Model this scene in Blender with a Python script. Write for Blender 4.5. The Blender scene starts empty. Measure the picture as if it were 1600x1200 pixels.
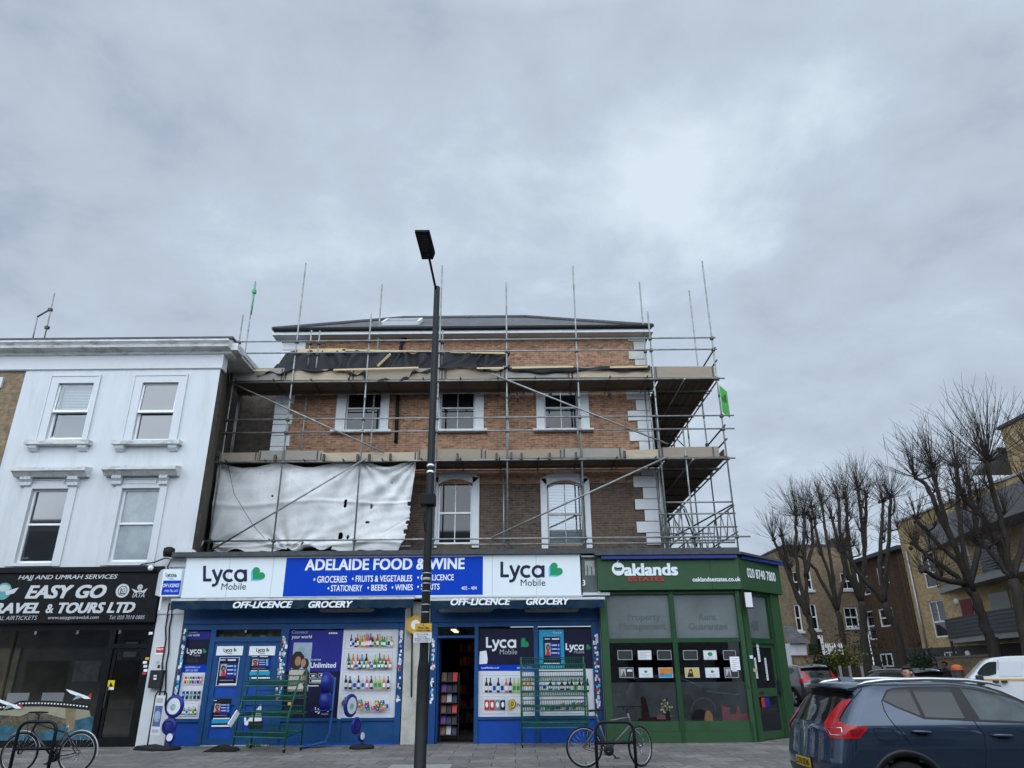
import bpy, bmesh, math, random
from mathutils import Vector, Matrix
rnd = random.Random(7)
SC = bpy.context.scene
COL = SC.collection
R = math.radians

# ------------------------------------------------------------------ camera, sky, sun, exposure
FPX = 1115.0; TH = math.atan(0.407); ROLL = R(0.5); HC = 1.70
cd = bpy.data.cameras.new("camera"); cam = bpy.data.objects.new("camera", cd); COL.objects.link(cam)
cd.sensor_width = 36.0; cd.lens = FPX / 1600 * 36.0; cd.clip_end = 3000; cd.clip_start = 0.05
cam.matrix_world = Matrix.Translation((0, 0, HC)) @ Matrix.Rotation(R(90) + TH, 4, 'X') @ Matrix.Rotation(-ROLL, 4, 'Z')
SC.camera = cam
SC.view_settings.view_transform = 'Standard'; SC.view_settings.look = 'None'
SC.view_settings.exposure = 0.8; SC.view_settings.gamma = 1.0
SUN_EL, SUN_AZ = R(40), R(200)          # sun hidden by cloud, behind the camera
W = bpy.data.worlds.new("World"); SC.world = W; W.use_nodes = True
nt = W.node_tree; nt.nodes.clear()
def N(t, **k):
    n = nt.nodes.new(t)
    for a, b in k.items(): setattr(n, a, b)
    return n
def Lk(a, b): nt.links.new(a, b)
sky = N('ShaderNodeTexSky', sky_type='NISHITA', sun_disc=False, sun_elevation=SUN_EL, sun_rotation=SUN_AZ)
tc = N('ShaderNodeTexCoord'); sep = N('ShaderNodeSeparateXYZ'); Lk(tc.outputs['Generated'], sep.inputs[0])
def M(op, a, b=None, clamp=False):
    n = nt.nodes.new('ShaderNodeMath'); n.operation = op; n.use_clamp = clamp
    for i, q in enumerate((a, b)):
        if q is None: continue
        if isinstance(q, (int, float)): n.inputs[i].default_value = q
        else: nt.links.new(q, n.inputs[i])
    return n.outputs[0]
zc = M('MAXIMUM', sep.outputs['Z'], 0.0)
den = M('ADD', zc, 0.28)
cx = M('DIVIDE', sep.outputs['X'], den); cy = M('DIVIDE', sep.outputs['Y'], den)
cmb = N('ShaderNodeCombineXYZ'); Lk(cx, cmb.inputs[0]); Lk(cy, cmb.inputs[1])
def noise(scale, detail, rough, off, dist=0.0):
    mp = N('ShaderNodeMapping'); Lk(cmb.outputs[0], mp.inputs[0]); mp.inputs['Location'].default_value = off
    n = N('ShaderNodeTexNoise'); Lk(mp.outputs[0], n.inputs['Vector'])
    n.inputs['Scale'].default_value = scale; n.inputs['Detail'].default_value = detail
    n.inputs['Roughness'].default_value = rough; n.inputs['Distortion'].default_value = dist
    return n.outputs['Fac']
n1 = noise(1.25, 6, 0.5, (7.3, 5.1, 0), 0.3); n2 = noise(4.2, 8, 0.58, (9.1, 4.2, 0), 0.2)
cl = M('ADD', M('MULTIPLY', n1, 0.60), M('MULTIPLY', n2, 0.40))
rp = N('ShaderNodeValToRGB'); Lk(cl, rp.inputs[0])
e = rp.color_ramp.elements
e[0].position = 0.38; e[0].color = (0.22, 0.27, 0.34, 1)
e[1].position = 0.65; e[1].color = (0.44, 0.505, 0.565, 1)
e.new(0.455).color = (0.29, 0.335, 0.395, 1); e.new(0.54).color = (0.325, 0.38, 0.445, 1)
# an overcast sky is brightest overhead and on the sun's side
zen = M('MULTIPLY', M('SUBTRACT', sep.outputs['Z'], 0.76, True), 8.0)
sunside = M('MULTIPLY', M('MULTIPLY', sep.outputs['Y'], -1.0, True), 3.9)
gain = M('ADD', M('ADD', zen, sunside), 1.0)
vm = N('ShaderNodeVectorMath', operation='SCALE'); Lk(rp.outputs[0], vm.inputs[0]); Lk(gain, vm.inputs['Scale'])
b1 = N('ShaderNodeBackground'); Lk(sky.outputs[0], b1.inputs[0]); b1.inputs[1].default_value = 0.06
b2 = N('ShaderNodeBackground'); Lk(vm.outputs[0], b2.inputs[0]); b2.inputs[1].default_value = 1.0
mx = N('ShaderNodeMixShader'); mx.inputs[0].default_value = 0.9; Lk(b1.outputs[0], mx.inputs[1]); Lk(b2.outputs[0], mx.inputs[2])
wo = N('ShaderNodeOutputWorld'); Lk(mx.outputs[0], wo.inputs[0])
sd = bpy.data.lights.new("sun", 'SUN'); sun = bpy.data.objects.new("sun", sd); COL.objects.link(sun)
sd.energy = 0.5; sd.angle = R(90); sd.color = (1.0, 0.985, 0.965)
sun.rotation_euler = (R(90) - SUN_EL, 0, R(180) - SUN_AZ + R(0))
sun.location = (-5, -30, 40)
# point the lamp by its direction vector
_d = Vector((math.sin(SUN_AZ) * math.cos(SUN_EL), math.cos(SUN_AZ) * math.cos(SUN_EL), math.sin(SUN_EL)))
sun.rotation_euler = _d.to_track_quat('Z', 'Y').to_euler()
SC.cycles.max_bounces = 6; SC.cycles.transparent_max_bounces = 12
SC.cycles.use_denoising = True

# ------------------------------------------------------------------ measuring the photograph (1600 x 1200 pixels)
_c, _s = math.cos(ROLL), math.sin(ROLL); _ct, _st = math.cos(TH), math.sin(TH)
def ray(px, py):
    u = (px - 800) / FPX; v = (600 - py) / FPX
    a = u * _c + v * _s; b = -u * _s + v * _c
    return a, _ct - b * _st, _st + b * _ct
def P(px, py, Y):                # point on the plane y = Y
    a, f, u = ray(px, py); return a / f * Y, u / f * Y + HC
def V(px, py, Y):
    x, z = P(px, py, Y); return Vector((x, Y, z))
def PX(px, py, X):               # point on the plane x = X
    a, f, u = ray(px, py); return f / a * X, u / a * X + HC
def RC(x0, y0, x1, y1, Y):       # upright rectangle on the plane y = Y
    xm, ym = (x0 + x1) / 2, (y0 + y1) / 2
    return P(x0, ym, Y)[0], P(x1, ym, Y)[0], P(xm, y1, Y)[1], P(xm, y0, Y)[1]

# ------------------------------------------------------------------ materials
MATS = {}
def _new(name):
    m = bpy.data.materials.new(name); m.use_nodes = True
    return m, m.node_tree, m.node_tree.nodes['Principled BSDF']
def mat(name, col, rough=0.6, metal=0.0, var=0.12, scale=6.0, spec=0.3, bump=0.0, bscale=40.0, emit=None, coat=0.0, dirt=None, dscale=1.5, damt=0.4, stretch=None, ior=None):
    """plain procedural material: base colour varied by noise, optional larger dirt stains, optional bump"""
    if name in MATS: return MATS[name]
    m, t, b = _new(name); L = t.links.new
    b.inputs['Roughness'].default_value = rough; b.inputs['Metallic'].default_value = metal
    b.inputs['Specular IOR Level'].default_value = spec
    if ior: b.inputs['IOR'].default_value = ior
    if coat: b.inputs['Coat Weight'].default_value = coat; b.inputs['Coat Roughness'].default_value = 0.04
    c = (*col, 1)
    g = t.nodes.new('ShaderNodeNewGeometry')
    mp = t.nodes.new('ShaderNodeMapping'); L(g.outputs['Position'], mp.inputs[0])
    if stretch: mp.inputs['Scale'].default_value = stretch
    if var > 0:
        n = t.nodes.new('ShaderNodeTexNoise'); n.inputs['Scale'].default_value = scale; n.inputs['Detail'].default_value = 5; n.inputs['Roughness'].default_value = 0.65
        L(mp.outputs[0], n.inputs['Vector'])
        r = t.nodes.new('ShaderNodeValToRGB'); L(n.outputs['Fac'], r.inputs[0])
        r.color_ramp.elements[0].position = 0.3; r.color_ramp.elements[1].position = 0.7
        r.color_ramp.elements[0].color = tuple(x * (1 - var) for x in col) + (1,)
        r.color_ramp.elements[1].color = tuple(min(1, x * (1 + var)) for x in col) + (1,)
        out = r.outputs[0]
        if dirt:
            n2 = t.nodes.new('ShaderNodeTexNoise'); n2.inputs['Scale'].default_value = dscale; n2.inputs['Detail'].default_value = 8; n2.inputs['Roughness'].default_value = 0.7
            L(mp.outputs[0], n2.inputs['Vector'])
            r2 = t.nodes.new('ShaderNodeValToRGB'); L(n2.outputs['Fac'], r2.inputs[0])
            r2.color_ramp.elements[0].position = 0.5; r2.color_ramp.elements[0].color = (0, 0, 0, 1)
            r2.color_ramp.elements[1].position = 0.72; r2.color_ramp.elements[1].color = (damt, damt, damt, 1)
            mxx = t.nodes.new('ShaderNodeMix'); mxx.data_type = 'RGBA'
            L(r2.outputs[0], mxx.inputs['Factor']); L(out, mxx.inputs['A']); mxx.inputs['B'].default_value = (*dirt, 1)
            out = mxx.outputs['Result']
        L(out, b.inputs['Base Color'])
    else: b.inputs['Base Color'].default_value = c
    if bump:
        n3 = t.nodes.new('ShaderNodeTexNoise'); n3.inputs['Scale'].default_value = bscale; n3.inputs['Detail'].default_value = 4
        L(mp.outputs[0], n3.inputs['Vector'])
        bm = t.nodes.new('ShaderNodeBump'); bm.inputs['Strength'].default_value = bump; bm.inputs['Distance'].default_value = 0.02
        L(n3.outputs['Fac'], bm.inputs['Height']); L(bm.outputs[0], b.inputs['Normal'])
    if emit:
        b.inputs['Emission Color'].default_value = (*emit[0], 1); b.inputs['Emission Strength'].default_value = emit[1]
    MATS[name] = m; return m
def brick(name, c1, c2, mortar, bw=0.225, rh=0.075, ms=0.010, bumps=0.4, grime=None, gamt=0.5, squash=1.0, horizontal=False, dark=None):
    if name in MATS: return MATS[name]
    m, t, b = _new(name); L = t.links.new
    g = t.nodes.new('ShaderNodeNewGeometry'); s = t.nodes.new('ShaderNodeSeparateXYZ'); L(g.outputs['Position'], s.inputs[0])
    cb = t.nodes.new('ShaderNodeCombineXYZ')
    if horizontal: L(s.outputs[0], cb.inputs[0]); L(s.outputs[1], cb.inputs[1])
    else:
        ad = t.nodes.new('ShaderNodeMath'); ad.operation = 'ADD'; L(s.outputs[0], ad.inputs[0]); L(s.outputs[1], ad.inputs[1])
        L(ad.outputs[0], cb.inputs[0]); L(s.outputs[2], cb.inputs[1])
    bt = t.nodes.new('ShaderNodeTexBrick'); L(cb.outputs[0], bt.inputs['Vector'])
    bt.inputs['Scale'].default_value = 1.0; bt.inputs['Brick Width'].default_value = bw; bt.inputs['Row Height'].default_value = rh
    bt.inputs['Mortar Size'].default_value = ms; bt.inputs['Mortar Smooth'].default_value = 0.2; bt.inputs['Bias'].default_value = 0.0
    bt.inputs['Color1'].default_value = (*c1, 1); bt.inputs['Color2'].default_value = (*c2, 1); bt.inputs['Mortar'].default_value = (*mortar, 1)
    out = bt.outputs['Color']
    n = t.nodes.new('ShaderNodeTexNoise'); L(g.outputs['Position'], n.inputs['Vector']); n.inputs['Scale'].default_value = 7.0; n.inputs['Detail'].default_value = 6
    r = t.nodes.new('ShaderNodeValToRGB'); L(n.outputs['Fac'], r.inputs[0])
    r.color_ramp.elements[0].position = 0.3; r.color_ramp.elements[0].color = (0.66, 0.66, 0.66, 1)
    r.color_ramp.elements[1].position = 0.7; r.color_ramp.elements[1].color = (1.25, 1.25, 1.25, 1)
    mu = t.nodes.new('ShaderNodeMix'); mu.data_type = 'RGBA'; mu.blend_type = 'MULTIPLY'; mu.inputs['Factor'].default_value = 1.0
    L(out, mu.inputs['A']); L(r.outputs[0], mu.inputs['B']); out = mu.outputs['Result']
    if dark:     # scattered dark burnt bricks: stretched noise
        mp = t.nodes.new('ShaderNodeMapping'); L(cb.outputs[0], mp.inputs[0]); mp.inputs['Scale'].default_value = (2.6, 13.3, 1)
        n4 = t.nodes.new('ShaderNodeTexNoise'); L(mp.outputs[0], n4.inputs['Vector']); n4.inputs['Scale'].default_value = 1.0; n4.inputs['Detail'].default_value = 2
        r4 = t.nodes.new('ShaderNodeValToRGB'); L(n4.outputs['Fac'], r4.inputs[0])
        r4.color_ramp.elements[0].position = 0.60; r4.color_ramp.elements[0].color = (0, 0, 0, 1); r4.color_ramp.elements[1].position = 0.66; r4.color_ramp.elements[1].color = (0.8, 0.8, 0.8, 1)
        m4 = t.nodes.new('ShaderNodeMix'); m4.data_type = 'RGBA'; L(r4.outputs[0], m4.inputs['Factor']); L(out, m4.inputs['A']); m4.inputs['B'].default_value = (*dark, 1); out = m4.outputs['Result']
    if grime:
        n2 = t.nodes.new('ShaderNodeTexNoise'); L(g.outputs['Position'], n2.inputs['Vector']); n2.inputs['Scale'].default_value = 0.9; n2.inputs['Detail'].default_value = 7; n2.inputs['Roughness'].default_value = 0.7
        r2 = t.nodes.new('ShaderNodeValToRGB'); L(n2.outputs['Fac'], r2.inputs[0])
        r2.color_ramp.elements[0].position = 0.42; r2.color_ramp.elements[0].color = (0, 0, 0, 1); r2.color_ramp.elements[1].position = 0.65; r2.color_ramp.elements[1].color = (gamt, gamt, gamt, 1)
        m2 = t.nodes.new('ShaderNodeMix'); m2.data_type = 'RGBA'; L(r2.outputs[0], m2.inputs['Factor']); L(out, m2.inputs['A']); m2.inputs['B'].default_value = (*grime, 1); out = m2.outputs['Result']
    L(out, b.inputs['Base Color']); b.inputs['Roughness'].default_value = 0.85; b.inputs['Specular IOR Level'].default_value = 0.25
    if bumps:
        bm = t.nodes.new('ShaderNodeBump'); bm.inputs['Strength'].default_value = bumps; bm.inputs['Distance'].default_value = 0.01; bm.invert = True
        L(bt.outputs['Fac'], bm.inputs['Height']); L(bm.outputs[0], b.inputs['Normal'])
    MATS[name] = m; return m
def clear_glass(name, tint=(0.8, 0.85, 0.85), gloss=0.12, rough=0.02):
    """shop window glass one can look through: transparent mixed with a fresnel reflection"""
    if name in MATS: return MATS[name]
    m = bpy.data.materials.new(name); m.use_nodes = True; t = m.node_tree; t.nodes.clear(); L = t.links.new
    o = t.nodes.new('ShaderNodeOutputMaterial'); tr = t.nodes.new('ShaderNodeBsdfTransparent'); tr.inputs[0].default_value = (*tint, 1)
    gl = t.nodes.new('ShaderNodeBsdfGlossy'); gl.inputs['Roughness'].default_value = rough; gl.inputs['Color'].default_value = (0.9, 0.95, 1, 1)
    fr = t.nodes.new('ShaderNodeFresnel'); fr.inputs[0].default_value = 1.5
    ad = t.nodes.new('ShaderNodeMath'); ad.operation = 'ADD'; ad.inputs[1].default_value = gloss - 0.04; ad.use_clamp = True; L(fr.outputs[0], ad.inputs[0])
    mxs = t.nodes.new('ShaderNodeMixShader'); L(ad.outputs[0], mxs.inputs[0]); L(tr.outputs[0], mxs.inputs[1]); L(gl.outputs[0], mxs.inputs[2]); L(mxs.outputs[0], o.inputs[0])
    MATS[name] = m; return m

white_render = mat('white_render', (0.57, 0.59, 0.605), 0.8, var=0.05, scale=1.2, bump=0.2, bscale=24, dirt=(0.33, 0.33, 0.31), dscale=1.0, damt=0.36, stretch=(2.2, 2.2, .4))
white_trim = mat('white_trim', (0.57, 0.59, 0.605), 0.7, var=0.06, scale=3, dirt=(0.38, 0.38, 0.36), dscale=3, damt=0.35)
grimy_stone = mat('grimy_stone', (0.56, 0.57, 0.56), 0.85, var=0.15, scale=3, dirt=(0.13, 0.13, 0.12), dscale=2.6, damt=0.75, stretch=(1, 1, 3), bump=0.3)
cream_stone = mat('cream_stone', (0.46, 0.44, 0.39), 0.85, var=0.2, scale=3, dirt=(0.2, 0.19, 0.17), dscale=2, damt=0.6, bump=0.2)
upvc = mat('white_upvc', (0.78, 0.79, 0.80), 0.35, var=0.04)
new_white = mat('fresh_white_paint', (0.62, 0.64, 0.66), 0.6, var=0.07, scale=3, dirt=(0.38, 0.36, 0.31), dscale=3, damt=0.5)
lead = mat('lead', (0.06, 0.065, 0.07), 0.7, var=0.3)
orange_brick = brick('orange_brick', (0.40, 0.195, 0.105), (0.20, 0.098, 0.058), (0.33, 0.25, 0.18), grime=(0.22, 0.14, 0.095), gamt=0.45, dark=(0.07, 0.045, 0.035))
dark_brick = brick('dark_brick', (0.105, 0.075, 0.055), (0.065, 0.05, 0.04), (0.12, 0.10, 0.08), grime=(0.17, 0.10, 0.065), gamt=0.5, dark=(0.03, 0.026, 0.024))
flank_brick = brick('soot_brown_flank', (0.115, 0.093, 0.073), (0.085, 0.07, 0.055), (0.10, 0.085, 0.07), grime=(0.06, 0.05, 0.042), gamt=0.6)
stock_brick = brick('brown_stock_brick', (0.28, 0.195, 0.105), (0.19, 0.13, 0.072), (0.22, 0.185, 0.14), grime=(0.10, 0.08, 0.055), gamt=0.5)
yellow_brick = brick('yellow_brick', (0.52, 0.37, 0.175), (0.38, 0.265, 0.125), (0.42, 0.34, 0.22), grime=(0.30, 0.21, 0.11), gamt=0.35)
slate = brick('roof_slate', (0.12, 0.125, 0.135), (0.075, 0.082, 0.092), (0.04, 0.04, 0.042), bw=0.3, rh=0.13, ms=0.006, grime=(0.12, 0.09, 0.07), gamt=0.35)
paving = brick('concrete_paving', (0.215, 0.2, 0.182), (0.135, 0.128, 0.12), (0.04, 0.038, 0.036), bw=0.9, rh=0.62, ms=0.012, bumps=0.3, grime=(0.085, 0.082, 0.08), gamt=0.6, horizontal=True)
pale_slab = mat('pale_slab', (0.26, 0.25, 0.235), 0.85, var=0.15)
asphalt = mat('asphalt', (0.05, 0.05, 0.052), 0.85, var=0.25, scale=30, bump=0.4, bscale=150, dirt=(0.075, 0.073, 0.07), dscale=1.2, damt=0.8)
kerb_stone = mat('granite_kerb', (0.22, 0.21, 0.20), 0.8, var=0.2)
black_paint = mat('black_paint', (0.008, 0.0085, 0.0095), 0.4, var=0.3, spec=0.15)
matt_black = mat('matt_black', (0.008, 0.008, 0.009), 0.7, var=0.2)
charcoal = mat('charcoal_plastic', (0.02, 0.021, 0.023), 0.5, var=0.2)
lamp_black = mat('lamp_post_paint', (0.007, 0.0095, 0.011), 0.45, var=0.25, scale=10, spec=0.22)
steel = mat('galvanised_tube', (0.27, 0.29, 0.285), 0.5, metal=0.5, var=0.35, scale=5, dirt=(0.15, 0.115, 0.085), dscale=2.6, damt=0.85)
dark_steel = mat('dark_coupler', (0.07, 0.065, 0.06), 0.6, metal=0.4, var=0.3)
green_steel = mat('green_tube', (0.06, 0.30, 0.13), 0.5, var=0.2)
timber_grey = mat('grey_board', (0.27, 0.25, 0.215), 0.9, var=0.3, scale=4, stretch=(.6, 8, 16), dirt=(0.12, 0.10, 0.08), dscale=4, damt=0.7)
timber_pale = mat('pale_board', (0.40, 0.33, 0.24), 0.85, var=0.2, scale=4, stretch=(.6, 8, 16), dirt=(0.2, 0.15, 0.10), dscale=5, damt=0.5)
timber = mat('scaffold_timber', (0.27, 0.225, 0.17), 0.85, var=0.22, scale=3, stretch=(1, 6, 14), dirt=(0.16, 0.125, 0.09), dscale=3, damt=0.6)
timber_dark = mat('weathered_boards', (0.14, 0.105, 0.075), 0.9, var=0.3, scale=4, stretch=(1, 12, 3))
pine = mat('fresh_pine', (0.52, 0.40, 0.22), 0.75, var=0.12, scale=6, stretch=(1, 6, 6))
tarp_white = mat('white_debris_sheet', (0.63, 0.635, 0.625), 0.6, var=0.10, scale=3, dirt=(0.40, 0.39, 0.36), dscale=1.6, damt=0.5, bump=0.22, bscale=14)
tarp_black = mat('black_polythene', (0.008, 0.009, 0.012), 0.5, var=0.3, spec=0.22, bump=0.3, bscale=7)
shop_blue = mat('shopfront_blue', (0.006, 0.060, 0.185), 0.5, var=0.18, scale=2, dirt=(0.035, 0.065, 0.12), dscale=5, damt=0.6, bump=.12, bscale=30)
riser_blue = mat('bright_blue_board', (0.005, 0.060, 0.34), 0.5, var=0.12, dirt=(0.03, 0.06, 0.17), dscale=4, damt=0.6)
dark_blue = mat('dark_blue_frame', (0.012, 0.06, 0.20), 0.4, var=0.12)
sign_white = mat('sign_white', (0.58, 0.645, 0.67), 0.35, var=0.02, scale=1, emit=((0.8, 0.9, 1.0), 0.08))
sign_blue = mat('sign_blue', (0.002, 0.045, 0.37), 0.4, var=0.04, spec=0.1, emit=((0.01, 0.04, 0.8), 0.05))
navy = mat('navy_ink', (0.008, 0.010, 0.045), 0.4, var=0.05)
deep_navy = mat('navy_vinyl', (0.010, 0.011, 0.035), 0.35, var=0.08)
indigo = mat('indigo_vinyl', (0.022, 0.026, 0.22), 0.35, var=0.08)
cyan = mat('cyan_print', (0.02, 0.30, 0.52), 0.4, var=0.1)
white_ink = mat('white_ink', (0.80, 0.83, 0.85), 0.45, var=0.0)
grey_ink = mat('grey_ink', (0.40, 0.42, 0.44), 0.45, var=0.0)
faint_ink = mat('faint_grey_ink', (0.098, 0.107, 0.11), 0.5, var=0.05)
red_ink = mat('red_ink', (0.50, 0.035, 0.03), 0.45, var=0.05)
heart_green = mat('heart_green', (0.012, 0.27, 0.10), 0.4, var=0.0)
heart_blue = mat('heart_blue', (0.10, 0.48, 0.72), 0.4, var=0.0)
poster_white = mat('poster_white', (0.66, 0.67, 0.70), 0.4, var=0.04)
panel_line = mat('panel_line', (0.42, 0.44, 0.50), 0.5, var=0.0)
yellow_sign = mat('amber_plate', (0.62, 0.36, 0.05), 0.4, var=0.1)
black_ink = mat('black_ink', (0.015, 0.015, 0.017), 0.5, var=0.0)
agent_green = mat('agency_green', (0.026, 0.074, 0.03), 0.5, var=0.12, scale=3, dirt=(0.045, 0.07, 0.045), dscale=4, damt=0.5)
agent_frame = mat('agency_green_frame', (0.016, 0.056, 0.022), 0.4, var=0.12, scale=4)
frost = mat('frosted_film', (0.125, 0.145, 0.145), 0.35, var=0.25, scale=0.8)
frost_low = mat('misted_film', (0.20, 0.22, 0.225), 0.5, var=0.45, scale=1.1)
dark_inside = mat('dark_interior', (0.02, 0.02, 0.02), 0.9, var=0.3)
room_wall = mat('room_wall', (0.15, 0.135, 0.115), 0.9, var=0.25, scale=1.5)
dark_glass = mat('dark_window_glass', (0.008, 0.010, 0.012), 0.03, var=0.2, spec=0.6, ior=1.5)
sky_glass = mat('sky_reflecting_glass', (0.010, 0.012, 0.015), 0.03, var=0.2, spec=0.9, ior=1.8)
dim_glass = mat('dim_shop_glass', (0.015, 0.017, 0.019), 0.05, var=0.3, spec=0.5)
blind = mat('pale_blind', (0.42, 0.47, 0.49), 0.8, var=0.05)
pane_clear = clear_glass('pane_clear', (0.86, 0.9, 0.9), 0.14)
shop_glass = clear_glass('shop_glass', (0.93, 0.93, 0.91), 0.06)
rubber = mat('rubber', (0.012, 0.012, 0.012), 0.8, var=0.2)
chrome = mat('bright_metal', (0.62, 0.63, 0.64), 0.2, metal=1.0, var=0.05)
alloy = mat('grey_alloy', (0.38, 0.39, 0.40), 0.35, metal=0.8, var=0.1)

# ------------------------------------------------------------------ mesh builder
OFF = {}
class MB:
    def __init__(s): s.v = []; s.f = []; s.mi = []; s.mats = []; s.cur = 0; s.sm = []; s.smooth = False
    def use(s, m):
        if m not in s.mats: s.mats.append(m)
        s.cur = s.mats.index(m); return s
    def add(s, pts, faces):
        b = len(s.v); s.v.extend(Vector(p) for p in pts)
        for f in faces: s.f.append(tuple(b + i for i in f)); s.mi.append(s.cur); s.sm.append(s.smooth)
        return s
    def poly(s, pts): return s.add(pts, [tuple(range(len(pts)))])
    def rect(s, x0, x1, z0, z1, Y): return s.poly([(x0, Y, z0), (x1, Y, z0), (x1, Y, z1), (x0, Y, z1)])
    def box(s, x0, x1, y0, y1, z0, z1):
        p = [(x, y, z) for z in (z0, z1) for y in (y0, y1) for x in (x0, x1)]
        return s.add(p, [(0, 2, 3, 1), (4, 5, 7, 6), (0, 1, 5, 4), (1, 3, 7, 5), (3, 2, 6, 7), (2, 0, 4, 6)])
    def bar(s, p, q, w, h, up=(0, 0, 1)):
        p, q = Vector(p), Vector(q); d = (q - p).normalized(); up = Vector(up)
        a = d.cross(up)
        if a.length < 1e-4: a = d.cross(Vector((0, 1, 0)))
        a.normalize(); b = a.cross(d).normalized()
        pts = [c + a * i * w / 2 + b * j * h / 2 for c in (p, q) for j in (-1, 1) for i in (-1, 1)]
        return s.add(pts, [(0, 2, 3, 1), (4, 5, 7, 6), (0, 1, 5, 4), (1, 3, 7, 5), (3, 2, 6, 7), (2, 0, 4, 6)])
    def path(s, pts, r, n=8, cap=True, closed=False):
        pts = [Vector(p) for p in pts]; k = len(pts)
        rs = r if isinstance(r, (list, tuple)) else [r] * k
        ring = []; a = None; b0 = len(s.v); sm = s.smooth; s.smooth = True
        for i in range(k):
            if closed: d = pts[(i + 1) % k] - pts[i - 1]
            else: d = pts[min(i + 1, k - 1)] - pts[max(i - 1, 0)]
            d = d.normalized() if d.length > 1e-9 else Vector((0, 0, 1))
            if a is None:
                a = d.cross(Vector((0, 0, 1)))
                if a.length < 1e-3: a = d.cross(Vector((0, 1, 0)))
            a = (a - d * a.dot(d)).normalized(); b = d.cross(a)
            for j in range(n):
                t = 2 * math.pi * j / n
                s.v.append(pts[i] + (a * math.cos(t) + b * math.sin(t)) * rs[i])
        fs = []
        for i in range(k if closed else k - 1):
            i2 = (i + 1) % k
            for j in range(n):
                j2 = (j + 1) % n
                fs.append((b0 + i * n + j, b0 + i * n + j2, b0 + i2 * n + j2, b0 + i2 * n + j))
        for f in fs: s.f.append(f); s.mi.append(s.cur); s.sm.append(True)
        s.smooth = sm
        if cap and not closed:
            s.f.append(tuple(b0 + j for j in reversed(range(n)))); s.mi.append(s.cur); s.sm.append(False)
            s.f.append(tuple(b0 + (k - 1) * n + j for j in range(n))); s.mi.append(s.cur); s.sm.append(False)
        return s
    def tube(s, p, q, r, n=8, r2=None): return s.path([p, q], [r, r2 if r2 is not None else r], n)
    def lathe(s, prof, c=(0, 0, 0), n=20, axis='Z'):
        pts = []; k = len(prof)
        for (r, h) in prof:
            for j in range(n):
                t = 2 * math.pi * j / n; x, y = r * math.cos(t), r * math.sin(t)
                pts.append((c[0] + x, c[1] + y, c[2] + h) if axis == 'Z' else ((c[0] + x, c[1] + h, c[2] + y) if axis == 'Y' else (c[0] + h, c[1] + x, c[2] + y)))
        sm = s.smooth; s.smooth = True
        s.add(pts, [(i * n + j, i * n + (j + 1) % n, (i + 1) * n + (j + 1) % n, (i + 1) * n + j) for i in range(k - 1) for j in range(n)])
        s.smooth = sm; return s
    def extr(s, pts, y0, y1):      # outline in x,z pushed from y0 to y1
        k = len(pts)
        return s.add([(x, y0, z) for x, z in pts] + [(x, y1, z) for x, z in pts],
                     [tuple(range(k)), tuple(range(2 * k - 1, k - 1, -1))] + [(i, i + k, (i + 1) % k + k, (i + 1) % k) for i in range(k)])
    def extx(s, pts, x0, x1):      # outline in y,z pushed along x
        k = len(pts)
        return s.add([(x0, y, z) for y, z in pts] + [(x1, y, z) for y, z in pts],
                     [tuple(range(k)), tuple(range(2 * k - 1, k - 1, -1))] + [(i, i + k, (i + 1) % k + k, (i + 1) % k) for i in range(k)])
    def disc(s, x, z, r, Y, n=20, rz=None, a0=0, a1=360):
        rz = rz or r
        return s.poly([(x + r * math.cos(R(a0 + (a1 - a0) * i / n)), Y, z + rz * math.sin(R(a0 + (a1 - a0) * i / n))) for i in range(n + (a1 - a0 < 360))])
    def ring(s, x, z, r, w, Y, n=24):
        p = []
        for i in range(n):
            t = 2 * math.pi * i / n
            p += [(x + r * math.cos(t), Y, z + r * math.sin(t)), (x + (r - w) * math.cos(t), Y, z + (r - w) * math.sin(t))]
        return s.add(p, [(2 * i, 2 * ((i + 1) % n), 2 * ((i + 1) % n) + 1, 2 * i + 1) for i in range(n)])
    def wall(s, x0, x1, z0, z1, Y, holes, depth=0.15, back=True):
        """upright wall on y = Y with rectangular holes (x0,x1,z0,z1) and reveals"""
        xs = sorted({x0, x1, *[h[0] for h in holes], *[h[1] for h in holes]}); zs = sorted({z0, z1, *[h[2] for h in holes], *[h[3] for h in holes]})
        for i in range(len(xs) - 1):
            for j in range(len(zs) - 1):
                a, b = (xs[i] + xs[i + 1]) / 2, (zs[j] + zs[j + 1]) / 2
                if a < x0 or a > x1 or b < z0 or b > z1: continue
                if any(h[0] < a < h[1] and h[2] < b < h[3] for h in holes): continue
                s.rect(xs[i], xs[i + 1], zs[j], zs[j + 1], Y)
        for (a, b, c, d) in holes:
            s.poly([(a, Y, c), (a, Y, d), (a, Y + depth, d), (a, Y + depth, c)]); s.poly([(b, Y, d), (b, Y, c), (b, Y + depth, c), (b, Y + depth, d)])
            s.poly([(a, Y, d), (b, Y, d), (b, Y + depth, d), (a, Y + depth, d)]); s.poly([(a, Y, c), (a, Y + depth, c), (b, Y + depth, c), (b, Y, c)])
        return s
    def build(s, name, parent=None, m=None, bevel=0.0, local=False):
        me = bpy.data.meshes.new(name)
        mats = s.mats or ([m] if m else [])
        off = Vector((0, 0, 0)); o = bpy.data.objects.new(name, me)
        if parent is not None:
            off = OFF.get(parent.name, off); o.parent = parent
        elif not local and s.v:
            lo = Vector([min(p[i] for p in s.v) for i in range(3)]); hi = Vector([max(p[i] for p in s.v) for i in range(3)])
            off = Vector(((lo.x + hi.x) / 2, (lo.y + hi.y) / 2, lo.z)); o.location = off
        OFFN = off
        me.from_pydata([p - off for p in s.v], [], s.f)
        for q in mats: me.materials.append(q)
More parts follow.
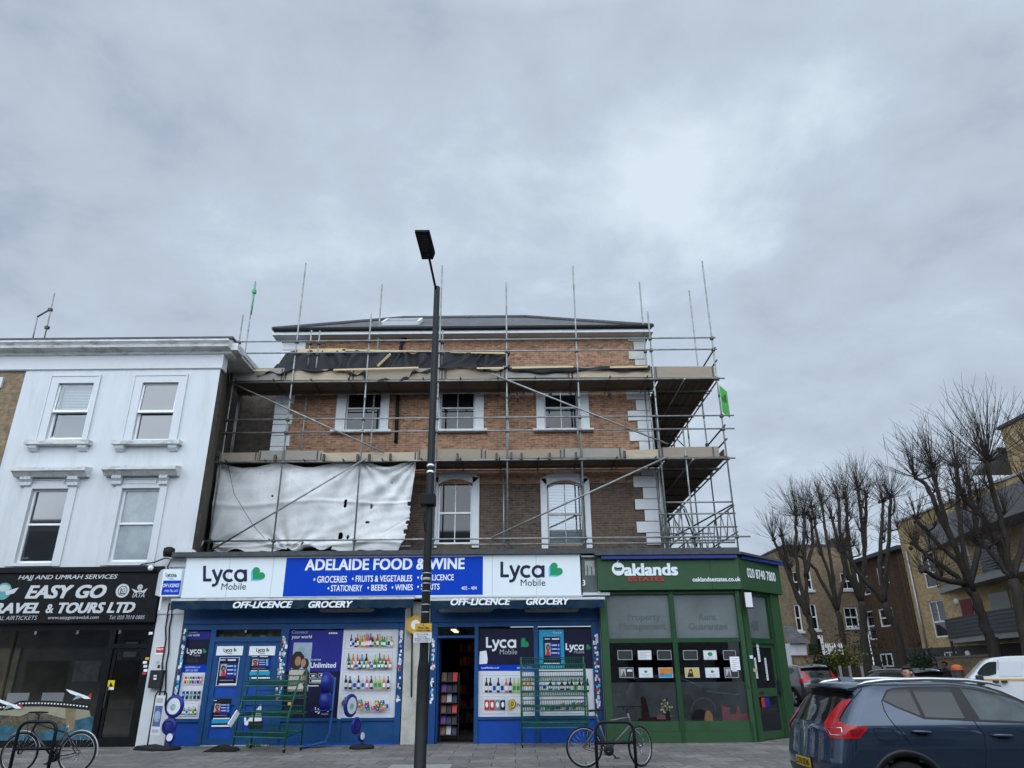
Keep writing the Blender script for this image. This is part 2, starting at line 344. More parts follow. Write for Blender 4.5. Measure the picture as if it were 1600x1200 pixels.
        if s.f:
            me.polygons.foreach_set('material_index', s.mi); me.polygons.foreach_set('use_smooth', s.sm)
        me.update(); COL.objects.link(o); OFF[o.name] = OFFN
        if bevel:
            b = o.modifiers.new('bevel', 'BEVEL'); b.width = bevel; b.segments = 2; b.limit_method = 'ANGLE'
        return o
def tag(o, label=None, cat=None, group=None, kind=None):
    for k, q in (('label', label), ('category', cat), ('group', group), ('kind', kind)):
        if q: o[k] = q
    return o
def thing(name, label, cat, loc=(0, 0, 0), group=None):
    o = bpy.data.objects.new(name, None); COL.objects.link(o); o.location = loc; OFF[o.name] = Vector(loc)
    return tag(o, label, cat, group)
def kids(o): return [c for c in COL.objects if c.parent == o]
def copy_tree(o, loc=None, rz=None, label=None, parent=None):
    c = o.copy(); COL.objects.link(c); c.parent = parent
    if loc is not None: c.location = loc
    if rz is not None: c.rotation_euler = (0, 0, rz)
    if label: c['label'] = label
    for k in kids(o): copy_tree(k, parent=c)
    return c
def one(m, fn, *a): mb = MB().use(m); getattr(mb, fn)(*a); return mb
def text(parent, s, box, m, name='lettering', bold=0.0, shear=0.0, depth=0.006, space=1.0, Y=None, frame=None, res=3):
    """lettering fitted into a pixel box (x0,y0,x1,y1) on plane Y, or into frame = (origin, right vector, up vector) spanning the box in metres"""
    cu = bpy.data.curves.new(name, 'FONT'); cu.body = s; cu.shear = shear; cu.resolution_u = res; cu.space_character = space; cu.extrude = 0.0
    ob = bpy.data.objects.new(name, cu); COL.objects.link(ob)
    dg = bpy.context.evaluated_depsgraph_get(); dg.update()
    me = bpy.data.meshes.new_from_object(ob.evaluated_get(dg))
    bpy.data.objects.remove(ob); bpy.data.curves.remove(cu)
    xs = [q.co.x for q in me.vertices]; ys = [q.co.y for q in me.vertices]
    a0, a1, b0, b1 = min(xs), max(xs), min(ys), max(ys)
    if frame is None:
        X0, X1, Z0, Z1 = RC(*box, Y); og, rv, uv = Vector((X0, Y, Z0)), Vector((X1 - X0, 0, 0)), Vector((0, 0, Z1 - Z0))
    else: og, rv, uv = (Vector(q) for q in frame)
    off = OFF.get(parent.name, Vector((0, 0, 0))) if parent else Vector((0, 0, 0))
    flat = [(q.co.x, q.co.y) for q in me.vertices]; pol = [tuple(p.vertices) for p in me.polygons]; bpy.data.meshes.remove(me)
    # bolder strokes: the same outline laid over itself, shifted by a hair
    h = bold * .9; sh = [(0, 0)] if bold < .008 else [(0, 0), (h, h * .6), (-h, -h * .6), (h, -h * .6), (-h, h * .6)]
    a0 -= h; a1 += h; b0 -= h * .6; b1 += h * .6; nv = rv.cross(uv).normalized() * .0004; vs, fs = [], []
    for k, (sx, sy) in enumerate(sh):
        b = len(vs); vs += [og + rv * ((x + sx - a0) / (a1 - a0)) + uv * ((y + sy - b0) / (b1 - b0)) + nv * k - off for x, y in flat]; fs += [tuple(b + i for i in p) for p in pol]
    me = bpy.data.meshes.new(name); me.from_pydata(vs, [], fs); me.materials.append(m)
    o = bpy.data.objects.new(name, me); COL.objects.link(o); o.parent = parent; OFF[o.name] = off
    return o
class Print:
    """flat printed artwork on one mesh, laid in millimetre layers in front of plane Y; coordinates in photo pixels"""
    def __init__(s, Y): s.mb = MB(); s.Y = Y; s.k = 0
    def lay(s): s.k += 1; return s.Y - 0.0006 * s.k
    def rect(s, m, x0, y0, x1, y1):
        a = RC(x0, y0, x1, y1, s.Y); s.mb.use(m).rect(*a, s.lay()); return s
    def poly(s, m, pts): y = s.lay(); s.mb.use(m).poly([(P(px, py, s.Y)[0], y, P(px, py, s.Y)[1]) for px, py in pts]); return s
    def disc(s, m, x, y, r, ry=None, a0=0, a1=360):
        X, Z = P(x, y, s.Y); k = P(x + 1, y, s.Y)[0] - X
        s.mb.use(m).disc(X, Z, r * k, s.lay(), 18, (ry or r) * k, a0, a1); return s
    def ring(s, m, x, y, r, w):
        X, Z = P(x, y, s.Y); k = P(x + 1, y, s.Y)[0] - X
        s.mb.use(m).ring(X, Z, r * k, w * k, s.lay()); return s
    def stroke(s, m, pts, w):
        """pen stroke of width w pixels through pixel points"""
        y = s.lay(); q = [P(px, py, s.Y) for px, py in pts]; k = P(801, 900, s.Y)[0] - P(800, 900, s.Y)[0]; h = w * k / 2
        L = []
        for i in range(len(q)):
            a = Vector(q[max(i - 1, 0)]); b = Vector(q[min(i + 1, len(q) - 1)]); d = (b - a)
            d = d.normalized() if d.length else Vector((1, 0)); nrm = Vector((-d.y, d.x)) * h; p = Vector(q[i])
            L += [(p.x + nrm.x, y, p.y + nrm.y), (p.x - nrm.x, y, p.y - nrm.y)]
        s.mb.use(m).add(L, [(2 * i, 2 * i + 1, 2 * i + 3, 2 * i + 2) for i in range(len(q) - 1)]); return s
    def bottle(s, cols, x, y0, y1, w):
        """printed bottle standing on pixel row y1"""
        h = y1 - y0; m, lab, cap = cols
        s.poly(m, [(x - w / 2, y1), (x + w / 2, y1), (x + w / 2, y0 + h * .42), (x + w * .17, y0 + h * .25), (x + w * .17, y0 + h * .06), (x - w * .17, y0 + h * .06), (x - w * .17, y0 + h * .25), (x - w / 2, y0 + h * .42)])
        s.rect(lab, x - w * .45, y0 + h * .55, x + w * .45, y0 + h * .85); s.rect(cap, x - w * .19, y0, x + w * .19, y0 + h * .1); return s
    def heart(s, x0, y0, x1, y1, blue=True):
        w, h = x1 - x0, y1 - y0
        def shape(ax, ay, sc):
            pts = []
            for i in range(28):      # heart turned so that its point is at the lower left
                t = 2 * math.pi * i / 28
                hx = 16 * math.sin(t) ** 3; hy = 13 * math.cos(t) - 5 * math.cos(2 * t) - 2 * math.cos(3 * t) - math.cos(4 * t)
                rx = (hx + hy) * .7071; ry = (hy - hx) * .7071
                pts.append((ax + sc * (rx + 12.5) / 26 * w, ay - sc * (ry + 12.5) / 26 * h))
            return pts
        if blue: s.poly(heart_blue, shape(x0, y1, 0.86))
        s.poly(heart_green, shape(x0 + w * .12, y1 - h * .08, 0.92)); return s
    def lyca(s, m, x0, y0, x1, y1):
        """the monoline wordmark: cap line y0, baseline y1"""
        w, h = x1 - x0, y1 - y0; t = h * .185
        def q(a, b): return (x0 + a * w, y1 - b * h)
        rx = .36 * h
        s.stroke(m, [q(.03, 1), q(.03, .09)], t); s.stroke(m, [(x0 + .03 * w - t / 2, y1 - t / 2), q(.19, .09)], t)
        s.stroke(m, [q(.225, .76), q(.325, .05)], t); s.stroke(m, [q(.425, .76), q(.30, -.16), q(.255, -.24), q(.20, -.24)], t)
        c = (x0 + .59 * w, y1 - .37 * h); s.stroke(m, [(c[0] + rx * .88 * math.cos(R(a)), c[1] - rx * .88 * math.sin(R(a))) for a in range(48, 320, 12)], t)
        c = (x0 + .85 * w, y1 - .37 * h); s.stroke(m, [(c[0] + rx * .88 * math.cos(R(a)), c[1] - rx * .88 * math.sin(R(a))) for a in range(0, 361, 12)], t)
        s.stroke(m, [q(.967, .76), q(.967, 0)], t); return s
    def build(s, name, label, cat, group=None, parent=None):
        o = s.mb.build(name, parent)
        if parent is None: tag(o, label, cat, group)
        return o
# ------------------------------------------------------------------ ground
FY = 19.7            # street front of the shops
WX = -8.77           # right end of the white house
PV = 0.12            # pavement level
def ground():
    mb = MB().use(asphalt)
    mb.poly([(-400, -60, 0), (400, -60, 0), (400, 900, 0.0), (-400, 900, 0.0)])
    tag(mb.build('road', local=True), kind='structure')
    # pavement before the shops, rounded at the corner of the side street, with its kerb
    pts = [(-60, 12.4)] + [(6.6, 12.4)] + [(6.6 + 3 * math.sin(R(a)), 15.4 - 3 * math.cos(R(a))) for a in range(10, 91, 10)] + [(9.6, 70), (-60, 70)]
    mb = MB().use(paving); mb.poly([(x, y, PV) for x, y in pts])
    mb.use(pale_slab).poly([(-2.35, 13.4, PV + .004), (-1.2, 13.4, PV + .004), (-1.2, 15.35, PV + .004), (-2.35, 15.35, PV + .004)])
    tag(mb.build('pavement', local=True), kind='structure')
    mb = MB().use(kerb_stone); k = pts[:-1]
    for a, b in zip(k[:-1], k[1:]):
        d = (Vector(b) - Vector(a)).normalized(); n = Vector((d.y, -d.x)) * .15
        mb.add([(a[0], a[1], 0), (b[0], b[1], 0), (b[0] + n.x, b[1] + n.y, 0), (a[0] + n.x, a[1] + n.y, 0), (a[0], a[1], PV), (b[0], b[1], PV), (b[0] + n.x, b[1] + n.y, PV), (a[0] + n.x, a[1] + n.y, PV)], [(0, 1, 5, 4), (1, 2, 6, 5), (2, 3, 7, 6), (3, 0, 4, 7), (4, 5, 6, 7)])
    tag(mb.build('kerb', local=True), kind='structure')
    # the side street climbs gently towards the flats
    mb = MB().use(asphalt); mb.poly([(9.76, 15, .004), (40, 15, .004), (40, 34, .42), (9.76, 34, .42)]); mb.poly([(9.76, 34, .42), (40, 34, .42), (40, 90, .5), (9.76, 90, .5)])
    tag(mb.build('side_street', local=True), kind='structure')
    mb = MB().use(paving); mb.poly([(17.2, 22, .3), (22.2, 22, .3), (22.2, 34, .54), (17.2, 34, .54)]); mb.poly([(17.2, 34, .54), (22.2, 34, .54), (22.2, 90, .6), (17.2, 90, .6)])
    mb.use(kerb_stone).bar((17.1, 22, .2), (17.1, 34, .45), .15, .2).bar((17.1, 34, .47), (17.1, 90, .53), .15, .2)
    tag(mb.build('far_pavement', local=True), kind='structure')
ground()

# the terrace across the road behind the camera: it closes the street and shows in the glass and paint as a reflection
def opposite():
    mb = MB().use(mat('grey_stucco', (.22, .225, .23), .85, var=.15, scale=2)); holes = [(x, x + 1.1, z, z + 1.7) for x in [i * 2.6 - 40 for i in range(31)] for z in (4.2, 7.2)]
    mb.wall(-42, 42, 3.4, 10.6, -7.0, holes, .2); mb.use(grimy_stone).rect(-42, 42, 0, 3.4, -7.0); mb.use(dark_glass)
    for h in holes: mb.rect(*h, -7.2)
    mb.use(dim_glass)
    for i in range(16): mb.box(i * 5.2 - 40, i * 5.2 - 37.4, -6.98, -6.95, .5, 2.7)
    mb.use(slate).poly([(-42, -7, 10.6), (42, -7, 10.6), (42, -11, 12.2), (-42, -11, 12.2)])
    tag(mb.build('opposite_terrace', local=True), kind='structure')
opposite()

# ------------------------------------------------------------------ windows
def window(parent, x0, x1, z0, z1, Y, fm=upvc, gm=dark_glass, cols=1, rail=0.5, t=0.055, open_top=False, arch=0.0, bl=None, blz=0.0):
    """sash window filling a hole: frame as the part, panes and blind as sub-parts"""
    mb = MB().use(fm); d0, d1 = Y, Y + .07
    zr = z0 + (z1 - z0) * rail
    if arch:   # segmental head: frame top follows the arch
        n = 10; xc = (x0 + x1) / 2; hw = (x1 - x0) / 2
        top = [(x0 + (x1 - x0) * i / n, z1 - arch * ((x0 + (x1 - x0) * i / n - xc) / hw) ** 2) for i in range(n + 1)]
        mb.extr(top + [(x, z - t * 1.2) for x, z in reversed(top)], d0, d1)
        zt = z1 - arch
    else: mb.box(x0 + t, x1 - t, d0, d1, z1 - t, z1); zt = z1
    mb.box(x0, x0 + t, d0, d1, z0, zt); mb.box(x1 - t, x1, d0, d1, z0, zt)
    mb.box(x0 + t, x1 - t, d0, d1, z0, z0 + t * 1.3); mb.box(x0 + t, x1 - t, d0 - .012, d1, zr - t / 2, zr + t / 2)
    for c in range(1, cols):
        xc = x0 + (x1 - x0) * c / cols
        mb.box(xc - .013, xc + .013, d0 + .02, d1 - .005, z0 + t * 1.3, zr - t / 2); mb.box(xc - .013, xc + .013, d0 + .02, d1 - .005, zr + t / 2, z1 - t * 1.2)
    if open_top:     # top light tilted out at its foot
        dz = .07
        mb.bar((x0 + .02, d0 - .015, z1 - t), (x0 + .02, d0 - dz, zr), .05, .05); mb.bar((x1 - .02, d0 - .015, z1 - t), (x1 - .02, d0 - dz, zr), .05, .05)
        mb.box(x0 + .0, x1 - .0, d0 - dz - .03, d0 - dz + .03, zr - .045, zr + .03)
    w = mb.build('window', parent)
    g = MB().use(gm); yy = d1 - .03
    g.rect(x0 + t / 2, x1 - t / 2, z0 + t, zr, yy)
    if open_top: g.poly([(x0 + .04, d0 - .06, zr), (x1 - .04, d0 - .06, zr), (x1 - .04, d0 - .01, z1 - t), (x0 + .04, d0 - .01, z1 - t)])
    elif arch: g.poly([(x0 + t / 2, yy, zr), (x1 - t / 2, yy, zr)] + [(x, yy, z - t * .6) for x, z in reversed(top)])
    else: g.rect(x0 + t / 2, x1 - t / 2, zr, z1 - t / 2, yy)
    g.build('pane', w)
    # the dim room behind
    if gm not in (dark_glass, dim_glass, sky_glass):
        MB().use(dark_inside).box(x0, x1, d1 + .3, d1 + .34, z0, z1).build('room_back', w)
    if bl:
        b = MB().use(bl); zz = z1 - .04; zb = z0 + (z1 - z0) * blz
        while zz > zb: b.poly([(x0 + t, d1 + .10, zz), (x1 - t, d1 + .10, zz), (x1 - t, d1 + .075, zz - .043), (x0 + t, d1 + .075, zz - .043)]); zz -= .05
        b.build('blind', w)
    return w

# ------------------------------------------------------------------ white house with the travel shop
def white_house():
    XL = P(22, 650, FY)[0]; XR = WX
    t = thing('white_terraced_house', 'white rendered terraced house with hooded sash windows above a black travel shop', 'house', ((XL + XR) / 2, FY + 4, PV))
    zs = P(150, 884, FY)[1]; zf = P(200, 578, FY)[1]; zc0 = P(200, 557, FY)[1]
    hs = [RC(82, 599, 138, 686, FY), RC(215, 598, 272, 688, FY), RC(37, 764, 95, 880, FY), RC(180.5, 763, 240.5, 878, FY)]
    mb = MB().use(white_render).wall(XL, XR, zs - .3, zf, FY, hs, .16)
    mb.build('front_wall', t)
    mb = MB().use(flank_brick); XQ = -9.55
    for a, b in (((XR, FY), (XR, FY + .25)), ((XR, FY + .25), (XQ, 22.4)), ((XQ, 22.4), (XQ, 30))): mb.poly([(*a, PV), (*b, PV), (*b, zc0 + .1), (*a, zc0 + .1)])
    mb.build('flank_wall', t)
    w_ = P(420, 588, 23.6)[1]; MB().use(flank_brick).box(-9.6, -7.9, 23.6, 23.8, PV, w_).build('rear_wall', t)
    # frieze and cornice, running on over the brown neighbour
    zt = P(200, 523, FY - .4)[1]; X0 = -19; h = zt - zc0
    prof = [(FY + .3, zf), (FY - .025, zf), (FY - .025, zf + .02), (FY - .06, zf + .02), (FY - .06, zc0), (FY - .12, zc0 + .03), (FY - .14, zc0 + .10), (FY - .40, zc0 + .13), (FY - .42, zc0 + h * .36), (FY - .36, zc0 + h * .42), (FY - .46, zc0 + h * .56), (FY - .46, zc0 + h * .66), (FY - .18, zc0 + h * .69), (FY - .18, zt - .09), (FY + .3, zt - .09)]
    mb = MB().use(white_trim).extx(prof[:5] + [(FY + .3, zc0)], X0, XR + .06); mb.build('frieze', t)
    mb = MB().use(grimy_stone).extx([(FY + .3, zc0)] + prof[4:], X0, XR + .30)
    mb.extx([(FY - .2, zc0 + .1), (FY + .3, zc0 + .1), (FY + .3, zc0 + h * .6), (FY - .2, zc0 + h * .6)], XR + .302, XR + .5)
    # returns along the flank
    mb.box(XR - .8, XR + .42, FY + .302, FY + 2.6, zc0 + .12, zc0 + h * .38); mb.box(XR - .8, XR + .46, FY + .302, FY + 2.6, zc0 + h * .385, zc0 + h * .66)
    mb.build('cornice', t)
    mb = MB().use(lead).box(X0, XR + .34, FY - .28, FY + .3, zt - .085, zt - .02); mb.box(X0, XR - .8, FY + .302, 30, zt - .3, zt - .25)
    mb.box(XR - .3, XR + .3, FY + .304, FY + 2.5, zt - .245, zt - .12).box(XR - 1.1, XR - .75, FY + 2.502, 29.9, zt - .245, zt - .12)
    mb.build('parapet_capping', t)
    kinds = [dict(open_top=True, bl=blind, gm=pane_clear, blz=.5), dict(open_top=True, cols=1, gm=sky_glass), dict(gm=sky_glass, rail=.52), dict(gm=mat('whitened_glass', (.30, .335, .35), .12, var=.25, scale=1.6, spec=.6), rail=.52)]
    for i, (h, kw) in enumerate(zip(hs, kinds)):
        w = window(t, *h, FY + .09, fm=upvc, **kw)
    outs = [(70.5, 589, 145, 690), (203, 588, 283, 690)]
    for o, hh in zip(outs, hs[:2]):
        a = RC(*o, FY); m = MB().use(white_trim)
        y0, y1 = FY - .035, FY
        m.box(a[0], hh[0], y0, y1, a[2], a[3]); m.box(hh[1], a[1], y0, y1, a[2], a[3]); m.box(hh[0], hh[1], y0, y1, hh[3], a[3])
        m.box(a[0] - .05, a[0] - .002, y0 - .02, y1, a[2], a[3] + .05); m.box(a[1] + .002, a[1] + .05, y0 - .02, y1, a[2], a[3] + .05); m.box(a[0], a[1], y0 - .02, y1, a[3] + .003, a[3] + .05)
        m.build('window_surround', t)
        m = MB().use(grimy_stone).box(a[0] - .22, a[1] + .22, FY - .22, FY, a[2] - .13, a[2] - .01); m.use(white_trim)
        for bx in (a[0] - .12, a[1] - .12):
            m.extx([(FY, a[2] - .135), (FY - .17, a[2] - .135), (FY - .15, a[2] - .22), (FY - .05, a[2] - .30), (FY, a[2] - .30)], bx, bx + .24)
        m.build('window_sill', t)
    for (o, hh, hood, br) in (((24, 758, 108, 884), hs[2], (21, 730, 136, 744), ((32, 49), (106, 122))), ((170, 757, 252, 882), hs[3], (162, 728, 277, 742), ((175, 190), (249, 262)))):
        a = RC(*o, FY); m = MB().use(white_trim); y0, y1 = FY - .04, FY
        m.box(a[0], hh[0], y0, y1, zs, a[3]); m.box(hh[1], a[1], y0, y1, zs, a[3]); m.box(hh[0], hh[1], y0, y1, hh[3], a[3])
        m.box(hh[0], hh[1], y0 - .03, FY + .05, zs, hh[2] - .003)
        m.build('window_surround', t)
        q = RC(*hood, FY - .2); m = MB().use(grimy_stone)
        m.extx([(FY, q[2]), (FY - .16, q[2]), (FY - .26, q[2] + .10), (FY - .34, q[2] + .13), (FY - .34, q[3] - .03), (FY, q[3] + .04)], q[0], q[1])
        m.use(white_trim)
        for b0, b1 in br:
            c = RC(b0, hood[3], b1, hood[3] + 15, FY - .1)
            for k in range(3):
                w_ = (c[1] - c[0]) / 3
                m.extx([(FY, c[3]), (FY - .17, c[3]), (FY - .18, c[3] - .10), (FY - .11, c[3] - .17), (FY - .11, c[2] + .02), (FY - .05, c[2] - .02), (FY, c[2] - .02)], c[0] + k * w_ + .004, c[0] + (k + 1) * w_ - .004)
        c = RC(br[0][1] + 4, hood[3] + 5, br[1][0] - 4, hood[3] + 14, FY)
        m.box(c[0], c[1], FY - .03, FY, c[3] - .03, c[3]); m.box(c[0], c[1], FY - .03, FY, c[2], c[2] + .03); m.box(c[0], c[0] + .03, FY - .03, FY, c[2] + .031, c[3] - .031); m.box(c[1] - .03, c[1], FY - .03, FY, c[2] + .031, c[3] - .031)
        m.build('window_hood', t)
    # --- travel shop front
    xf = P(229, 1070, FY)[0]; xw1 = P(158, 1070, FY)[0]; xd0 = P(166, 1080, FY)[0]; xd1 = P(218, 1080, FY)[0]
    zb = P(100, 975, FY)[1]; ztr = P(190, 1006, FY)[1]; zdr = P(190, 1013, FY)[1]; xl = -17.5
    m = MB().use(black_paint)
    m.box(xl, xf, FY - .02, FY + .2, zs - .45, zs - .3); m.box(xl, xf, FY - .02, FY + .12, zb - .16, zb)   # head
    m.box(xd1 + .02, xf, FY - .04, FY + .12, PV, zb - .16); m.box(xw1, xd0 - .02, FY - .03, FY + .12, PV, zb - .16)
    m.box(xl, xw1, FY - .02, FY + .12, PV, PV + .16); m.box(xd0 - .02, xd1 + .02, FY - .03, FY + .12, zdr, ztr)
    m.build('shopfront_frame', t)
    m = MB().use(shop_glass).rect(xl, xw1, PV + .16, zb - .16, FY + .04); m.rect(xd0 - .02, xd1 + .02, ztr, zb - .16, FY + .04); m.build('shop_window', t)
    d = MB().use(black_paint); d.box(xd0, xd0 + .08, FY, FY + .05, PV + .02, zdr); d.box(xd1 - .08, xd1, FY, FY + .05, PV + .02, zdr); d.box(xd0 + .08, xd1 - .08, FY, FY + .05, zdr - .08, zdr); d.box(xd0 + .08, xd1 - .08, FY, FY + .05, PV + .02, PV + .22)
    d = d.build('door', t)
    MB().use(shop_glass).rect(xd0 + .08, xd1 - .08, PV + .22, zdr - .08, FY + .025).build('pane', d)
    MB().use(charcoal).box(xd0 + .02, xd0 + .06, FY - .07, FY - .03, 1.0, 1.5).build('handle', d)
    # inside of the travel shop
    m = MB().use(room_wall); yb = FY + 4.2
    m.rect(xl, WX, PV, 3.4, yb); m.poly([(WX - .3, FY + .25, PV), (WX - .3, yb, PV), (WX - .3, yb, 3.4), (WX - .3, FY + .25, 3.4)]); m.poly([(xl, FY + .1, 3.35), (WX, FY + .1, 3.35), (WX, yb, 3.35), (xl, yb, 3.35)])
    m.use(mat('grey_carpet', (.12, .12, .13), .9)).poly([(xl, FY + .1, PV + .01), (WX, FY + .1, PV + .01), (WX, yb, PV + .01), (xl, yb, PV + .01)])
    m.build('shop_room', t)
    # white pier with cornice piece between the two shops
    xp = P(274, 1070, FY)[0]
    m = MB().use(white_trim).box(xf + .003, xp - .03, FY - .06, FY + .2, PV, 3.25); m.use(white_trim).box(xf + .003, xp - .03, FY - .09, FY + .2, 3.25, 3.33); m.box(xf + .05, xp - .06, FY - .07, FY + .2, 3.33, 4.45)
    m.extr([(xf + .1, 4.45), (xp - .02, 4.45), (xp - .02, 4.85), (xp - .2, 5.0), (xf + .3, 4.9)], FY - .14, FY + .2)
    m.build('pilaster', t)
    return t, zs, xf, zb
house_t, ZS, XF, ZB = white_house()

def travel_shop_bits():
    t = thing('travel_shop_sign', 'long black sign with silver italic letters over the travel shop window', 'shop sign', (-13, FY - .2, ZB))
    z1 = P(150, 886, FY - .16)[1]
    MB().use(black_paint).box(-19, XF - .02, FY - .16, FY - .025, ZB + .02, z1).box(-19, XF + .04, FY - .22, FY - .16, z1 - .14, z1).build('sign_panel', t)
    Y = FY - .166; silver = mat('silver_letters', (.55, .56, .57), .4, var=.05)
    text(t, 'HAJJ AND UMRAH SERVICES', (29, 898, 183.5, 907), silver, bold=.018, shear=.2, Y=Y)
    text(t, 'EASY GO', (41, 914, 166, 935), silver, bold=.05, shear=.25, Y=Y)
    text(t, 'TRAVEL', (-24, 942, 63, 958.5), silver, bold=.05, shear=.25, Y=Y); text(t, '&', (72, 944, 84, 958), silver, bold=.02, Y=Y); text(t, 'TOURS LTD', (91, 941, 211, 958), silver, bold=.05, shear=.25, Y=Y)
    text(t, 'INTERNATIONAL AIRTICKETS', (-64, 962.5, 58, 969), grey_ink, shear=.2, Y=Y); text(t, 'www.easygotraveluk.com', (75, 962, 154, 969), grey_ink, bold=.01, shear=.2, Y=Y); text(t, 'Tel: 020 7018 0885', (171, 961.5, 226, 967.5), grey_ink, shear=.2, Y=Y)
    p = Print(Y); p.disc(silver, 191.5, 923, 10.5).disc(black_paint, 191.5, 923, 7.4).disc(silver, 191.5, 923, 6.2).rect(black_paint, 188, 919, 189.6, 928).rect(black_paint, 188, 926.4, 195, 928).ring(black_paint, 193, 922.5, 2.8, .9)
    p.disc(silver, 219, 917.5, 4.3).poly(silver, [(205.5, 919.5), (215, 923), (219, 922.3), (223, 923), (231, 919), (226, 926.5), (219, 925), (211, 926.7)])
    for dy in (-1.6, 1.2): p.rect(black_paint, 215, 917.5 + dy, 223, 917.9 + dy)
    p.rect(black_paint, 218.7, 913, 219.2, 922); p.build('emblem', None, None, parent=t); p = Print(Y)
    p.disc(mat('globe_teal', (.09, .30, .30), .4), 5, 924, 13).disc(mat('globe_pale', (.42, .52, .50), .4), 6, 919, 10, 5).poly(silver, [(8, 924), (29.5, 918), (22, 927), (10, 930)])
    p.build('emblem', None, None, parent=t)
    text(t, 'IATA', (207, 926.5, 226, 933.5), silver, shear=.2, Y=Y)
    # film strip decal on the window
    Y = FY + .03; p = Print(Y)
    dk = mat('film_black', (.012, .012, .014), .5); dusk = mat('sunset_print', (.27, .26, .18), .6, var=.2, scale=2); ct = mat('city_print', (.10, .085, .06), .6, var=.7, scale=9); sea = mat('harbour_print', (.025, .10, .14), .6, var=.5, scale=4); tw = mat('tower_print', (.20, .15, .09), .6, var=.3)
    top = [(-60 + 10 * i, 1106 - 7 * math.sin((-60 + 10 * i + 40) / 60.0) + (4 if i < 9 else 0)) for i in range(21)]
    p.poly(dusk, [(x, y + 5) for x, y in top] + [(148, 1160), (-60, 1160)])
    p.poly(ct, [(-60, 1120), (-20, 1116), (30, 1119), (60, 1112), (98, 1122), (146, 1128), (145, 1160), (-60, 1160)])
    p.poly(sea, [(-60, 1140), (-20, 1138), (10, 1133), (35, 1140), (60, 1146), (90, 1138), (110, 1128), (146, 1118), (146, 1160), (-60, 1160)]); p.poly(tw, [(102, 1106), (120, 1105), (116, 1140), (104, 1144)])
    y = p.lay(); q = [P(a, b, Y) for a, b in top]
    p.mb.use(dk).add([(a, y, b + .07) for a, b in q] + [(a, y, b - .07) for a, b in q], [(i, i + 1, i + 22, i + 21) for i in range(20)])
    for i in range(40):
        x = -60 + 5 * i; k = min(19, i // 2); yy = top[k][1] + (top[k + 1][1] - top[k][1]) * ((x - top[k][0]) / 10.0); p.rect(white_ink, x, yy - 1.4, x + 2.4, yy + .6)
    for ax, ay in ((20, 1100), (128, 1085)):     # the two airliners
        p.poly(white_ink, [(ax - 24, ay - 8), (ax - 18, ay - 7), (ax + 10, ay + 3), (ax + 15, ay + 7), (ax + 6, ay + 7), (ax - 18, ay - 2)]); p.poly(mat('plane_grey', (.25, .35, .36), .5), [(ax - 6, ay + 1), (ax + 3, ay + 4), (ax - 14, ay + 9)]); p.poly(red_ink, [(ax + 10, ay + 3), (ax + 16, ay - 3), (ax + 15, ay + 7)])
    p.build('window_decal', 'film strip decal of planes and a harbour city across the travel shop window', 'decal')
    # things inside
    desk = thing('office_desk', 'pale office desk with a computer seen through the travel shop window', 'desk', (-13.2, FY + 1.6, PV))
    wood = mat('pale_laminate', (.34, .31, .27), .5)
    m = MB().use(wood).box(-14.5, -12.0, FY + 1.2, FY + 1.95, .80, .84); m.build('desk_top', desk)
    for x in (-14.45, -12.1): MB().use(wood).box(x, x + .05, FY + 1.25, FY + 1.9, PV + .012, .80).build('leg', desk)
    for (x, lab) in ((-13.55, 'white computer screen turned away on the travel shop desk'), (-12.6, 'second computer screen nearer the travel shop door')):
        c = thing('monitor', lab, 'monitor', (x, FY + 1.5, .84)); MB().use(poster_white).box(x - .3, x + .3, FY + 1.5, FY + 1.54, .95, 1.34).build('screen', c); MB().use(charcoal).box(x - .04, x + .04, FY + 1.51, FY + 1.53, .85, .95).box(x - .12, x + .12, FY + 1.42, FY + 1.62, .84, .85).build('stand', c)
    c = thing('office_chair', 'dark office chair with a mustard coat over its back', 'chair', (-14.2, FY + 1.0, PV))
    MB().use(charcoal).box(-14.5, -13.95, FY + .75, FY + 1.15, .55, .62).build('seat', c); MB().use(mat('mustard_cloth', (.36, .22, .03), .9)).box(-14.48, -13.97, FY + .70, FY + .77, .66, 1.25).build('backrest', c, bevel=.03)
    m = MB().use(charcoal).tube((-14.22, FY + .95, PV + .1), (-14.22, FY + .95, .56), .03)
    for k in range(5): m.tube((-14.22, FY + .95, PV + .1), (-14.22 + .28 * math.cos(k * 1.257), FY + .95 + .28 * math.sin(k * 1.257), PV + .04), .025)
    m.build('base', c)
    for (x0, x1, z0, z1, c, lab) in ((-16.2, -15.5, 1.2, 2.6, (.30, .25, .16), 'tall faded travel poster on the back wall, behind the mustard coat'), (-11.2, -10.6, 1.5, 2.5, (.16, .20, .24), 'blue grey travel poster on the back wall near the travel shop door'), (-13.7, -12.9, 1.6, 2.2, (.34, .33, .30), 'pale notice on the back wall above the travel desk')):
        tag(MB().use(mat('paper_%d' % int(-x0 * 10), c, .8, var=.4, scale=3)).box(x0, x1, FY + 4.16, FY + 4.19, z0, z1).build('wall_poster'), lab, 'poster')
    tag(MB().use(mat('dull_ochre_reflection', (.30, .22, .08), .6)).tube((-15.0, FY + 3.0, PV), (-15.0, FY + 3.0, 3.35), .06).build('ochre_pipe_reflection'), 'thin ochre column standing in for a pipe reflected in the travel shop window', 'column')  # reflection of a pipe in the window, built as a solid column behind it
    c = MB().use(poster_white).box(-12.25, -11.85, FY + 4.15, FY + 4.19, 2.3, 2.75); c.use(matt_black).box(-12.31, -11.79, FY + 4.17, FY + 4.195, 2.24, 2.81); tag(c.build('picture_frame'), 'small dark framed picture on the travel shop back wall', 'picture')
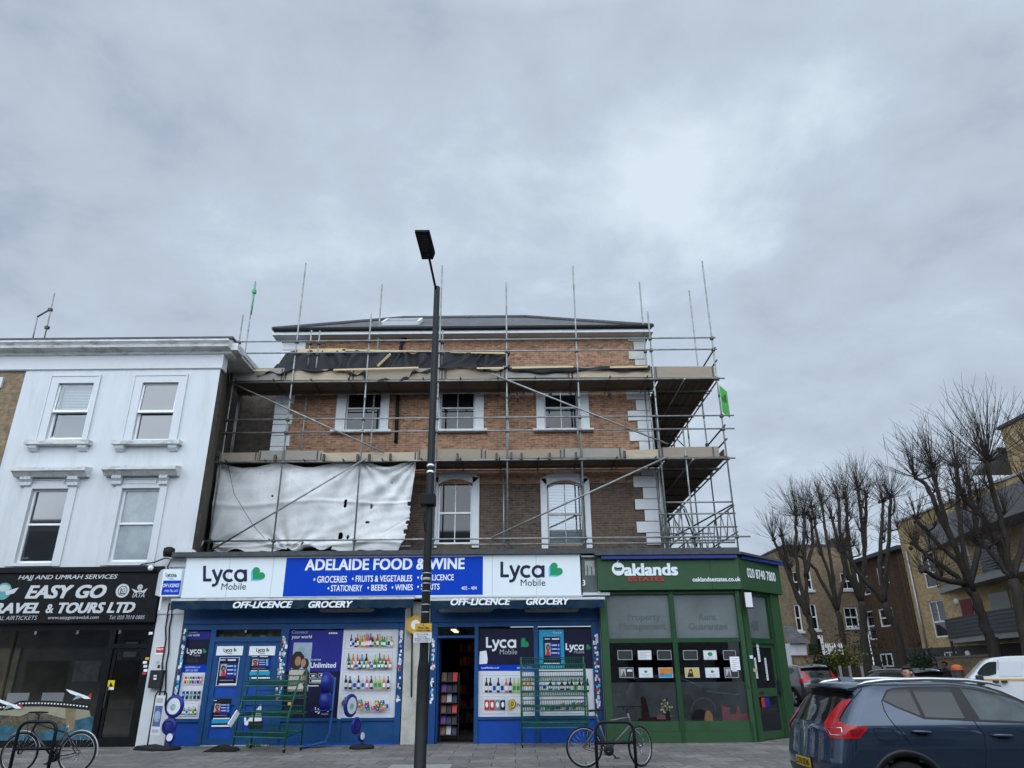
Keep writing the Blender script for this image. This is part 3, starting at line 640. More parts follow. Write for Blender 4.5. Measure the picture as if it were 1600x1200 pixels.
    cab = thing('filing_cabinet', 'pale filing cabinet behind the travel shop door', 'cabinet', (-10.2, FY + 3.4, PV)); MB().use(mat('cabinet_grey', (.30, .30, .30), .5)).box(-10.6, -9.75, FY + 3.0, FY + 3.6, PV + .012, 1.25).build('carcass', cab)
    for z in (.3, .62, .94): MB().use(room_wall).box(-10.56, -9.79, FY + 2.97, FY + 3.0, z, z + .27).build('drawer', cab)
    # stickers, letter box, warning sign, alarm notice
    Y = FY - .006; p = Print(Y); p.rect(mat('safety_yellow', (.75, .55, .02), .4), 168, 1063, 178.5, 1078).poly(black_ink, [(170, 1073), (173.3, 1065), (176.8, 1073)]).rect(white_ink, 168, 1074, 178, 1077.5); p.build('warning_sign', 'small yellow warning sign on the travel shop door post', 'sign')
    p = Print(FY - .045)
    for (x, y, c) in ((230, 1029, yellow_sign), (226.5, 1035, white_ink), (227, 1041, poster_white), (227.5, 1047.5, white_ink), (225.5, 1052, red_ink), (235.5, 989.5, white_ink)): p.rect(c, x - 3, y - 2, x + 3, y + 2)
    p.build('door_stickers', 'column of small stickers on the black travel shop door post', 'stickers')
    p = Print(FY - .066); p.rect(white_ink, 243, 1009, 258, 1023).rect(red_ink, 244, 1010.5, 257.5, 1020)
    p.build('alarm_notice', 'red and white alarm notice on the white pier', 'sign'); text(bpy.data.objects['alarm_notice'], 'Alarm', (245, 1011.5, 256, 1016), white_ink, Y=FY - .071, bold=.02)
    p = Print(FY - .064)
    for (x, y, w, h, c) in ((244, 1033, 5, 5, grey_ink), (251, 1032, 6, 3, white_ink), (246, 1039, 4, 5, black_ink), (253, 1040, 4, 6, grey_ink)): p.rect(c, x, y, x + w, y + h)
    p.build('torn_stickers', 'torn paper stickers on the white pier above the letter box', 'stickers')
    b = thing('letter_box', 'black metal letter box fixed to the white pier', 'letter box', (P(243, 1061, FY)[0], FY - .1, 1.2)); a = RC(233, 1047, 252.5, 1075, FY - .2)
    MB().use(charcoal).box(a[0], a[1], FY - .22, FY - .062, a[2], a[3]).build('box_body', b, bevel=.015); q = Print(FY - .2205); q.rect(white_ink, 240, 1055, 245, 1057).rect(white_ink, 240, 1059, 244.5, 1062); q.build('tag_label', None, None, parent=b)
    # cables down the pier
    for k, (x0, x1, lab) in enumerate(((269, 256, 'loose black cable down the white pier, beside the blue shopfront'), (263.5, 249, 'black cable down the middle of the white pier'))):
        pts = [V(x0 + (x1 - x0) * i / 8 + 1.3 * math.sin(i * 2.1 + k), 942 + (1095 - 942) * i / 8, FY - .09) for i in range(9)]
        tag(MB().use(matt_black).path(pts, .018, 6).build('cable'), lab, 'cable', 'cables down the white pier')
    # aerial on the roof
    z = P(150, 527, FY)[1]; a = thing('roof_aerial', 'thin two pole aerial standing on the white house roof', 'aerial', (V(60, 525, FY + 2)))
    b = FY + 2; MB().use(steel).tube(V(51, 530, b), V(59, 493, b), .022).build('short_pole', a); MB().use(steel).tube(V(69, 530, b), V(85.5, 458, b), .022).build('tall_pole', a); MB().use(dark_steel).tube(V(58.5, 495, b), V(79, 483, b), .028).build('crossbar', a)
    for px, py in ((73.5, 512), (78.5, 484)): MB().use(dark_steel).box(*(lambda v: (v.x - .06, v.x + .06, v.y - .05, v.y + .05, v.z - .05, v.z + .05))(V(px, py, b))).build('clamp', a)
    # siren and floodlight at the top of the pier
    v = V(264, 863, FY - .3); s = thing('speaker_siren', 'black round siren box above the white pier', 'siren', v); MB().use(matt_black).lathe([(0, -.12), (.13, -.11), (.15, 0), (.14, .1), (.06, .14), (0, .14)], v).build('housing', s); MB().use(matt_black).tube(v + Vector((0, .06, 0)), v + Vector((0, .3, -.1)), .03).build('bracket', s)
    v = V(235.5, 887.5, FY - .3); tag(MB().use(white_ink).lathe([(0, -.07), (.05, -.06), (.075, 0), (.05, .06), (0, .07)], v).build('dome_camera'), 'small white dome camera above the travel shop sign', 'camera')
    # cables hanging from the siren
    pts = [V(220, 882, FY - .2), V(240, 879, FY - .25), V(258, 872, FY - .28), V(268, 874, FY - .2), V(262, 885, FY - .2), V(265, 900, FY - .12)]
    tag(MB().use(matt_black).path(pts, .018, 6).build('cable'), 'tangle of black cable looping below the siren', 'cable', 'cables by the siren')
    # illuminated projecting sign
    xa, ya = P(278, 908, FY - .75)[0], FY - .75; z0, z1 = P(268, 930, FY - .6)[1], P(268, 887, FY - .6)[1]
    A = Vector((P(250, 905, FY - .15)[0], FY - .18, 0)); B = Vector((P(283, 905, FY - .6)[0], FY - .45, 0)); d = (B - A).normalized(); n = Vector((d.y, -d.x, 0)); th = .16
    t = thing('projecting_sign', 'white and blue box sign jutting out between the two shops', 'shop sign', (B.x, B.y, z0))
    A2 = Vector((P(253, 905, FY - .3)[0], FY - .42, 0)); 
    # box: visible face looks along -y, thin white side to the left
    x0, x1 = P(252.5, 907, FY - .35)[0], P(282, 907, FY - .35)[0]
    MB().use(sign_white).box(x0, x1, FY - .34, FY - .12, z0, z1).build('sign_box', t)
    xs = x0 - .22; MB().use(white_trim).add([(xs, FY - .14, z0 + .06), (x0 - .003, FY - .34, z0), (x0 - .003, FY - .34, z1), (xs, FY - .14, z1 - .02), (x0 - .003, FY - .13, z0), (x0 - .003, FY - .13, z1)], [(0, 1, 2, 3), (0, 4, 1), (3, 2, 5), (0, 3, 5, 4)]).build('side_casing', t)
    Y = FY - .342; p = Print(Y); p.rect(sign_blue, 253.5, 907, 281.5, 929.5).lyca(navy, 259, 895.5, 271.5, 901).heart(272, 897, 276, 902)
    p.build('artwork', None, None, parent=t); text(t, 'Mobile', (264, 903, 271, 905.3), navy, Y=Y - .004); text(t, 'OFF LICENCE', (254.5, 912, 280, 917.5), white_ink, bold=.02, Y=Y - .004); text(t, 'OPEN TILL LATE', (257, 921.5, 278, 925), white_ink, Y=Y - .004)
    # brown neighbour at the very left
    XL = P(22, 650, FY)[0]
    n = thing('brown_brick_house', 'brown brick terraced house at the left edge, beside the white house', 'house', (-17, FY + 4, PV)); zf = P(20, 581, FY)[1]
    MB().use(stock_brick).wall(-22, XL - .004, 3.5, zf - .01, FY + .03, [], .1).build('front_wall', n)
    MB().use(white_trim).box(P(-30, 600, FY)[0], P(3.5, 600, FY)[0], FY - .04, FY + .03, P(0, 606, FY)[1], P(0, 590, FY)[1]).build('window_lintel', n)
travel_shop_bits()

# ------------------------------------------------------------------ the brick villa behind the shops
BY = 22.6
def villa():
    X0, X1 = P(430, 650, BY)[0], 4.65
    ze = P(740, 522, BY)[1]; zd = 7.62
    t = thing('brick_villa', 'three storey orange and brown brick villa with white quoins, standing behind the shops', 'house', ((X0 + X1) / 2, BY + 4, 4.0))
    up = [RC(541, 598, 596, 673, BY), RC(688, 598, 742, 672, BY), RC(850, 598, 903, 671, BY)]
    lo = [RC(684, 749, 738, 851, BY), RC(855, 751, 912, 852, BY), RC(520, 757, 573, 852, BY)]
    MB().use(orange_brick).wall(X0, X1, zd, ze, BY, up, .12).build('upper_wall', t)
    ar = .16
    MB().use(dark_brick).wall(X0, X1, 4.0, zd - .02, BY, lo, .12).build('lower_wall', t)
    MB().use(orange_brick).box(X0, X1, BY - .012, BY + .05, zd - .20, zd - .003).build('brick_band', t)
    m = MB().use(flank_brick); m.poly([(X0, BY, 0), (X0, 31, 0), (X0, 31, ze), (X0, BY, ze)]); m.poly([(X1, BY, 0), (X1, 31, 0), (X1, 31, ze), (X1, BY, ze)]); m.build('side_wall', t)
    for h, s in zip(up, ((526, 608), (677, 756), (838, 920))):
        window(t, *h, BY + .06, fm=new_white, gm=dark_glass, cols=2, rail=.47, t=.05)
        a0, a1 = P(s[0], 640, BY)[0], P(s[1], 640, BY)[0]; m = MB().use(new_white); y0 = BY - .05
        m.box(a0, h[0], y0, BY, h[2], h[3] + .3); m.box(h[1], a1, y0, BY, h[2], h[3] + .3); m.box(h[0], h[1], y0, BY, h[3], h[3] + .3); m.build('window_surround', t)
        MB().use(new_white).box(a0 - .12, a1 + .12, BY - .16, BY, h[2] - .10, h[2] - .004).build('window_sill', t)
    for i, h in enumerate(lo):
        a0, a1 = h[0] - .20, h[1] + .22; top = h[3] + .28; n = 12; hw = (a1 - a0) / 2; xc = (a0 + a1) / 2; y0 = BY - .06
        window(t, h[0], h[1], h[2], h[3], BY + .05, fm=upvc if i < 1 else cream_stone, gm=dark_glass if i != 1 else pane_clear, cols=2, rail=.48, t=.06, arch=ar, bl=blind if i == 1 else None)
        m = MB().use(new_white if i < 2 else white_trim); o = [(a0 + (a1 - a0) * k / n, top - .22 * ((a0 + (a1 - a0) * k / n - xc) / hw) ** 2) for k in range(n + 1)]
        q = [(h[0] + (h[1] - h[0]) * k / n, h[3] - ar * ((h[0] + (h[1] - h[0]) * k / n - (h[0] + h[1]) / 2) / ((h[1] - h[0]) / 2)) ** 2) for k in range(n + 1)]
        for k in range(n): m.add([(o[k][0], y0, o[k][1]), (o[k + 1][0], y0, o[k + 1][1]), (q[k + 1][0], y0, q[k + 1][1]), (q[k][0], y0, q[k][1]), (o[k][0], BY, o[k][1]), (o[k + 1][0], BY, o[k + 1][1]), (q[k + 1][0], BY + .05, q[k + 1][1]), (q[k][0], BY + .05, q[k][1])], [(0, 1, 2, 3), (0, 4, 5, 1), (3, 2, 6, 7)])
        zz = top - .22
        m.box(a0, h[0], y0, BY, h[2] - .1, zz - .002); m.box(h[1], a1, y0, BY, h[2] - .1, zz - .002)
        # spandrels between the flat top of the hole and the arch
        m.build('window_surround', t)
    # quoins: alternating blocks
    wq = new_white
    def quoins(xe, sgn, rows, Yf, m_):
        m = MB().use(m_)
        for (z0, z1, w) in rows: m.box(min(xe, xe + sgn * w), max(xe, xe + sgn * w), Yf - .05, Yf - .002, z0 + .012, z1 - .012)
        m.build('quoins', t)
    def rows(zs, a, b): return [(zs[i + 1], zs[i], a if i % 2 == 0 else b) for i in range(len(zs) - 1)]
    zl = [P(1000, y, BY)[1] for y in (519, 534, 549, 562, 572)]
    quoins(X1 + .03, -1, rows(zl, .62, .42), BY, mat('pale_new_stone', (.45, .45, .42), .8, var=.08))
    zl = [P(1000, y, BY)[1] for y in (606, 625, 642, 658, 675, 690, 704)]; quoins(X1 + .03, -1, rows(zl, .80, .50), BY, wq)
    zl = [P(1000, y, BY)[1] for y in (728, 744, 762, 780, 797, 815, 833, 852)]; quoins(X1 + .03, -1, rows(zl, .50, .78), BY, white_trim)
    zl = [P(430, y, BY)[1] for y in (523, 536, 548, 562, 580)]; quoins(X0 - .03, 1, rows(zl, .82, .80), BY, wq)
    zl = [P(430, y, BY)[1] for y in (612, 632, 648, 664, 681, 698, 712)]; quoins(X0 - .03, 1, rows(zl, .62, .52), BY, wq)
    # eaves: soffit, fascia, gutter
    ea0, ea1 = P(426, 519, BY - .45)[0], P(1020, 514, BY - .45)[0]; yE = BY - .45; zE = P(740, 519, yE)[1]
    MB().use(new_white).box(ea0, ea1, yE, BY + .1, zE - .05, zE).box(ea0, ea1, yE - .02, yE, zE - .05, zE + .12).build('soffit', t)
    MB().use(matt_black).path([(ea0 + .05, yE - .07, zE + .13), (ea1 - .05, yE - .07, zE + .13)], .075, 10).build('gutter', t)
    # hipped slate roof
    r0, r1 = P(630, 499, 27)[0], P(822, 495, 27)[0]; zr = P(726, 497, 27)[1]; yr = 27; ze2 = zE + .16; yb = 2 * yr - yE
    m = MB().use(slate); A, B, C, D = (ea0, yE, ze2), (ea1, yE, ze2), (ea1, yb, ze2), (ea0, yb, ze2); E, F = (r0, yr, zr), (r1, yr, zr)
    m.poly([A, B, F, E]); m.poly([B, C, F]); m.poly([C, D, E, F]); m.poly([D, A, E]); rf = m.build('roof', t)
    m = MB().use(mat('ridge_tile', (.07, .07, .075), .8, var=.4, scale=12))
    for a, b in ((A, E), (E, F), (B, F)): m.path([Vector(a) + Vector((0, 0, .03)), Vector(b) + Vector((0, 0, .03))], .085, 6)
    m.build('ridge_tiles', rf)
    # roof window
    q = [P(597, 510, 24.0), P(656, 508, 24.0)]
    def onroof(px, py):
        a, f, u = ray(px, py); k = (zr - ze2) / (yr - yE)      # ray meets the front slope
        Y = (ze2 - HC - k * yE) / (u / f - k); return Vector((a / f * Y, Y, u / f * Y + HC))
    c = [onroof(598, 509), onroof(653, 508), onroof(659, 502.5), onroof(606, 503.5)]
    up_ = Vector((0, -.45, .9)); m = MB().use(white_trim)
    for a, b in zip(c, c[1:] + c[:1]): m.bar(a + up_ * .08, b + up_ * .08, .09, .14, up_)
    sk = m.build('skylight', rf) if False else m.build('skylight', t)
    MB().use(dark_glass).poly([p + up_ * .10 for p in c]).build('pane', sk)
    # drainpipes
    m = MB().use(matt_black).path([V(631.5, 523, BY - .09), V(629, 532, BY - .09), V(624.5, 552, BY - .09), V(622.5, 575, BY - .09)], .06, 8); m.tube(V(633, 523, BY - .1), V(632, 530, BY - .1), .09); m.build('drainpipe', t)
    MB().use(matt_black).tube(V(622, 612, BY - .09), V(618.5, 692, BY - .09), .06).build('drainpipe', t)
villa()
# ------------------------------------------------------------------ grocery shop building
RZ = P(740, 862, FY - .2)[1]        # flat roof level over the shops
def mean_x(px, py, Y=FY): return P(px, py, Y)[0]
XA0, XA1 = mean_x(274, 1070), mean_x(628, 1070)      # first blue shopfront
XB0, XB1 = mean_x(671, 1070), mean_x(941, 1080)      # second blue shopfront
ZBEAM0, ZBEAM1, ZHEAD = P(460, 974, FY)[1], P(460, 950, FY)[1], P(460, 983, FY)[1]
ZSILL = P(460, 1124, FY)[1]
bottle_sets = [(mat('bottle_green', (.03, .22, .06), .3), white_ink, red_ink), (mat('bottle_dark', (.02, .018, .02), .3), poster_white, black_ink), (mat('bottle_amber', (.50, .20, .04), .3), white_ink, yellow_sign),
               (mat('bottle_clear', (.50, .56, .55), .3), sign_blue, white_ink), (mat('bottle_rose', (.60, .12, .14), .3), white_ink, grey_ink), (mat('bottle_lime', (.42, .46, .10), .3), heart_green, grey_ink), (mat('bottle_teal', (.04, .28, .34), .3), poster_white, red_ink)]
snack = [red_ink, mat('snack_purple', (.10, .03, .22), .4), mat('snack_orange', (.55, .20, .03), .4), yellow_sign, mat('snack_pink', (.55, .16, .24), .4), mat('snack_brown', (.16, .08, .04), .4), heart_green, sign_blue]
skin_print = mat('printed_skin', (.36, .20, .13), .6, var=.2); hair_print = mat('printed_hair', (.035, .022, .018), .7, var=.4); coat_print = mat('printed_coat', (.50, .45, .38), .6, var=.2, scale=12); sky_print = mat('printed_sky', (.33, .42, .50), .6, var=.2, scale=3)

def small_flyer(p, x0, y0, x1, y1):
    """blue phone offer flyer: header, portrait, offers and a light foot"""
    w, h = x1 - x0, y1 - y0
    p.rect(deep_navy, x0, y0, x1, y1).rect(white_ink, x0 + w * .5, y0 + h * .05, x0 + w * .92, y0 + h * .10).rect(white_ink, x0 + w * .08, y0 + h * .06, x0 + w * .38, y0 + h * .09)
    p.rect(indigo, x0 + w * .42, y0 + h * .2, x1, y0 + h * .72).rect(sky_print, x0 + w * .1, y0 + h * .22, x0 + w * .42, y0 + h * .66).disc(hair_print, x0 + w * .27, y0 + h * .38, w * .12, h * .1).disc(skin_print, x0 + w * .28, y0 + h * .39, w * .06, h * .055).poly(red_ink, [(x0 + w * .13, y0 + h * .66), (x0 + w * .2, y0 + h * .47), (x0 + w * .34, y0 + h * .47), (x0 + w * .41, y0 + h * .66)])
    for k in range(3): p.rect(white_ink, x0 + w * .48, y0 + h * (.28 + .14 * k), x0 + w * .78, y0 + h * (.31 + .14 * k)).disc(heart_blue, x0 + w * .88, y0 + h * (.3 + .14 * k), w * .06)
    p.rect(grey_ink, x0 + w * .08, y0 + h * .8, x0 + w * .8, y0 + h * .82).rect(white_ink, x0 + w * .04, y0 + h * .93, x0 + w * .96, y0 + h * .985)

def grocery():
    t = thing('grocery_shop_building', 'single storey blue grocery shop with two shopfronts under one long sign', 'shop', ((XA0 + XB1) / 2, FY + 1.5, PV))
    # masonry: middle and right piers
    MB().use(cream_stone).box(XA1 + .03, XB0 - .03, FY - .05, FY + .25, PV, 3.5).build('pier', t)
    xr = mean_x(955, 1060); MB().use(cream_stone).box(XB1 + .02, xr - .02, FY - .06, FY + .25, PV, 3.62).build('pier', t)
    m = MB().use(dark_inside).box(XA0 - .3, XB1 + .2, FY + .26, FY + .36, 3.35, RZ - .05); m.build('back_of_sign', t)
    m = MB().use(lead).box(-9.1, 6.0, FY - .42, FY - .1, RZ - .10, RZ + .02); m.use(mat('roof_felt', (.06, .06, .062), .9, var=.3)).box(-9.1, 5.9, FY - .09, BY, RZ - .14, RZ - .03); m.build('roof', t)
    # blue joinery of the first front
    m = MB().use(shop_blue)
    m.box(XA0, XA1, FY - .07, FY + .12, ZBEAM0, ZBEAM1 + .2); m.build('lintel_board', t)
    def post(px0, px1, z0, z1, y0=FY - .03, y1=FY + .1, mm=shop_blue, name='post'):
        a0, a1 = mean_x(px0, 1070), mean_x(px1, 1070); return MB().use(mm).box(a0, a1, y0, y1, z0, z1).build(name, t)
    def rail(x0, x1, z0, z1, mm=shop_blue, y0=FY - .035, y1=FY + .1): return MB().use(mm).box(x0, x1, y0, y1, z0, z1).build('rail', t)
    zt = ZBEAM0 - .004
    post(274, 281, PV, zt); post(319, 327, PV, zt); post(431, 444, PV, zt); post(531, 537, PV, ZSILL); post(619, 628, PV, zt)
    zh = ZHEAD
    for a, b in ((281, 319), (327, 431), (444, 619)): rail(mean_x(a, 1070) + .003, mean_x(b, 1070) - .003, zh, zt)
    for a, b, mm in ((281, 319, riser_blue), (444, 531, shop_blue), (537, 619, shop_blue)):
        x0, x1 = mean_x(a, 1070) + .003, mean_x(b, 1070) - .003
        MB().use(mm).box(x0, x1, FY + .0, FY + .08, PV, ZSILL - .05).build('stall_riser', t); rail(x0, x1, ZSILL - .045, ZSILL + .02)
    MB().use(riser_blue).box(mean_x(444, 1070), mean_x(619, 1070), FY - .045, FY - .036, PV, PV + .05).build('plinth_strip', t)
    for a, b in ((281, 319), (444, 619)):
        MB().use(dim_glass).rect(mean_x(a, 1070), mean_x(b, 1070), ZSILL, zh, FY + .06).build('shop_window', t)
    # double door with transom
    x0, x1 = mean_x(327, 1070), mean_x(431, 1070); xm = (x0 + x1) / 2; zd = P(380, 1003, FY)[1]
    rail(x0, x1, zd, zd + .12)
    MB().use(clear_glass('transom_glass', (.8, .8, .7), .1)).rect(x0, x1, zd + .12, zh, FY + .05).build('transom_pane', t)
    pr = Print(FY + .3); pr.rect(mat('store_paper', (.26, .22, .13), .8, var=.5, scale=6), 318, 980, 440, 1006)
    for k in range(9): pr.rect(snack[k % 8] if k % 3 == 0 else (poster_white if k % 2 else mat('store_straw', (.40, .34, .20), .8, var=.3)), 330 + 11 * k, 989 + (k * 5) % 4, 338 + 11 * k, 1000)
    pr.build('stored_packets', None, None, parent=t)
    for a, b, hx in ((x0 + .01, xm - .005, 1), (xm + .005, x1 - .01, -1)):
        d = MB().use(shop_blue); d.box(a, a + .13, FY - .01, FY + .05, PV + .02, zd - .004); d.box(b - .13, b, FY - .01, FY + .05, PV + .02, zd - .004)
        d.box(a + .13, b - .13, FY - .01, FY + .05, zd - .13, zd - .004); d.box(a + .13, b - .13, FY - .01, FY + .05, PV + .02, PV + .16); zl = 1.13
        d.box(a + .13, b - .13, FY - .01, FY + .05, zl - .09, zl + .09); d.use(riser_blue).rect(a + .13, b - .13, PV + .16, zd - .13, FY + .02)
        d = d.build('door', t)
        if hx == 1: MB().use(matt_black).box((a + b) / 2 - .17, (a + b) / 2 + .17, FY - .025, FY - .0105, zl - .05, zl + .06).box((a + b) / 2 - .03, (a + b) / 2 + .03, FY - .035, FY - .026, zl, zl + .03).build('letter_slot', d)
        else: MB().use(chrome).box(a + .03, a + .07, FY - .06, FY - .011, 1.0, 1.12).build('handle', d)
    MB().use(grey_ink).box(x0, x1, FY - .05, FY + .06, PV, PV + .018).build('threshold', t)
    # blue joinery of the second front
    MB().use(shop_blue).box(XB0, XB1, FY - .07, FY + .12, ZBEAM0, ZBEAM1 + .2).build('lintel_board', t)
    post(671, 681, PV, zt, mm=dark_blue); post(741, 747, PV, zt); post(835, 842, PV, zt, y0=FY - .02); post(928, 941, PV, zt)
    xd0, xd1 = mean_x(681, 1070), mean_x(741, 1070); zdo = P(712, 997, FY)[1]
    for a, b in ((681, 741), (747, 835), (842, 928)): rail(mean_x(a, 1070) + .003, mean_x(b, 1070) - .003, zh + .02, zt)
    rail(xd0, xd1, zdo, zdo + .06, mm=dark_blue)
    MB().use(clear_glass('transom_glass')).rect(xd0, xd1, zdo + .06, zh + .02, FY + .05).build('transom_pane', t)
    for a, b in ((747, 835), (842, 928)):
        q0, q1 = mean_x(a, 1070) + .003, mean_x(b, 1070) - .003
        MB().use(riser_blue).box(q0, q1, FY + .0, FY + .08, PV, ZSILL - .05).build('stall_riser', t); rail(q0, q1, ZSILL - .045, ZSILL + .02)
        MB().use(dim_glass).rect(q0, q1, ZSILL, zh, FY + .06).build('shop_window', t)
    # room behind the open door
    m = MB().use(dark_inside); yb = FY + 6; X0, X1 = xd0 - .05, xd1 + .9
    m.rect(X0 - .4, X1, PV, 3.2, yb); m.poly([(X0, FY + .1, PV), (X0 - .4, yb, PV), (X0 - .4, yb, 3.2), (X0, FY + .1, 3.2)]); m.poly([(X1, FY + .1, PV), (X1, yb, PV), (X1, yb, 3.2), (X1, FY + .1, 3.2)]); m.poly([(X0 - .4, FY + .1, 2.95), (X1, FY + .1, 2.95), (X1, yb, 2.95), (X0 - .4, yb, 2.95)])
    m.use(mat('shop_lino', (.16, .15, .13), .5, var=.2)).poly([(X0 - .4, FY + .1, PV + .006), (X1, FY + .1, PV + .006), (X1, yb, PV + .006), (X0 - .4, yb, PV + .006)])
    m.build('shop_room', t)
    m = MB().use(matt_black).box(xd0 + .06, xd1, FY + .3, FY + 1.0, PV + .008, PV + .03); tag(m.build('door_mat'), 'black mat on the floor just inside the open grocery door', 'mat')
    # open door leaf folded inwards
    d = MB().use(dark_blue).box(xd0 + .005, xd0 + .05, FY + .12, FY + .9, PV + .02, zdo - .01); d.build('door', t)
    # shelves of goods inside
    for (xa, xb, ya, yb2, lab) in ((xd0 + .28, xd1 + .15, FY + 4.2, FY + 4.6, 'tall shelves of packets at the far end of the grocery shop'),):
        s = thing('shop_shelves', lab, 'shelves', ((xa + xb) / 2, ya, PV)); frm = mat('shelf_grey', (.10, .10, .10), .6)
        MB().use(frm).box(xa, xb, yb2, yb2 + .03, PV, 2.5).build('back', s)
        for k in range(6):
            z = .35 + .40 * k; MB().use(frm).box(xa, xb, ya, yb2 - .003, z, z + .03).build('shelf', s); g = MB(); x = xa + .02
            while x < xb - .12:
                w = rnd.uniform(.07, .14); g.use(rnd.choice([snack[5], snack[1], charcoal, red_ink, snack[5], snack[2], charcoal])).box(x, x + w, ya + .03, ya + .22, z + .032, z + .032 + rnd.uniform(.14, .28)); x += w + .015
            g.build('packets', s)
    s = thing('magazine_rack', 'dark slanted rack of newspapers inside the open grocery door', 'rack', (xd0 + .3, FY + .8, PV)); f = MB().use(dark_steel)
    xa, xb = xd0 + .09, xd0 + .52
    for x in (xa, xb): f.bar((x, FY + .55 + .9 * (x - xa), PV + .01), (x, FY + .62 + .9 * (x - xa), 1.75), .03, .03)
    f.build('frame', s)
    for k in range(6):
        z = .3 + .25 * k; g = MB().use(dark_steel).box(xa, xb, FY + .42, FY + .56, z - .02, z); g.build('shelf', s); g = MB()
        for q in range(3): g.use([snack[5], navy, charcoal, snack[1], charcoal, grey_ink, snack[5], red_ink, navy][(k * 3 + q * 5) % 9]).poly([(xa + .02 + q * .14, FY + .43, z + .003), (xa + .14 + q * .14, FY + .43, z + .003), (xa + .14 + q * .14, FY + .54, z + .21), (xa + .02 + q * .14, FY + .54, z + .21)])
        g.build('newspapers', s)
    l = thing('strip_light', 'lit strip light on the ceiling inside the open grocery door', 'light', (xd0 + .4, FY + 2, 2.9)); MB().use(mat('lit_tube', (.9, .85, .7), .5, var=0, emit=((1, .86, .62), 1.2))).box(xd0 + .22, xd0 + .34, FY + 1.6, FY + 2.9, 2.87, 2.90).build('tube', l); MB().use(white_trim).box(xd0 + .18, xd0 + .38, FY + 1.55, FY + 2.95, 2.902, 2.94).build('housing', l)
    # stickers layered on the posts (a pattern of scraps)
    for (pa, pb, ya, yb2, n, nm) in ((275, 280.5, 985, 1095, 46, 0), (431.5, 443, 1000, 1095, 60, 1), (620, 627, 990, 1100, 40, 2), (672, 679, 1000, 1105, 40, 3), (929.5, 938, 990, 1110, 60, 4)):
        p = Print(FY - .031)
        for k in range(n):
            yy = ya + (yb2 - ya) * rnd.random(); f_ = (yy - 1070) / 1000.0; xx = pa + (pb - pa - 3) * rnd.random()
            X = P(xx, 1070, FY)[0]; Z = P(xx, yy, FY)[1]; w = rnd.uniform(.03, .06); h = rnd.uniform(.04, .10)
            p.mb.use(rnd.choice([white_ink, poster_white, grey_ink, white_ink, poster_white, white_ink, poster_white, grey_ink, heart_blue, black_ink, red_ink])).rect(X, X + w, Z, Z + h, FY - .032 - .0004 * k)
        p.mb.build('sticker_pattern', t)
    return t
groc = grocery()

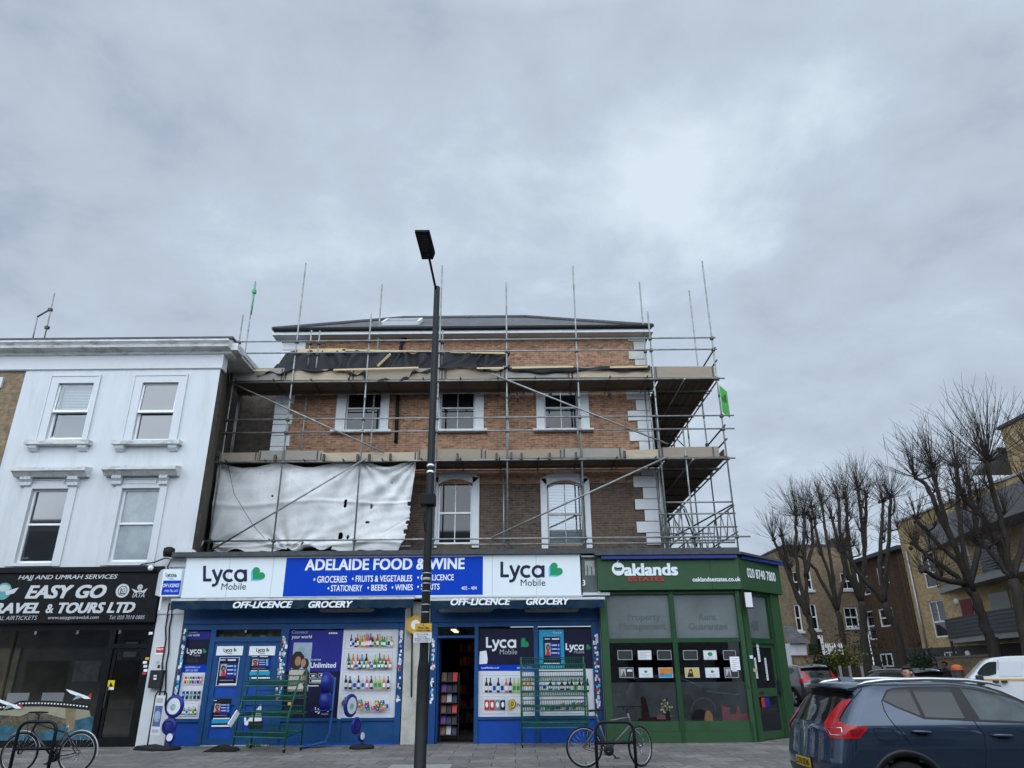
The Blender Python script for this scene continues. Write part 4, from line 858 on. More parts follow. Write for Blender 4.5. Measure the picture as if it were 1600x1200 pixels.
def long_sign():
    Y = FY - .30; z0 = P(600, 932, Y)[1]; z1 = P(600, 869.5, Y)[1]; x0, x1 = mean_x(287.5, 902, Y), mean_x(907, 898, Y)
    t = thing('grocery_sign', 'long white and royal blue lightbox sign across the grocery shop', 'shop sign', ((x0 + x1) / 2, Y, z0))
    MB().use(sign_white).box(x0, x1, Y, FY - .06, z0, z1).build('sign_box', t)
    m = MB().use(white_trim).box(x0 - .03, x1 + .03, Y - .02, FY - .05, z0 - .05, z0 - .002).box(x0 - .03, x1 + .03, Y - .02, FY - .05, z1 + .002, z1 + .035); m.build('sign_trim', t)
    b0, b1 = mean_x(445, 900, Y), mean_x(754.5, 900, Y); MB().use(sign_blue).rect(b0, b1, z0 + .02, z1 - .015, Y - .002).build('blue_panel', t)
    m = MB().use(panel_line)
    for k in range(1, 9):
        x = x0 + (x1 - x0) * k / 9
        if not b0 - .1 < x < b1 + .1: m.rect(x - .006, x + .006, z0, z1, Y - .0015)
    m.build('panel_joint', t)
    Y2 = Y - .006
    text(t, 'ADELAIDE FOOD & WINE', (477, 872.5, 726, 890.5), white_ink, bold=.035, Y=Y2)
    text(t, '\u2022 GROCERIES', (490, 900, 542, 910.5), white_ink, bold=.018, Y=Y2); text(t, '\u2022 FRUITS & VEGETABLES', (550, 899, 644, 909), white_ink, bold=.018, Y=Y2); text(t, '\u2022 OFF LICENCE', (652, 897.5, 709, 907), white_ink, bold=.018, Y=Y2)
    text(t, '\u2022 STATIONERY', (512, 914, 566, 924), white_ink, bold=.018, Y=Y2); text(t, '\u2022 BEERS', (574, 913.5, 604.5, 923), white_ink, bold=.018, Y=Y2); text(t, '\u2022 WINES', (612, 913, 645, 922.5), white_ink, bold=.018, Y=Y2); text(t, '\u2022 SPIRITS', (652, 912, 687, 921.5), white_ink, bold=.018, Y=Y2)
    text(t, '402 - 404', (721, 916, 745, 921.5), white_ink, bold=.01, Y=Y2)
    p = Print(Y - .004); p.lyca(navy, 317.5, 884, 386, 908.5).heart(391.5, 888, 411.5, 908); p.build('emblem', None, None, parent=t); p = Print(Y - .004); p.lyca(navy, 782, 877.5, 851, 902).heart(856.5, 881, 876.5, 901.5); p.build('emblem', None, None, parent=t)
    text(t, 'Mobile', (346, 911, 384.5, 921.5), navy, bold=.005, Y=Y2); text(t, 'Mobile', (813.5, 905, 852, 915.5), navy, bold=.005, Y=Y2)
    # bracket-white strip above and old shop number box to the right
    x0, x1 = mean_x(909.5, 900, Y), mean_x(936.5, 900, Y); t = thing('old_sign_panel', 'narrow old grey green sign panel with the number 3, between the two shop signs', 'sign panel', (x0, Y, z0))
    z0 = P(920, 926, Y)[1]; z1 = P(920, 868, Y)[1]
    MB().use(mat('old_panel', (.085, .10, .095), .5, var=.2)).rect(x0, x1, z0, z1, Y + .06).build('panel_face', t)
    m = MB().use(white_trim).box(x1 - .05, x1, Y - .02, Y + .08, z0, z1).box(x0, x1 - .05, Y - .02, Y + .08, z1 - .04, z1).box(x0, x1 + .25, Y - .02, Y + .08, z0 - .07, z0); m.build('panel_border', t)
    q = Print(Y + .056); q.rect(mat('old_paper', (.32, .34, .32), .7, var=.3), 914, 876, 929, 899).rect(mat('old_panel', (.085, .10, .095)), 917, 884, 919, 899).rect(mat('old_panel', (.085, .10, .095)), 923.5, 885, 925.5, 899); q.build('torn_paper', None, None, parent=t)
    text(t, '3', (910.5, 906, 914.5, 915), white_ink, bold=.02, Y=Y + .05)
long_sign()

def awning(x0p, x1p, texts, lab, lights):
    Yb = FY - .62; x0, x1 = mean_x(x0p, 940, Yb), mean_x(x1p, 940, Yb); xm = (x0p + x1p) / 2
    za = P(xm, 937.5, Yb)[1]; zv = P(xm, 949.5, Yb)[1]
    t = thing('shop_awning', lab, 'awning', ((x0 + x1) / 2, FY - .3, zv), 'rolled awnings over the grocery shopfronts')
    cloth = mat('awning_navy', (.009, .026, .052), .8, spec=.1, var=.3, scale=4, dirt=(.05, .06, .06), dscale=3, damt=.6)
    MB().use(grimy_stone).box(x0 - .02, x1 + .02, Yb, Yb + .10, za, za + .06).build('front_bar', t)
    MB().use(cloth).poly([(x0, Yb + .1, za + .05), (x1, Yb + .1, za + .05), (x1, FY - .08, za + .16), (x0, FY - .08, za + .16)]).build('canopy', t)
    m = MB().use(cloth); n = int((x1 - x0) / .08); pts = []
    for k in range(n + 1):
        x = x0 + (x1 - x0) * k / n; pts.append((x, zv - .035 * abs(math.sin(x * 3.1416 / .36)) ** .7, Yb + .02 * math.sin(x * 5)))
    m.add([(x, y, za - .002) for x, z, y in pts] + [(x, y, z) for x, z, y in pts], [(i, i + 1, i + n + 2, i + n + 1) for i in range(n)]); v = m.build('valance', t)
    v.modifiers.new('thickness', 'SOLIDIFY').thickness = .006
    for s, bx in texts: text(v, s, bx, white_ink, bold=.045, shear=.25, Y=Yb - .032)
    for (a, b) in lights:
        a0, a1 = mean_x(a, 954, FY - .3), mean_x(b, 954, FY - .3); z = P((a + b) / 2, 955, FY - .3)[1]
        tag(MB().use(mat('grey_batten', (.30, .30, .28), .6)).box(a0, a1, FY - .34, FY - .24, z, z + .06).box(a0 + .05, a1 - .05, FY - .31, FY - .27, z - .025, z - .002).build('batten_light'), 'unlit batten light under the awning ' + {500: 'of the double doors', 686: 'above the open doorway', 820: 'over the bottle posters on the right'}[a], 'light')
awning(268, 646, (('OFF-LICENCE', (364, 939.5, 457, 950)), ('GROCERY', (482, 939, 551, 949.5))), 'rolled navy awning over the double doors, reading off-licence grocery', ((500, 584),))
awning(672, 944, (('OFF-LICENCE', (704, 934.5, 798, 945.5)), ('GROCERY', (822, 934.5, 890, 945))), 'rolled navy awning over the open doorway, reading off-licence grocery', ((686, 770), (820, 904)))

def posters():
    Y = FY + .045
    # tall strip left of the double door
    p = Print(Y); xl, xr = 284, 319     # measured at the middle; verticals lean with the lens
    def lean(x, y): return x + (x - 780) * (1070 - y) / 3160.0 * -1.0
    def rect(m, x0, y0, x1, y1): p.poly(m, [(lean(x0, y0), y0), (lean(x1, y0), y0), (lean(x1, y1), y1), (lean(x0, y1), y1)])
    rect(indigo, 282, 985, 318, 999); rect(deep_navy, 282, 999, 318, 1039); rect(sign_blue, 282, 1039, 318, 1051); rect(poster_white, 282, 1051, 318, 1123)
    p.lyca(white_ink, 292, 1013, 315, 1021).heart(316, 1014, 322, 1021, False)
    for k in range(14): x = 288 + k * 1.6; p.stroke(mat('scrawl', (.05, .06, .02), .6, var=0), [(x, 1029 + (k * 7) % 4), (x + 1.4, 1036 - (k * 5) % 3)], .6)
    for (a, b) in ((1055, 1070), (1078, 1094), (1099, 1119)):
        rect(panel_line, 284.5, a, 315.5, b); rect(poster_white, 285, a + .5, 315, b - .5)
    for k in range(7): x = 287.5 + k * 4; p.rect(snack[(k * 3) % 8], lean(x, 1062), 1057, lean(x, 1062) + 3.2, 1068).rect(white_ink, lean(x, 1062) + .4, 1061, lean(x, 1062) + 2.8, 1063)
    for k in range(5): x = lean(287.5 + k * 6, 1086); p.rect((sign_blue, black_ink, mat('can_teal', (.06, .20, .18), .4), black_ink, navy)[k], x, 1080, x + 4.2, 1092).rect(heart_blue if k % 2 else grey_ink, x + .8, 1084, x + 3.4, 1087)
    for k in range(8): x = lean(289 + k * 3.3, 1110); p.bottle(bottle_sets[(k * 3 + 1) % 7], x, 1103 + (k % 3) * 1.5, 1116, 3)
    o = p.build('window_poster', 'tall narrow poster strip left of the double doors, navy over white product panels', 'poster', 'printed posters in the grocery windows')
    text(o, 'Connect', (293, 986.5, 309, 989.5), grey_ink, Y=Y - .03); text(o, 'your world', (293, 990.5, 311.5, 995), white_ink, bold=.015, Y=Y - .03); text(o, 'Mobile', (302, 1022.3, 313, 1025.5), grey_ink, Y=Y - .03); text(o, 'LycaMobile.co.uk', (290, 1041, 313, 1044.5), white_ink, Y=Y - .03); text(o, '020 7132 0322', (290, 1046, 309, 1049), white_ink, Y=Y - .03)
    # posters on the doors
    Yd = FY - .013
    for (x0, x1, lab) in ((338.5, 379.5, 'white header sign on the left leaf of the double door'), (389.5, 430, 'white header sign on the right leaf of the double door')):
        p = Print(Yd); p.rect(white_ink, x0, 1009.5, x1, 1024).lyca(navy, x0 + 11, 1013, x0 + 24, 1018.5).heart(x0 + 26, 1013, x0 + 30.5, 1018.5, False); o = p.build('door_poster', lab, 'poster'); text(o, 'Mobile', (x0 + 16, 1019.5, x0 + 24.5, 1022), navy, Y=Yd - .006)
    for (x0, y0, x1, y1, lab, foot) in ((341, 1028, 371, 1071, 'navy phone offer poster high on the left door leaf, without a cyan strip', 0), (391, 1024, 421, 1049, 'phone offer poster with a cyan foot high on the right door leaf', 1), (332, 1092, 360, 1124, 'phone offer poster with a cyan strip low on the left door leaf', 1)):
        p = Print(Yd); p.rect(indigo if foot else poster_white, x0 - 1, y0 - .8, x1 + 1, y1 + .8) if not foot else None; small_flyer(p, x0, y0, x1, y1)
        if foot: p.rect(cyan, x0 - 1, y1, x1 + 1, y1 + 6).rect(deep_navy, x0 - 1, y1 + 6, x1 + 1, y1 + 9).rect(white_ink, x0 - 1, y1 + 9, x1 + 1, y1 + 11.5)
        p.build('door_poster', lab, 'poster')
    p = Print(Yd); p.poly(white_ink, [(382, 1131), (408, 1100), (409, 1126), (393, 1129), (385, 1134)]).poly(white_ink, [(381, 1119), (384, 1118), (386, 1131), (382, 1133)]).rect(black_ink, 388, 1127, 411, 1137); p.build('torn_poster', 'torn white scrap of poster low on the right door leaf', 'poster')
    # big family poster
    p = Print(Y)
    rect(indigo, 441.5, 984.5, 530, 1049); rect(deep_navy, 441.5, 1049, 530, 1123)
    rect(sky_print, 452.5, 1004, 482, 1080)
    p.poly(coat_print, [(449, 1080), (452, 1048), (462, 1044), (470, 1048), (478, 1052), (480, 1080)]).poly(hair_print, [(453, 1040), (455, 1026), (462, 1018), (470, 1018), (476, 1026), (473, 1040), (466, 1047), (458, 1046)]).disc(skin_print, 465.5, 1033, 4.6, 7).disc(hair_print, 477, 1037, 5.6, 8).disc(skin_print, 474, 1036, 4, 6).disc(hair_print, 478, 1060, 6, 13).disc(skin_print, 474, 1061, 4.4, 6.5).poly(hair_print, [(476, 1064), (481, 1056), (480, 1080), (473, 1080)]).poly(coat_print, [(459, 1052), (471, 1058), (470, 1066), (457, 1064)])
    for (a, b) in ((449, 1088), (449, 1112)): p.rect(faint_ink, a, b, a + 31, b + 1.2).rect(faint_ink, a, b + 2.5, a + 26, b + 3.6)
    for k in range(5): p.rect(white_ink, 514 + k * 2.8, 988, 516 + k * 2.8, 990.5)
    for (x0, x1, y) in ((484, 495, 1056), (498, 512, 1055), (484, 512, 1064)): p.stroke(white_ink, [(x0, y + 3), (x0, y - 3), (x1, y - 3), (x1, y + 3), (x0, y + 3)], .5).rect(white_ink, x0 + 3, y - .9, x1 - 3, y + .9)
    p.rect(white_ink, 482, 1071, 498, 1072.2).rect(yellow_sign, 450, 1097, 455, 1103).lyca(white_ink, 492.5, 1105, 513.5, 1112.5).heart(515, 1105, 519, 1112, False)
    o = p.build('window_poster', 'large blue phone poster of a laughing family, reading Unlimited', 'poster', 'printed posters in the grocery windows')
    text(o, 'Connect', (456, 984.8, 481, 990), grey_ink, Y=Y - .03); text(o, 'your world', (456, 992.5, 487, 999), white_ink, bold=.015, Y=Y - .03); text(o, 'Go unlimited', (486, 1029, 501, 1032), white_ink, Y=Y - .03); text(o, 'Unlimited', (485, 1035, 525, 1043.5), white_ink, bold=.02, Y=Y - .03); text(o, 'Mobile', (502, 1114, 513, 1117), grey_ink, Y=Y - .03)
    # drinks poster
    p = Print(Y); rect(poster_white, 530.5, 982, 619, 1124)
    for (a, b) in ((986, 1014), (1018, 1047), (1051, 1080), (1084, 1114)): rect(panel_line, 534, a, 611, b); rect(poster_white, 534.6, a + .6, 610.4, b - .6)
    for k in range(19): x = 548.5 + k * 3.5 + rnd.uniform(-.8, .8); p.bottle(rnd.choice(bottle_sets) if k % 3 else (rnd.choice(snack), white_ink, red_ink), x, 987.5 + rnd.uniform(0, 9), 1011.5 - rnd.uniform(0, 1.5), rnd.uniform(3.6, 5.6))
    for k in range(10): x = 545.5 + k * 6.9; p.bottle(bottle_sets[(k * 2) % 7], x, 1020 + rnd.uniform(0, 3), 1043, 5.0)
    for k in range(12): x = 546 + k * 5.8 + rnd.uniform(-1, 1); p.bottle(rnd.choice([bottle_sets[0], bottle_sets[3], bottle_sets[2], bottle_sets[1]]), x, 1029 + rnd.uniform(0, 3), 1045, 4.6)
    for k in range(11): p.bottle(bottle_sets[(1, 1, 3, 1, 3, 4, 1, 5, 5, 2, 1)[k]], 541.5 + k * 6.6, 1054 + rnd.uniform(0, 2.5), 1076.5, rnd.uniform(4.2, 5))
    p.poly(snack[5], [(534.5, 1098), (540, 1089), (555, 1091), (554, 1101), (536, 1103)]).rect(mat('egg_box', (.42, .33, .22), .7), 538, 1091, 553, 1094)
    for k in range(26): x, y = 556 + rnd.random() * 46, 1092 + rnd.random() * 14; c = rnd.choice(snack); p.poly(c, [(x, y), (x + 6, y - 2 + rnd.random() * 3), (x + 7, y + 4), (x + 1, y + 5)]); p.rect(white_ink, x + 2, y + 1, x + 4, y + 2.2)
    p.build('window_poster', 'white poster of bottle rows above a row of snacks, left of the middle pier', 'poster', 'printed posters in the grocery windows')
    # second shopfront
    p = Print(Y); rect(deep_navy, 747.5, 983, 835, 1039); rect(sign_blue, 747.5, 1039, 835, 1048.5); rect(poster_white, 747.5, 1048.5, 835, 1123)
    p.lyca(white_ink, 759.5, 995.5, 806.5, 1012).heart(812, 998, 824.5, 1013, False).poly(white_ink, [(749.5, 1018), (760, 1016.5), (762, 1030), (761, 1037), (748.5, 1038)])
    for (a, b, c, d) in ((753, 1055, 832, 1083), (753, 1088, 789, 1115.5), (793, 1088, 832, 1115.5)): rect(panel_line, a, b, c, d); rect(poster_white, a + .6, b + .6, c - .6, d - .6)
    for k in range(12): p.bottle(bottle_sets[(1, 1, 3, 1, 3, 4, 1, 5, 5, 2, 2, 2)[k]], 760 + k * 6.2, 1059, 1082, 5)
    for k in range(4): x = 757 + k * 8.3; p.rect((red_ink, red_ink, mat('can_grey', (.18, .22, .22), .4), navy)[k], x, 1094, x + 7.4, 1109).rect(grey_ink, x + .8, 1092.6, x + 6.6, 1094).disc(white_ink, x + 3.7, 1101, 2.2, 4)
    amber = mat('pay_yellow', (.70, .48, .02), .4); p.stroke(black_ink, [(797, 1109), (797, 1095), (802, 1095), (804, 1098), (804, 1101), (802, 1104), (797, 1104)], 4.2).stroke(amber, [(797, 1108.5), (797, 1095), (802, 1095), (804, 1098), (804, 1101), (802, 1104), (797, 1104)], 2.4)
    o = p.build('window_poster', 'navy and white window poster beside the open doorway, with drink cans and a payment logo', 'poster', 'printed posters in the grocery windows')
    text(o, 'Mobile', (781, 1014.5, 808, 1022.5), grey_ink, Y=Y - .04); text(o, 'LycaMobile.co.uk', (752, 1042, 780, 1045.5), white_ink, bold=.01, Y=Y - .04); text(o, '020 7132 0322', (808, 1042, 831, 1045), white_ink, Y=Y - .04); text(o, 'PayPoint', (808, 1099, 828, 1105), black_ink, bold=.01, Y=Y - .04)
    p = Print(Y); rect(deep_navy, 842.5, 983, 927.5, 1045); rect(poster_white, 842.5, 1045, 927.5, 1123)
    p.lyca(white_ink, 884, 1005, 912, 1015.5).heart(915, 1007.5, 922, 1015.5, False)
    for (a, b) in ((1055, 1083), (1088, 1115)): rect(panel_line, 846, a, 918, b); rect(poster_white, 846.6, a + .6, 917.4, b - .6)
    for k in range(5): x = 851 + k * 9; p.bottle(bottle_sets[(3, 1, 6, 1, 1)[k]], x, 1063, 1078, 6)
    for k in range(5): p.bottle(bottle_sets[(1, 5, 1, 1, 1)[k]], 893 + k * 6.2, 1060, 1081, 5)
    for k in range(16): x, y = 851 + (k % 8) * 8 + rnd.random() * 3, 1098 + rnd.random() * 8; p.poly(rnd.choice(snack), [(x, y), (x + 5, y - 2), (x + 6, y + 4), (x, y + 4)])
    o = p.build('window_poster', 'navy and white window poster behind the frontal green rack, next to the right pier', 'poster', 'printed posters in the grocery windows')
    text(o, 'Mobile', (897, 1016.5, 913, 1021), grey_ink, Y=Y - .03)
    p = Print(Y - .02); p.rect(cyan, 842.5, 984, 881.5, 1044); 
    for k in range(6): p.ring(heart_blue, 848 + k * 5.5, 988 + (k * 13) % 9, 3, .5)
    small_flyer(p, 849, 995, 876, 1039); p.rect(heart_blue, 845, 1041, 880, 1044); o = p.build('window_poster', 'cyan poster with a small phone flyer on it, at the top of the right window', 'poster', 'printed posters in the grocery windows'); text(o, 'Lyca', (865, 986.5, 877, 991), white_ink, Y=Y - .05)
posters()

# ------------------------------------------------------------------ estate agent on the corner
CX, CY = 5.92, 19.45          # the front ends here, then the chamfer
DX, DY = 7.40, 20.93
def agency():
    F = CY; X0 = mean_x(943, 1060, F); zf0 = P(1060, 921.5, F - .1)[1]; zf1 = P(1060, 868, F - .1)[1]
    t = thing('estate_agency_building', 'green corner estate agency with a chamfered doorway', 'shop', ((X0 + CX) / 2, F + 2, PV))
    # body of the building: flank and roof
    m = MB().use(agent_frame); m.poly([(DX, DY, PV), (DX, 33, PV), (DX, 33, zf1), (DX, DY, zf1)]); m.build('side_wall', t)
    zr = zf1
    MB().use(lead).add([(X0 - .1, F - .3, zr), (CX + .1, F - .3, zr), (DX + .28, DY - .1, zr), (DX + .28, 33, zr), (X0 - .1, 33, zr), (X0 - .1, F - .3, zr + .06), (CX + .1, F - .3, zr + .06), (DX + .28, DY - .1, zr + .06), (DX + .28, 33, zr + .06), (X0 - .1, 33, zr + .06)], [(0, 1, 2, 3, 4), (9, 8, 7, 6, 5), (0, 5, 6, 1), (1, 6, 7, 2), (2, 7, 8, 3)]).build('roof', t)
    blue = mat('blue_lightline', (.02, .035, .19), .4, var=.1)
    MB().use(blue).box(X0 + .08, CX - .02, F - .27, F - .2, zr - .10, zr - .02).bar((CX + .12, F - .1, zr - .06), (DX + .24, DY - .12, zr - .06), .07, .07).build('blue_trim', t)
    # pillars and frames
    def px(p, y=1060): return mean_x(p, y, F)
    w0, w1, w2, w3 = px(954.5), px(1055.5), px(1063), px(1163.5); x1 = CX
    zb, zm0, zm1, zt = P(1050, 1127, F)[1], P(1050, 1004, F)[1], P(1050, 997, F)[1], P(1050, 928, F)[1]
    a = MB().use(agent_green)
    MB().use(agent_green).box(X0, w0, F - .06, F + .15, PV, zf0).build('pilaster', t); MB().use(agent_green).box(w3, x1 - .02, F - .06, F + .15, PV, zf0).build('pilaster', t)
    m = MB().use(agent_green).box(w3 + .03, x1 - .05, F - .10, F - .062, PV, PV + .45).box(w3 + .03, x1 - .05, F - .09, F - .062, 1.35, 1.41); m.build('pilaster_base', t)
    m = MB().use(agent_frame).box(w1, w2, F - .04, F + .1, PV, zf0).box(w0, w1, F - .03, F + .1, zm0, zm1).box(w2, w3, F - .03, F + .1, zm0, zm1).box(w0, w1, F - .03, F + .1, zt, zf0).box(w2, w3, F - .03, F + .1, zt, zf0); m.build('window_frame', t)
    m = MB().use(agent_green).box(w0, w1, F - .01, F + .1, PV + .25, zb).box(w2, w3, F - .01, F + .1, PV + .25, zb).box(w0, w1, F - .04, F + .1, PV, PV + .248).box(w2, w3, F - .04, F + .1, PV, PV + .248); m.build('stall_riser', t)
    MB().use(frost).rect(w0, w1, zm1, zt, F + .05).rect(w2, w3, zm1, zt, F + .05).build('upper_window', t)
    lw = MB().use(clear_glass('agency_glass', (.7, .72, .72), .06)).rect(w0, w1, zb, zm0, F + .05).rect(w2, w3, zb, zm0, F + .05).build('lower_window', t)
    zfz = P(1050, 1066, F)[1]; MB().use(frost_low).rect(w0, w1, zb, zfz, F + .054).rect(w2, w3, zb, zfz, F + .054).build('frosted_band', lw)
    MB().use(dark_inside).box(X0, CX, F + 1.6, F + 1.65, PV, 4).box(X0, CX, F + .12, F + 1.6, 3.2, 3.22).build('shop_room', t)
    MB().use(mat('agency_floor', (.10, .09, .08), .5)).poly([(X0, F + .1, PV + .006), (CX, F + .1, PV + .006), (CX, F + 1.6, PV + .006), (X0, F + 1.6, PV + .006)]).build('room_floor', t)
    for s, b in (('Property', (980, 959, 1032, 972)), ('Management', (967, 973, 1041, 987)), ('Rent', (1092, 959, 1119, 969)), ('Guarantee', (1076, 973, 1137, 984))): text(t, s, b, faint_ink, bold=.03, Y=F + .046)
    p = Print(F + .052); ruby = mat('skyline_red', (.10, .035, .04), .6, var=.3); plum = mat('skyline_plum', (.07, .05, .06), .5, var=.2)
    # generic skyline cut-outs along the foot of the glass
    p.poly(ruby, [(996, 1127), (998, 1122), (1003, 1122), (1001, 1090), (1004, 1087), (1009, 1092), (1012, 1104), (1016, 1121), (1048, 1119), (1048, 1127)]).poly(plum, [(1040, 1127), (1040, 1097), (1042, 1090), (1045, 1097), (1047, 1127)])
    p.disc(plum, 1096, 1127, 16, 17, 0, 180).disc(mat('wheel_tan', (.16, .09, .04), .5), 1108, 1127, 7, 16, 0, 180).poly(ruby, [(1129, 1127), (1127, 1099), (1130, 1104), (1134, 1103), (1136, 1110), (1139, 1101), (1141, 1117), (1150, 1115), (1152, 1103), (1156, 1103), (1157, 1116), (1171, 1114), (1172, 1127)])
    for k in range(17): an = R(k * 180 / 16); p.disc(plum, 1099 + 19 * math.cos(an), 1110 - 19 * math.sin(an), 1.1)
    p.rect(ruby, 1026, 1117, 1040, 1124)
    p.build('skyline_decal', None, None, parent=lw)
    fl = thing('flower_bunch', 'bunch of pale flowers behind the frosted glass of the estate agency', 'flowers', V(1042, 1127, F + .02))
    # chamfer: doorway
    A = Vector((CX, CY, 0)); B = Vector((DX, DY, 0)); u = (B - A).normalized(); n = Vector((u.y, -u.x, 0)); L = (B - A).length
    def pt(s, z, o=0.0): q = A + u * s + n * o; return Vector((q.x, q.y, z))
    def panel(m, s0, s1, z0, z1, o0, o1):
        c = [pt(s, z, o) for o in (o0, o1) for z in (z0, z1) for s in (s0, s1)]
        return m.add(c, [(0, 1, 3, 2), (5, 4, 6, 7), (0, 4, 5, 1), (1, 5, 7, 3), (3, 7, 6, 2), (2, 6, 4, 0)])
    m = MB().use(agent_green); panel(m, .0, .22, PV, zf0, -.1, .06); panel(m, L - .5, L, PV, zf0, -.1, .06); m.build('door_pillar', t)
    m = MB().use(agent_frame); panel(m, .22, L - .5, zm0 - .02, zm1, -.1, .02); panel(m, .22, L - .5, zt, zf0, -.1, .02); panel(m, .22, .30, zm1, zt, -.1, .02); panel(m, L - .62, L - .5, zm1, zt, -.1, .02); m.build('door_frame', t)
    m = MB().use(frost); panel(m, .30, L - .62, zm1, zt, -.09, -.05); m.build('door_transom', t)
    d = MB().use(agent_green); panel(d, .24, .34, PV + .02, zm0 - .02, -.08, -.03); panel(d, L - .66, L - .55, PV + .02, zm0 - .02, -.08, -.03); panel(d, .34, L - .66, PV + .02, PV + .2, -.08, -.03); panel(d, .34, L - .66, zm0 - .12, zm0 - .02, -.08, -.03); panel(d, .34, L - .66, 1.12, 1.32, -.08, -.03); panel(d, L - .55, L - .5, PV, zm0 - .02, -.1, .02); d = d.build('door', t)
    m = MB().use(dim_glass); panel(m, .34, L - .66, PV + .2, 1.12, -.07, -.05); panel(m, .34, L - .66, 1.32, zm0 - .12, -.07, -.05); m.build('pane', d)
    m = MB().use(charcoal); panel(m, L - .64, L - .58, 1.15, 1.5, -.03, .05); m.build('handle', d)
    m = MB().use(chrome); panel(m, .44, .70, 1.18, 1.25, -.03, -.02); m.build('letter_slot', d)
    text(d, '400', None, faint_ink, frame=(pt(.50, P(1205, 986, 20.3)[1], -.045), u * .42, Vector((0, 0, .26))), bold=.02)
    def stick(m, s0, s1, z0, z1, o=-.028): return MB().use(m).poly([pt(s0, z0, o), pt(s1, z0, o), pt(s1, z1, o), pt(s0, z1, o)])
    for (s0, s1, z0, z1, c, lab) in ((.62, .74, 1.95, 2.45, white_ink, 'white opening times strip on the glass of the green corner door'), (.40, .50, 1.55, 2.05, poster_white, 'white notice on the left edge of the green corner door'), (.95, 1.06, 1.5, 2.05, poster_white, 'white notice on the right edge of the green corner door'), (.5, .95, .88, 1.1, indigo, 'blue and red card low on the glass of the green corner door')):
        q = stick(c, s0, s1, z0, z1)
        if c is indigo: q.use(red_ink).poly([pt(s0, z0, -.026), pt(s0 + .17, z0, -.026), pt(s0 + .17, z1, -.026), pt(s0, z1, -.026)])
        else:
            k = z0 + .06
            while k < z1 - .04: q.use(grey_ink).poly([pt(s0 + .02, k, -.026), pt(s1 - .02, k, -.026), pt(s1 - .02, k + .02, -.026), pt(s0 + .02, k + .02, -.026)]); k += .07
        tag(q.build('door_notice'), lab, 'notice')
    # the green fascia sign, front and chamfer, is one sign
    s = thing('estate_agency_sign', 'dark green fascia sign with white and red lettering, bending round the corner', 'shop sign', ((X0 + CX) / 2, F - .2, zf0))
    YF = F - .16; k = .16
    MB().use(agent_green).box(X0 - .03, CX + .03, YF, F + .1, zf0, zf1 - .02).build('front_panel', s)
    m = MB().use(agent_green); c0 = Vector((CX + .034, YF, 0)); c1 = Vector((DX + .17, DY - .06, 0)); d_ = (c1 - c0); nn = Vector((d_.y, -d_.x, 0)).normalized()
    m.add([(c0.x, c0.y, zf0), (c1.x, c1.y, zf0), (c1.x, c1.y, zf1 - .02), (c0.x, c0.y, zf1 - .02), (c0.x, c0.y + .2, zf0), (c1.x, c1.y + .2, zf0), (c1.x, c1.y + .2, zf1 - .02), (c0.x, c0.y + .2, zf1 - .02)], [(0, 1, 2, 3), (0, 4, 5, 1), (1, 5, 6, 2), (3, 2, 6, 7)]); m.build('corner_panel', s)
    m = MB().use(matt_black).rect(px(1108, 895), px(1108, 895) + .01, zf0, zf1 - .02, YF - .001); m.build('panel_joint', s)
    Yt = YF - .02
    text(s, 'aklands', (975, 880, 1059, 899.5), sign_white, bold=.045, Y=Yt); text(s, 'ESTATES', (981.5, 901, 1037, 908), red_ink, bold=.03, Y=Yt, space=1.15); text(s, 'oaklandsestates.co.uk', (1082, 901.5, 1157, 908.5), white_ink, bold=.02, Y=Yt)
    p = Print(Yt); p.ring(sign_white, 966, 889, 10, 3.6).disc(sign_white, 966, 884, 6, 3).poly(sign_white, [(959, 890), (973, 890), (970, 896), (966, 898), (962, 896)]).stroke(agent_green, [(961, 891), (971, 891)], 1.6).stroke(sign_white, [(964, 880), (965, 877), (966.5, 875.5)], 1.1); p.build('emblem', None, None, parent=s)
    o = c0 + d_ * .16 + nn * .012
    text(s, '020 8740 7800', None, white_ink, frame=(Vector((o.x, o.y, P(1190, 905, 20)[1])), d_ * .70, Vector((0, 0, .25))), bold=.025)
    # floodlight, cards, flyers
    q = RC(1162, 926, 1175, 949, F - .25); b = thing('floodlight_box', 'white box floodlight under the corner of the green sign', 'light', ((q[0] + q[1]) / 2, F - .2, q[2]))
    MB().use(poster_white).box(q[0] + .03, q[1], F - .28, F - .1, q[2], q[3]).build('housing', b, bevel=.012); MB().use(charcoal).box(q[0], q[1] + .012, F - .26, F - .11, q[2] - .02, q[2] - .003).box(q[0], q[0] + .027, F - .285, F - .11, q[2], q[3]).build('bracket', b); MB().use(charcoal).tube((q[0] + .1, F - .2, q[3]), (q[0] + .1, F - .06, q[3] + .05), .02).build('arm', b)
    cards = [((965, 1016, 988, 1031), 0), ((996.5, 1016, 1018, 1031), 1), ((1027, 1016, 1049, 1031), 0), ((967.5, 1043, 990, 1059), 2), ((998, 1043, 1020, 1059), 3), ((1029, 1043, 1051.5, 1059), 4), ((1067.5, 1016, 1090, 1031), 0), ((1099, 1016, 1120, 1031), 5), ((1130, 1016, 1150, 1031), 0), ((1070, 1043, 1093, 1059), 6), ((1102, 1043, 1124, 1059), 3), ((1132, 1043, 1154, 1059), 2)]
    names = {0: 'empty clear card holder', 1: 'white printed card', 2: 'dark photo card', 3: 'white card with a green logo', 4: 'orange and blue card', 5: 'white card with a large green logo', 6: 'yellow card with a dark figure'}
